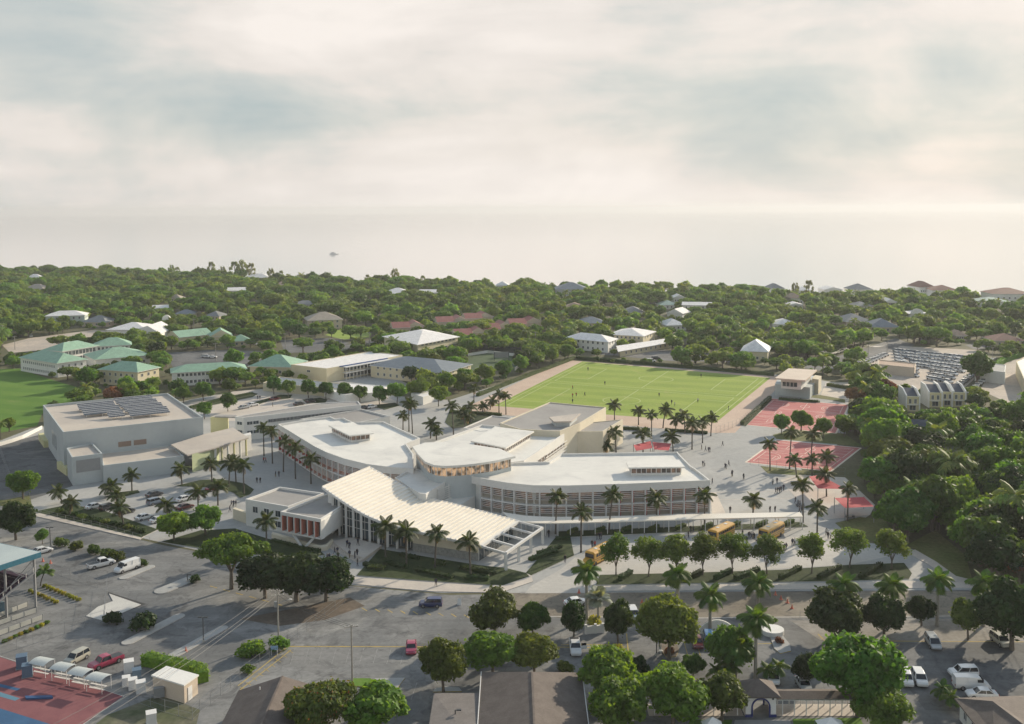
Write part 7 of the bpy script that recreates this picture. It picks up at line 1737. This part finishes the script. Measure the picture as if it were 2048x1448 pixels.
fp = [pole(u, v, vt, 'distant utility pole, %s of fifteen across the town' % ordlab(i, 15), 1, False, .18, 'distant utility poles') for i, (u, v, vt) in enumerate(far_poles)]
for a, b_ in ((2, 3), (3, 4), (4, 5), (5, 6), (6, 7), (10, 11), (11, 12), (12, 13)):
    for s in (-.9, .9): A_, B_ = fp[a], fp[b_]; cable((A_[0].location.x + s, A_[0].location.y, A_[1] - .3), (B_[0].location.x + s, B_[0].location.y, B_[1] - .3), 1.5, 'thin cable between distant utility poles', 'distant cables', .05)
def lamp_post(u, v, vt, label, heads=2):
    p = P(u, v); d = UV(p)[2]; h = (v - vt) * d / FPX; th = thing('lamp_post', label, 'lamp post', p, 0, None)
    MB().tube([(p.x, p.y, 0), (p.x, p.y, h)], .09, 6).build('shaft', M_dark, th); MB().tube([(p.x, p.y, 0), (p.x, p.y, .5)], .2, 8).build('base', M_kerb, th)
    for s in ((-1, 1) if heads == 2 else (1,)): MB().box((p.x + s * .5, p.y, h), (.7, .32, .16)).build('lamp_head', M_dark, th)
lamp_post(407, 1285, 1233, 'dark twin-headed lamp post in the left car park'); lamp_post(101, 1094, 1054, 'dark lamp post beside the small leafy tree'); lamp_post(375, 1165, 1148, 'short dark lamp post by the clipped round bush', 1); lamp_post(911, 1470, 1418, 'dark lamp post at the bottom edge over the grey-brown roof', 1)
lamp_post(1313, 1312, 1260, 'dark lamp post in the flag pole island', 1); lamp_post(491, 1176, 1120, 'lamp post among the dark trees before the entrance', 1)
p = P(1322, 1304); fpz = thing('flag_pole', 'white flag pole in the kerbed island', 'pole', p); MB().tube([(p.x, p.y, 0), (p.x, p.y, 7)], [.08, .05], 6).build('shaft', M_trim, fpz); MB().tube([(p.x, p.y, 0), (p.x, p.y, .3)], .3, 8).build('base', M_trim, fpz)
# wire fences: posts and rails
def wire_fence(px, h, label, step=3.0):
    q = PL(px); pts = []
    for a, b_ in zip(q, q[1:]): pts += resample([a, b_], step)[:-1]
    pts.append(q[-1]); th = thing('wire_fence', label, 'fence', cen(pts))
    for p in pts: MB().tube([(p.x, p.y, 0), (p.x, p.y, h)], .035, 5).build('post', M_grey, th)
    for z in (h - .03, h * .5, .08):
        b = MB()
        for a, b_ in zip(pts, pts[1:]): b.bar(a + Vector((0, 0, z)), b_ + Vector((0, 0, z)), .025)
        b.build('rail', M_grey, th)
wire_fence([(196, 1176), (140, 1158), (90, 1140)], 2.0, 'wire fence behind the yellow shrub rows'); wire_fence([(215, 1175), (208, 1244), (130, 1268), (0, 1310)], 2.2, 'wire fence round the concrete pad and track')
wire_fence([(245, 1395), (330, 1425), (385, 1440), (400, 1425), (480, 1360), (575, 1290)], 2.0, 'wire fence from the track corner up to the utility pole'); wire_fence([(575, 1290), (650, 1235), (690, 1205)], 1.8, 'wire fence above the utility pole')
wire_fence([(66, 1025), (200, 1055), (300, 1085)], 1.2, 'low wire fence along the pink pavement'); wire_fence([(1600, 1236), (1800, 1240), (2048, 1246)], 1.2, 'low wire fence along the road verge')
wire_fence([(0, 905), (30, 990), (60, 1003)], 2.4, 'wire fence round the service yard'); wire_fence([(1432, 868), (1480, 850), (1540, 800)], 2.4, 'wire fence along the right side of the pitch'); wire_fence([(1500, 930), (1590, 945), (1690, 952)], 2.4, 'wire fence below the lower red court')
yw = thing('yard_wall', 'long grey wall beside the car yard', 'wall', P(1920, 770)); pts = resample(PL([(1895, 786), (1955, 745), (1992, 722)]), 6)
for a, b_ in zip(pts, pts[1:]): MB().bar(a + Vector((0, 0, 1)), b_ + Vector((0, 0, 1)), .25, 2.0).build('panel', M_grey, yw)
lwl = thing('lawn_wall', 'low pale wall between the lawn and the service yard', 'wall', P(40, 880)); pts = resample(PL([(-20, 898), (40, 880), (84, 858)]), 5)
for a, b_ in zip(pts, pts[1:]): MB().bar(a + Vector((0, 0, .6)), b_ + Vector((0, 0, .6)), .25, 1.2).build('panel', M_wall, lwl)
# sign walls by the road, planter
for (u0, u1, v, lb) in ((1172, 1206, 1268, 'low white sign wall with a post between two dark trees'), (1396, 1470, 1268, 'curved white entrance wall behind the tall palm')):
    a, b_ = P(u0, v), P(u1, v - 3); sg = thing('sign_wall', lb, 'wall', a.lerp(b_, .5))
    if 'curved' in lb:
        b = MB(); n = 14; L_ = (b_ - a)
        top = [a + L_ * (k / n) + Vector((0, 0, .5 + 1.9 * math.sin(math.pi * k / n) ** .7)) for k in range(n + 1)]
        for k in range(n): p, q_ = top[k], top[k + 1]; y = Vector((0, .3, 0)); b.face([(p.x, p.y, 0), (q_.x, q_.y, 0), tuple(q_), tuple(p)]); b.face([tuple(p), tuple(q_), tuple(q_ + y), tuple(p + y)]); b.face([(q_.x, q_.y + .3, 0), (p.x, p.y + .3, 0), tuple(p + y), tuple(q_ + y)])
        b.build('arched_panel', M_hwhite, sg)
    else:
        MB().bar(a + Vector((0, 0, .7)), b_ + Vector((0, 0, .7)), .3, 1.4).build('panel', M_hwhite, sg)
        for s in (0, .55, 1): p = a.lerp(b_, s); MB().box((p.x, p.y, .85), (.45, .45, 1.7)).build('pier', M_hwhite, sg)
p = P(1545, 1266); plr = thing('round_planter', 'round white planter by the gate drive', 'planter', p); MB().tube([(p.x, p.y, 0), (p.x, p.y, .8)], 2.0, 16).build('tub', M_hwhite, plr)
# a-board, cones, signs
p = P(919, 1209); ab_ = thing('sandwich_board', 'small white folding board standing on the road', 'sign', p)
for s in (-1, 1):
    MB().face([(p.x - .4, p.y + s * .35, 0), (p.x + .4, p.y + s * .35, 0), (p.x + .35, p.y, 1.25), (p.x - .35, p.y, 1.25)]).build('panel', M_trim, ab_)
CONE = MB().tube([(0, 0, .04), (0, 0, .7)], [.2, .04], 8).mesh('body', plain('cone_orange', (0.6, 0.16, 0.1), .6)); CB = MB().box((0, 0, .03), (.5, .5, .06)).mesh('base', plain('cone_orange', (0.6, 0.16, 0.1), .6))
cn = [(1551, 1190), (1562, 1199), (1575, 1206), (1584, 1217), (1787, 1206), (1158, 1186), (1284, 1206), (86, 1123), (101, 1127), (372, 1303)]; cn.sort()
for i, (u, v) in enumerate(cn): p = P(u, v); t = thing('traffic_cone', 'orange traffic cone, %s of ten' % ordlab(i, 10), 'cone', p, 0, 'traffic cones', 1.2); place('body', CONE, t); place('base', CB, t)
p = P(549, 1310); sg = thing('post_sign', 'small white and blue sign on two posts by the fence', 'sign', p)
for s in (-.5, .5): MB().box((p.x + s, p.y, .8), (.08, .08, 1.6)).build('post', M_trim, sg)
MB().box((p.x, p.y - .05, 1.25), (1.2, .06, .7)).build('board', plain('sign_blue', (0.25, 0.4, 0.6), .5), sg)
# kerbed islands and painted lines
def island(px, m=None, yellow=False, h=.14):
    q = PL(px); b = MB(); b.prism(q, 0, h); b.m = [1] * (len(b.m) - 1) + [0]; o = b.build('kerb_island', [m or M_conc, M_yellow if yellow else M_kerb]); struct(o); return o
def capsule(a, b_, w_):
    a, b_ = P(*a), P(*b_); d = (b_ - a).normalized(); n = Vector((-d.y, d.x, 0)); out = []
    for k in range(9): t = -math.pi / 2 + math.pi * k / 8; out.append(b_ + d * math.cos(t) * w_ + n * math.sin(t) * w_)
    for k in range(9): t = math.pi / 2 + math.pi * k / 8; out.append(a + d * math.cos(t) * w_ + n * math.sin(t) * w_)
    return out
def cap(a, b_, w_): b = MB(); b.prism(capsule(a, b_, w_), 0, .14); b.m = [1] * (len(b.m) - 1) + [0]; struct(b.build('kerb_island', [M_conc, M_kerb]))
cap((256, 1285), (358, 1233), 1.1); cap((348, 1311), (445, 1257), 1.0); cap((248, 1156), (300, 1134), 1.0); cap((325, 1182), (378, 1160), 1.6)
struct(MB().prism(PL([(218, 1188), (282, 1210), (208, 1242), (172, 1233), (196, 1214), (226, 1203)]), 0, .1).build('concrete_pad', mat('new_concrete', (0.52, 0.51, 0.48), (0.58, 0.57, 0.53), .3, .8)))
struct(MB().sheet(PL([(216, 1184), (292, 1208), (230, 1232), (232, 1226), (278, 1209), (216, 1188)]), .02).build('asphalt_patch', plain('fresh_asphalt', (0.05, 0.05, 0.052), .9)))
island([(1316, 1268), (1345, 1268), (1358, 1300), (1352, 1314), (1334, 1316), (1322, 1302)], mat('island_soil', (0.16, 0.13, 0.10), (0.2, 0.165, 0.13), .5, .95), True)
island([(1536, 1262), (1552, 1256), (1580, 1290), (1582, 1303), (1560, 1308), (1548, 1298)], M_conc, True)
island([(866, 1385), (870, 1378), (892, 1374), (918, 1376), (924, 1384)], M_conc, True)
island([(696, 1372), (704, 1358), (742, 1358), (744, 1376)], M_lawn, True); island([(746, 1376), (750, 1358), (810, 1357), (795, 1377)], M_conc, True)
struct(MB().sheet(PL([(478, 1238), (700, 1195), (730, 1212), (650, 1240), (560, 1252)]), .014).build('bare_verge', mat('bare_soil', (0.16, 0.125, 0.095), (0.11, 0.09, 0.07), .3, .95, .25, 1.5)))
M_worn = mat('worn_white_paint', (0.36, 0.36, 0.345), (0.20, 0.2, 0.195), 0.9, 0.85, 0.25, 3.0)
def paintline(pts, wd, m): line(lots, PL(pts), wd, .024, m)
paintline([(576, 1293), (940, 1294), (1100, 1294), (1220, 1296)], .3, M_yellow)
for k in range(12): u = 590 + k * 27.5; paintline([(u, 1297), (u - 9, 1328)], .08, M_worn)
for k in range(9): u = 600 + k * 30; paintline([(u - 6, 1365), (u - 18, 1400)], .08, M_worn)
for k in range(9): u = 724 + k * 25.5; paintline([(u, 1216 + k * 1.7), (u + 10, 1222 + k * 1.7)], .22, M_yellow)
for k in range(6): u = 420 + k * 26; paintline([(u, 1172 + k * 7), (u + 14, 1176 + k * 7)], .22, M_yellow)
for a, b_ in (((572, 1296), (476, 1372)), ((480, 1380), (582, 1300))): paintline([a, b_], .2, M_yellow)
for k in range(9): t = k / 8; paintline([(572 - 96 * t + 4, 1300 + 74 * t), (572 - 96 * t + 14, 1306 + 74 * t)], .1, M_yellow)
paintline([(1636, 1268), (1672, 1306), (1690, 1320)], .25, M_yellow); paintline([(1720, 1282), (2048, 1284)], .25, M_yellow)
for k in range(3): u = 1780 + k * 20; paintline([(u, 1288), (u + 20, 1303)], .12, M_yellow); paintline([(u + 20, 1288), (u, 1303)], .12, M_yellow)
for k in range(8): u = 1860 + k * 24; paintline([(u, 1286), (u + 8, 1304)], .08, M_worn)
paintline([(1253, 1267), (1258, 1318)], .2, M_yellow); paintline([(1122, 1290), (1218, 1289), (1222, 1312)], .2, M_yellow)
for k in range(4): u = 1368 + k * 25; paintline([(u, 1284), (u + 8, 1312)], .12, M_yellow)
paintline([(1512, 1288), (1545, 1287), (1560, 1308)], .18, M_yellow)
line(road, PL([(1040, 1186), (1200, 1185), (1600, 1183), (2100, 1180)]), .3, .024, M_kerb); line(road, PL([(1100, 1233), (1400, 1236), (1600, 1234), (2100, 1231)]), .35, .024, M_kerb)
line(campus, PL([(1435, 1000), (1600, 996), (1690, 1010)]), .3, .04, M_conc2); line(campus, PL([(1432, 985), (1585, 982)]), .3, .04, M_conc2)
# ================================================================== woods and town trees
keep(0, 662, 250, 703, UV(P(120, 702))[2]); keep(1795, 700, 1985, 775, UV(P(1880, 776))[2]); keep(1160, 722, 1545, 760, UV(P(1350, 760))[2])
keep(0, 742, 120, 870, 330); keep(345, 706, 545, 738, UV(P(450, 741))[2]); keep(565, 682, 640, 700, UV(P(600, 706))[2]); keep(1990, 735, 2048, 800, UV(P(2020, 800))[2]); keep(655, 655, 740, 675, UV(P(700, 680))[2]); keep(936, 712, 1050, 738, UV(P(990, 741))[2]); keep(1560, 880, 1715, 940, 300); keep(1545, 800, 1690, 862, 330)
keep(1200, 702, 1330, 716, UV(P(1260, 716))[2]); keep(1620, 952, 1745, 1030, 245)
def shore_y(x):
    for (x0, y0), (x1, y1) in zip(SHORE, SHORE[1:]):
        if x0 <= x <= x1: return y0 + (y1 - y0) * (x - x0) / (x1 - x0)
    return 0
WOOD = [(p.x, p.y) for p in PL([(1700, 812), (1760, 782), (2080, 762), (2200, 1185), (1975, 1180), (1890, 1090), (1800, 1085), (1752, 1030), (1700, 950), (1735, 890)])]
cand = []; rs = random.Random(21)
y = 183.0
while y < 1330:
    sp = 5.6 if y < 330 else (7.4 if y < 560 else 9.2)
    x = -0.56 * y - 30
    while x < 0.56 * y + 40:
        px_, py_ = x + rs.uniform(-.5, .5) * sp, y + rs.uniform(-.5, .5) * sp; x += sp
        if py_ > shore_y(px_) - 8: continue
        wood = inpoly(px_, py_, WOOD)
        if py_ < 300 and not wood: continue
        if blocked(px_, py_): continue
        g_ = math.sin(px_ * .021 + 1.3) * math.sin(py_ * .017) + math.sin(px_ * .05 + py_ * .041)
        if not wood and rs.random() < .10 + (.12 if g_ > .9 else 0): continue
        sz = rs.choice((rs.uniform(.5, .85), rs.uniform(.75, 1.1), rs.uniform(1.0, 1.45))) * (1.15 if wood else 1.0)
        if not wood: sz *= min(1.0, .68 + .32 * (py_ - 300) / 500)
        R_, H_ = 4.3 * sz, 8.0 * sz
        if hides(px_, py_, R_ * .9, H_):
            sz *= .42; R_, H_ = 4.3 * sz, 8.0 * sz
            if hides(px_, py_, R_, H_ * .8): continue
        u, v, d = UV((px_, py_, 4)); cand.append((R_ * 2 * FPX / d, px_, py_, sz, wood, u, v, d))
    y += sp
cand.sort(reverse=True)
IND = 285; names_ = {'mid_a': 'mid-green', 'mid_b': 'dark green', 'mid_c': 'bright green', 'mid_o': 'olive green', 'russet': 'russet-leaved', 'bare': 'leafless grey'}
def zone(u, v, wood):
    if wood:
        if v < 880: return 'in the wood ' + ('left of' if u < 1810 else ('in front of' if u < 1940 else 'right of')) + ' the yellow row houses'
        if u < 1800: return 'in the wood beside the ' + ('lower red court' if v < 950 else ('upper red sail' if v < 1000 else 'lower red sail'))
        c_ = 'left part' if u < 1880 else ('middle' if u < 1965 else 'far right')
        return 'in the right-side wood, its %s, %s' % (c_, 'high up' if v < 945 else ('halfway down' if v < 1020 else ('low down' if v < 1090 else 'by the utility pole')))
    q_ = 'close in' if v > 745 else ('farther back' if v > 700 else 'far back')
    return q_ + ' ' + zone2(u)
def zone2(u):
    if u < 420: return 'round the green-roofed college'
    if u < 960: return 'round the cream school blocks'
    if u < 1480: return 'beyond the far side of the pitch'
    return 'round the car yard and club house'
stuffp = {}; npalm = 0
for i, (wpx, x_, y_, sz, wood, u, v, d) in enumerate(cand):
    r_ = rs.random()
    if i < IND:
        if wood and r_ < .06: k = 'bare'
        elif r_ < .42: k = 'mid_a'
        elif r_ < .54: k = 'mid_b'
        elif r_ < .82: k = 'mid_c'
        elif r_ < .975: k = 'mid_o'
        else: k = 'russet'
        if rs.random() < (.10 if wood else .12) and npalm < 60 and sz > .5:
            npalm += 1; palm('far', (x_, y_), rs.uniform(6, 9) * sz, 'yellow-green coconut palm %s' % zone(u, v, wood), 'coconut palms ' + zone(u, v, wood), sc=1.15 * max(.8, sz)); continue
        tree(k, (x_, y_), sz, '%s %s tree %s' % ('large' if sz > 1.15 else ('small' if sz < .75 else 'medium-sized'), names_[k], zone(u, v, wood)), 'trees ' + zone(u, v, wood), szr=rs.uniform(.85, 1.15))
    else:
        if r_ < .11 and sz > .55: k = 6 + (i % 2)
        else: k = rs.choice((0, 0, 1, 1, 2, 3, 4, 5, 5, 8, 8)) if sz > .5 else rs.choice((0, 2, 3))
        stuffp.setdefault(k, []).append((x_, y_, sz * rs.uniform(.9, 1.15), rs.uniform(0, 6.28)))
# far-off wood as one mass: crowns on trunks instanced on points
protos = bpy.data.collections.new('far_wood_sources')
def joined(name, parts):
    b = MB(); mats_ = []
    for me, mtx in parts:
        o = len(b.v); b.v += [tuple(mtx @ vv.co) for vv in me.vertices]; m0 = me.materials[0]
        if m0 not in mats_: mats_.append(m0)
        for f in me.polygons: b.f.append(tuple(j + o for j in f.vertices)); b.m.append(mats_.index(m0))
    ob = bpy.data.objects.new(name, b.mesh(name, mats_)); protos.objects.link(ob); return ob
I4 = Matrix.Identity(4)
idx = 0
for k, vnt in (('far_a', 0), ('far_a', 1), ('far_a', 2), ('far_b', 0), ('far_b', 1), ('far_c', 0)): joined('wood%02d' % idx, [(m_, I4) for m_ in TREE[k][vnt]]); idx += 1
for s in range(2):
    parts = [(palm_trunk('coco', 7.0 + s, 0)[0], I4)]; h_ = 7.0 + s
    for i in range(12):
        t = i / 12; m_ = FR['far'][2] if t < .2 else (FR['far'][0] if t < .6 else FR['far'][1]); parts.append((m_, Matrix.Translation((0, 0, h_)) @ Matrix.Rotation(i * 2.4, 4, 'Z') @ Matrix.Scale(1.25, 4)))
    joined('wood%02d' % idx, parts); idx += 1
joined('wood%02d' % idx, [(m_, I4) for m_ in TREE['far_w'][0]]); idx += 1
pts = [(x_, y_, 0, s_, r_, k) for k, L_ in stuffp.items() for x_, y_, s_, r_ in L_]
me = bpy.data.meshes.new('far_wood'); me.from_pydata([p[:3] for p in pts], [], [])
for nm, typ, vals in (('sc', 'FLOAT', [p[3] for p in pts]), ('rz', 'FLOAT', [p[4] for p in pts]), ('kd', 'INT', [int(p[5]) for p in pts])):
    at = me.attributes.new(nm, typ, 'POINT'); at.data.foreach_set('value', vals)
fw = bpy.data.objects.new('far_wood', me); col.objects.link(fw); stuff(fw); fw['label'] = 'far-off mass of trees between the town roofs and the sea'
ng = bpy.data.node_groups.new('far_wood_nodes', 'GeometryNodeTree'); ng.interface.new_socket('Geometry', in_out='INPUT', socket_type='NodeSocketGeometry'); ng.interface.new_socket('Geometry', in_out='OUTPUT', socket_type='NodeSocketGeometry')
gi, go = ng.nodes.new('NodeGroupInput'), ng.nodes.new('NodeGroupOutput'); ci = ng.nodes.new('GeometryNodeCollectionInfo'); ci.inputs['Collection'].default_value = protos; ci.inputs['Separate Children'].default_value = True; ci.inputs['Reset Children'].default_value = True
iop = ng.nodes.new('GeometryNodeInstanceOnPoints'); iop.inputs['Pick Instance'].default_value = True
def nattr(nm, typ): n_ = ng.nodes.new('GeometryNodeInputNamedAttribute'); n_.data_type = typ; n_.inputs['Name'].default_value = nm; return n_.outputs[0]
cx = ng.nodes.new('ShaderNodeCombineXYZ'); ng.links.new(nattr('rz', 'FLOAT'), cx.inputs[2]); cs_ = ng.nodes.new('ShaderNodeCombineXYZ'); sa = nattr('sc', 'FLOAT')
for j in range(3): ng.links.new(sa, cs_.inputs[j])
ng.links.new(gi.outputs[0], iop.inputs['Points']); ng.links.new(ci.outputs[0], iop.inputs['Instance']); ng.links.new(nattr('kd', 'INT'), iop.inputs['Instance Index']); ng.links.new(cx.outputs[0], iop.inputs['Rotation']); ng.links.new(cs_.outputs[0], iop.inputs['Scale']); ng.links.new(iop.outputs[0], go.inputs[0])
md = fw.modifiers.new('wood', 'NODES'); md.node_group = ng
print('TREES', len(cand), 'stuff', len(pts), 'palms', npalm)
# tall wispy shore trees
ws = [(345, 556, 26), (358, 556, 22), (405, 556, 24), (436, 556, 34), (452, 558, 26), (488, 556, 36), (505, 556, 40), (520, 557, 34), (552, 560, 26), (568, 562, 22), (662, 566, 22), (742, 566, 20), (790, 572, 34), (846, 574, 22), (1490, 592, 20), (1515, 594, 22), (1590, 594, 28), (1617, 596, 34), (1400, 588, 18)]
for i, (u, v, h_) in enumerate(ws):
    p = P(u, v); p.y = min(p.y, shore_y(p.x) - 6); d = UV(p)[2]; hm = h_ * d / FPX; tree('wispy', p, hm / 14.0 * 1.05, 'wispy tall pine on the shore skyline, %s of nineteen' % ordlab(i, 19), 'wispy pines on the shore')
# ================================================================== air
hz_ = MB(); hz_.box((0, 8600, 48.0), (36000, 18400, 104.0))
hm_ = bpy.data.materials.new('haze'); hm_.use_nodes = True; t = NT(hm_.node_tree); t.n.clear(); o = t.node('ShaderNodeOutputMaterial'); pv = t.node('ShaderNodeVolumePrincipled')
pv.inputs['Color'].default_value = (0.84, 0.86, 0.89, 1); pv.inputs['Density'].default_value = 0.00012; pv.inputs['Anisotropy'].default_value = 0.25
t.l.new(pv.outputs[0], o.inputs['Volume'])
stuff(hz_.build('haze', hm_))
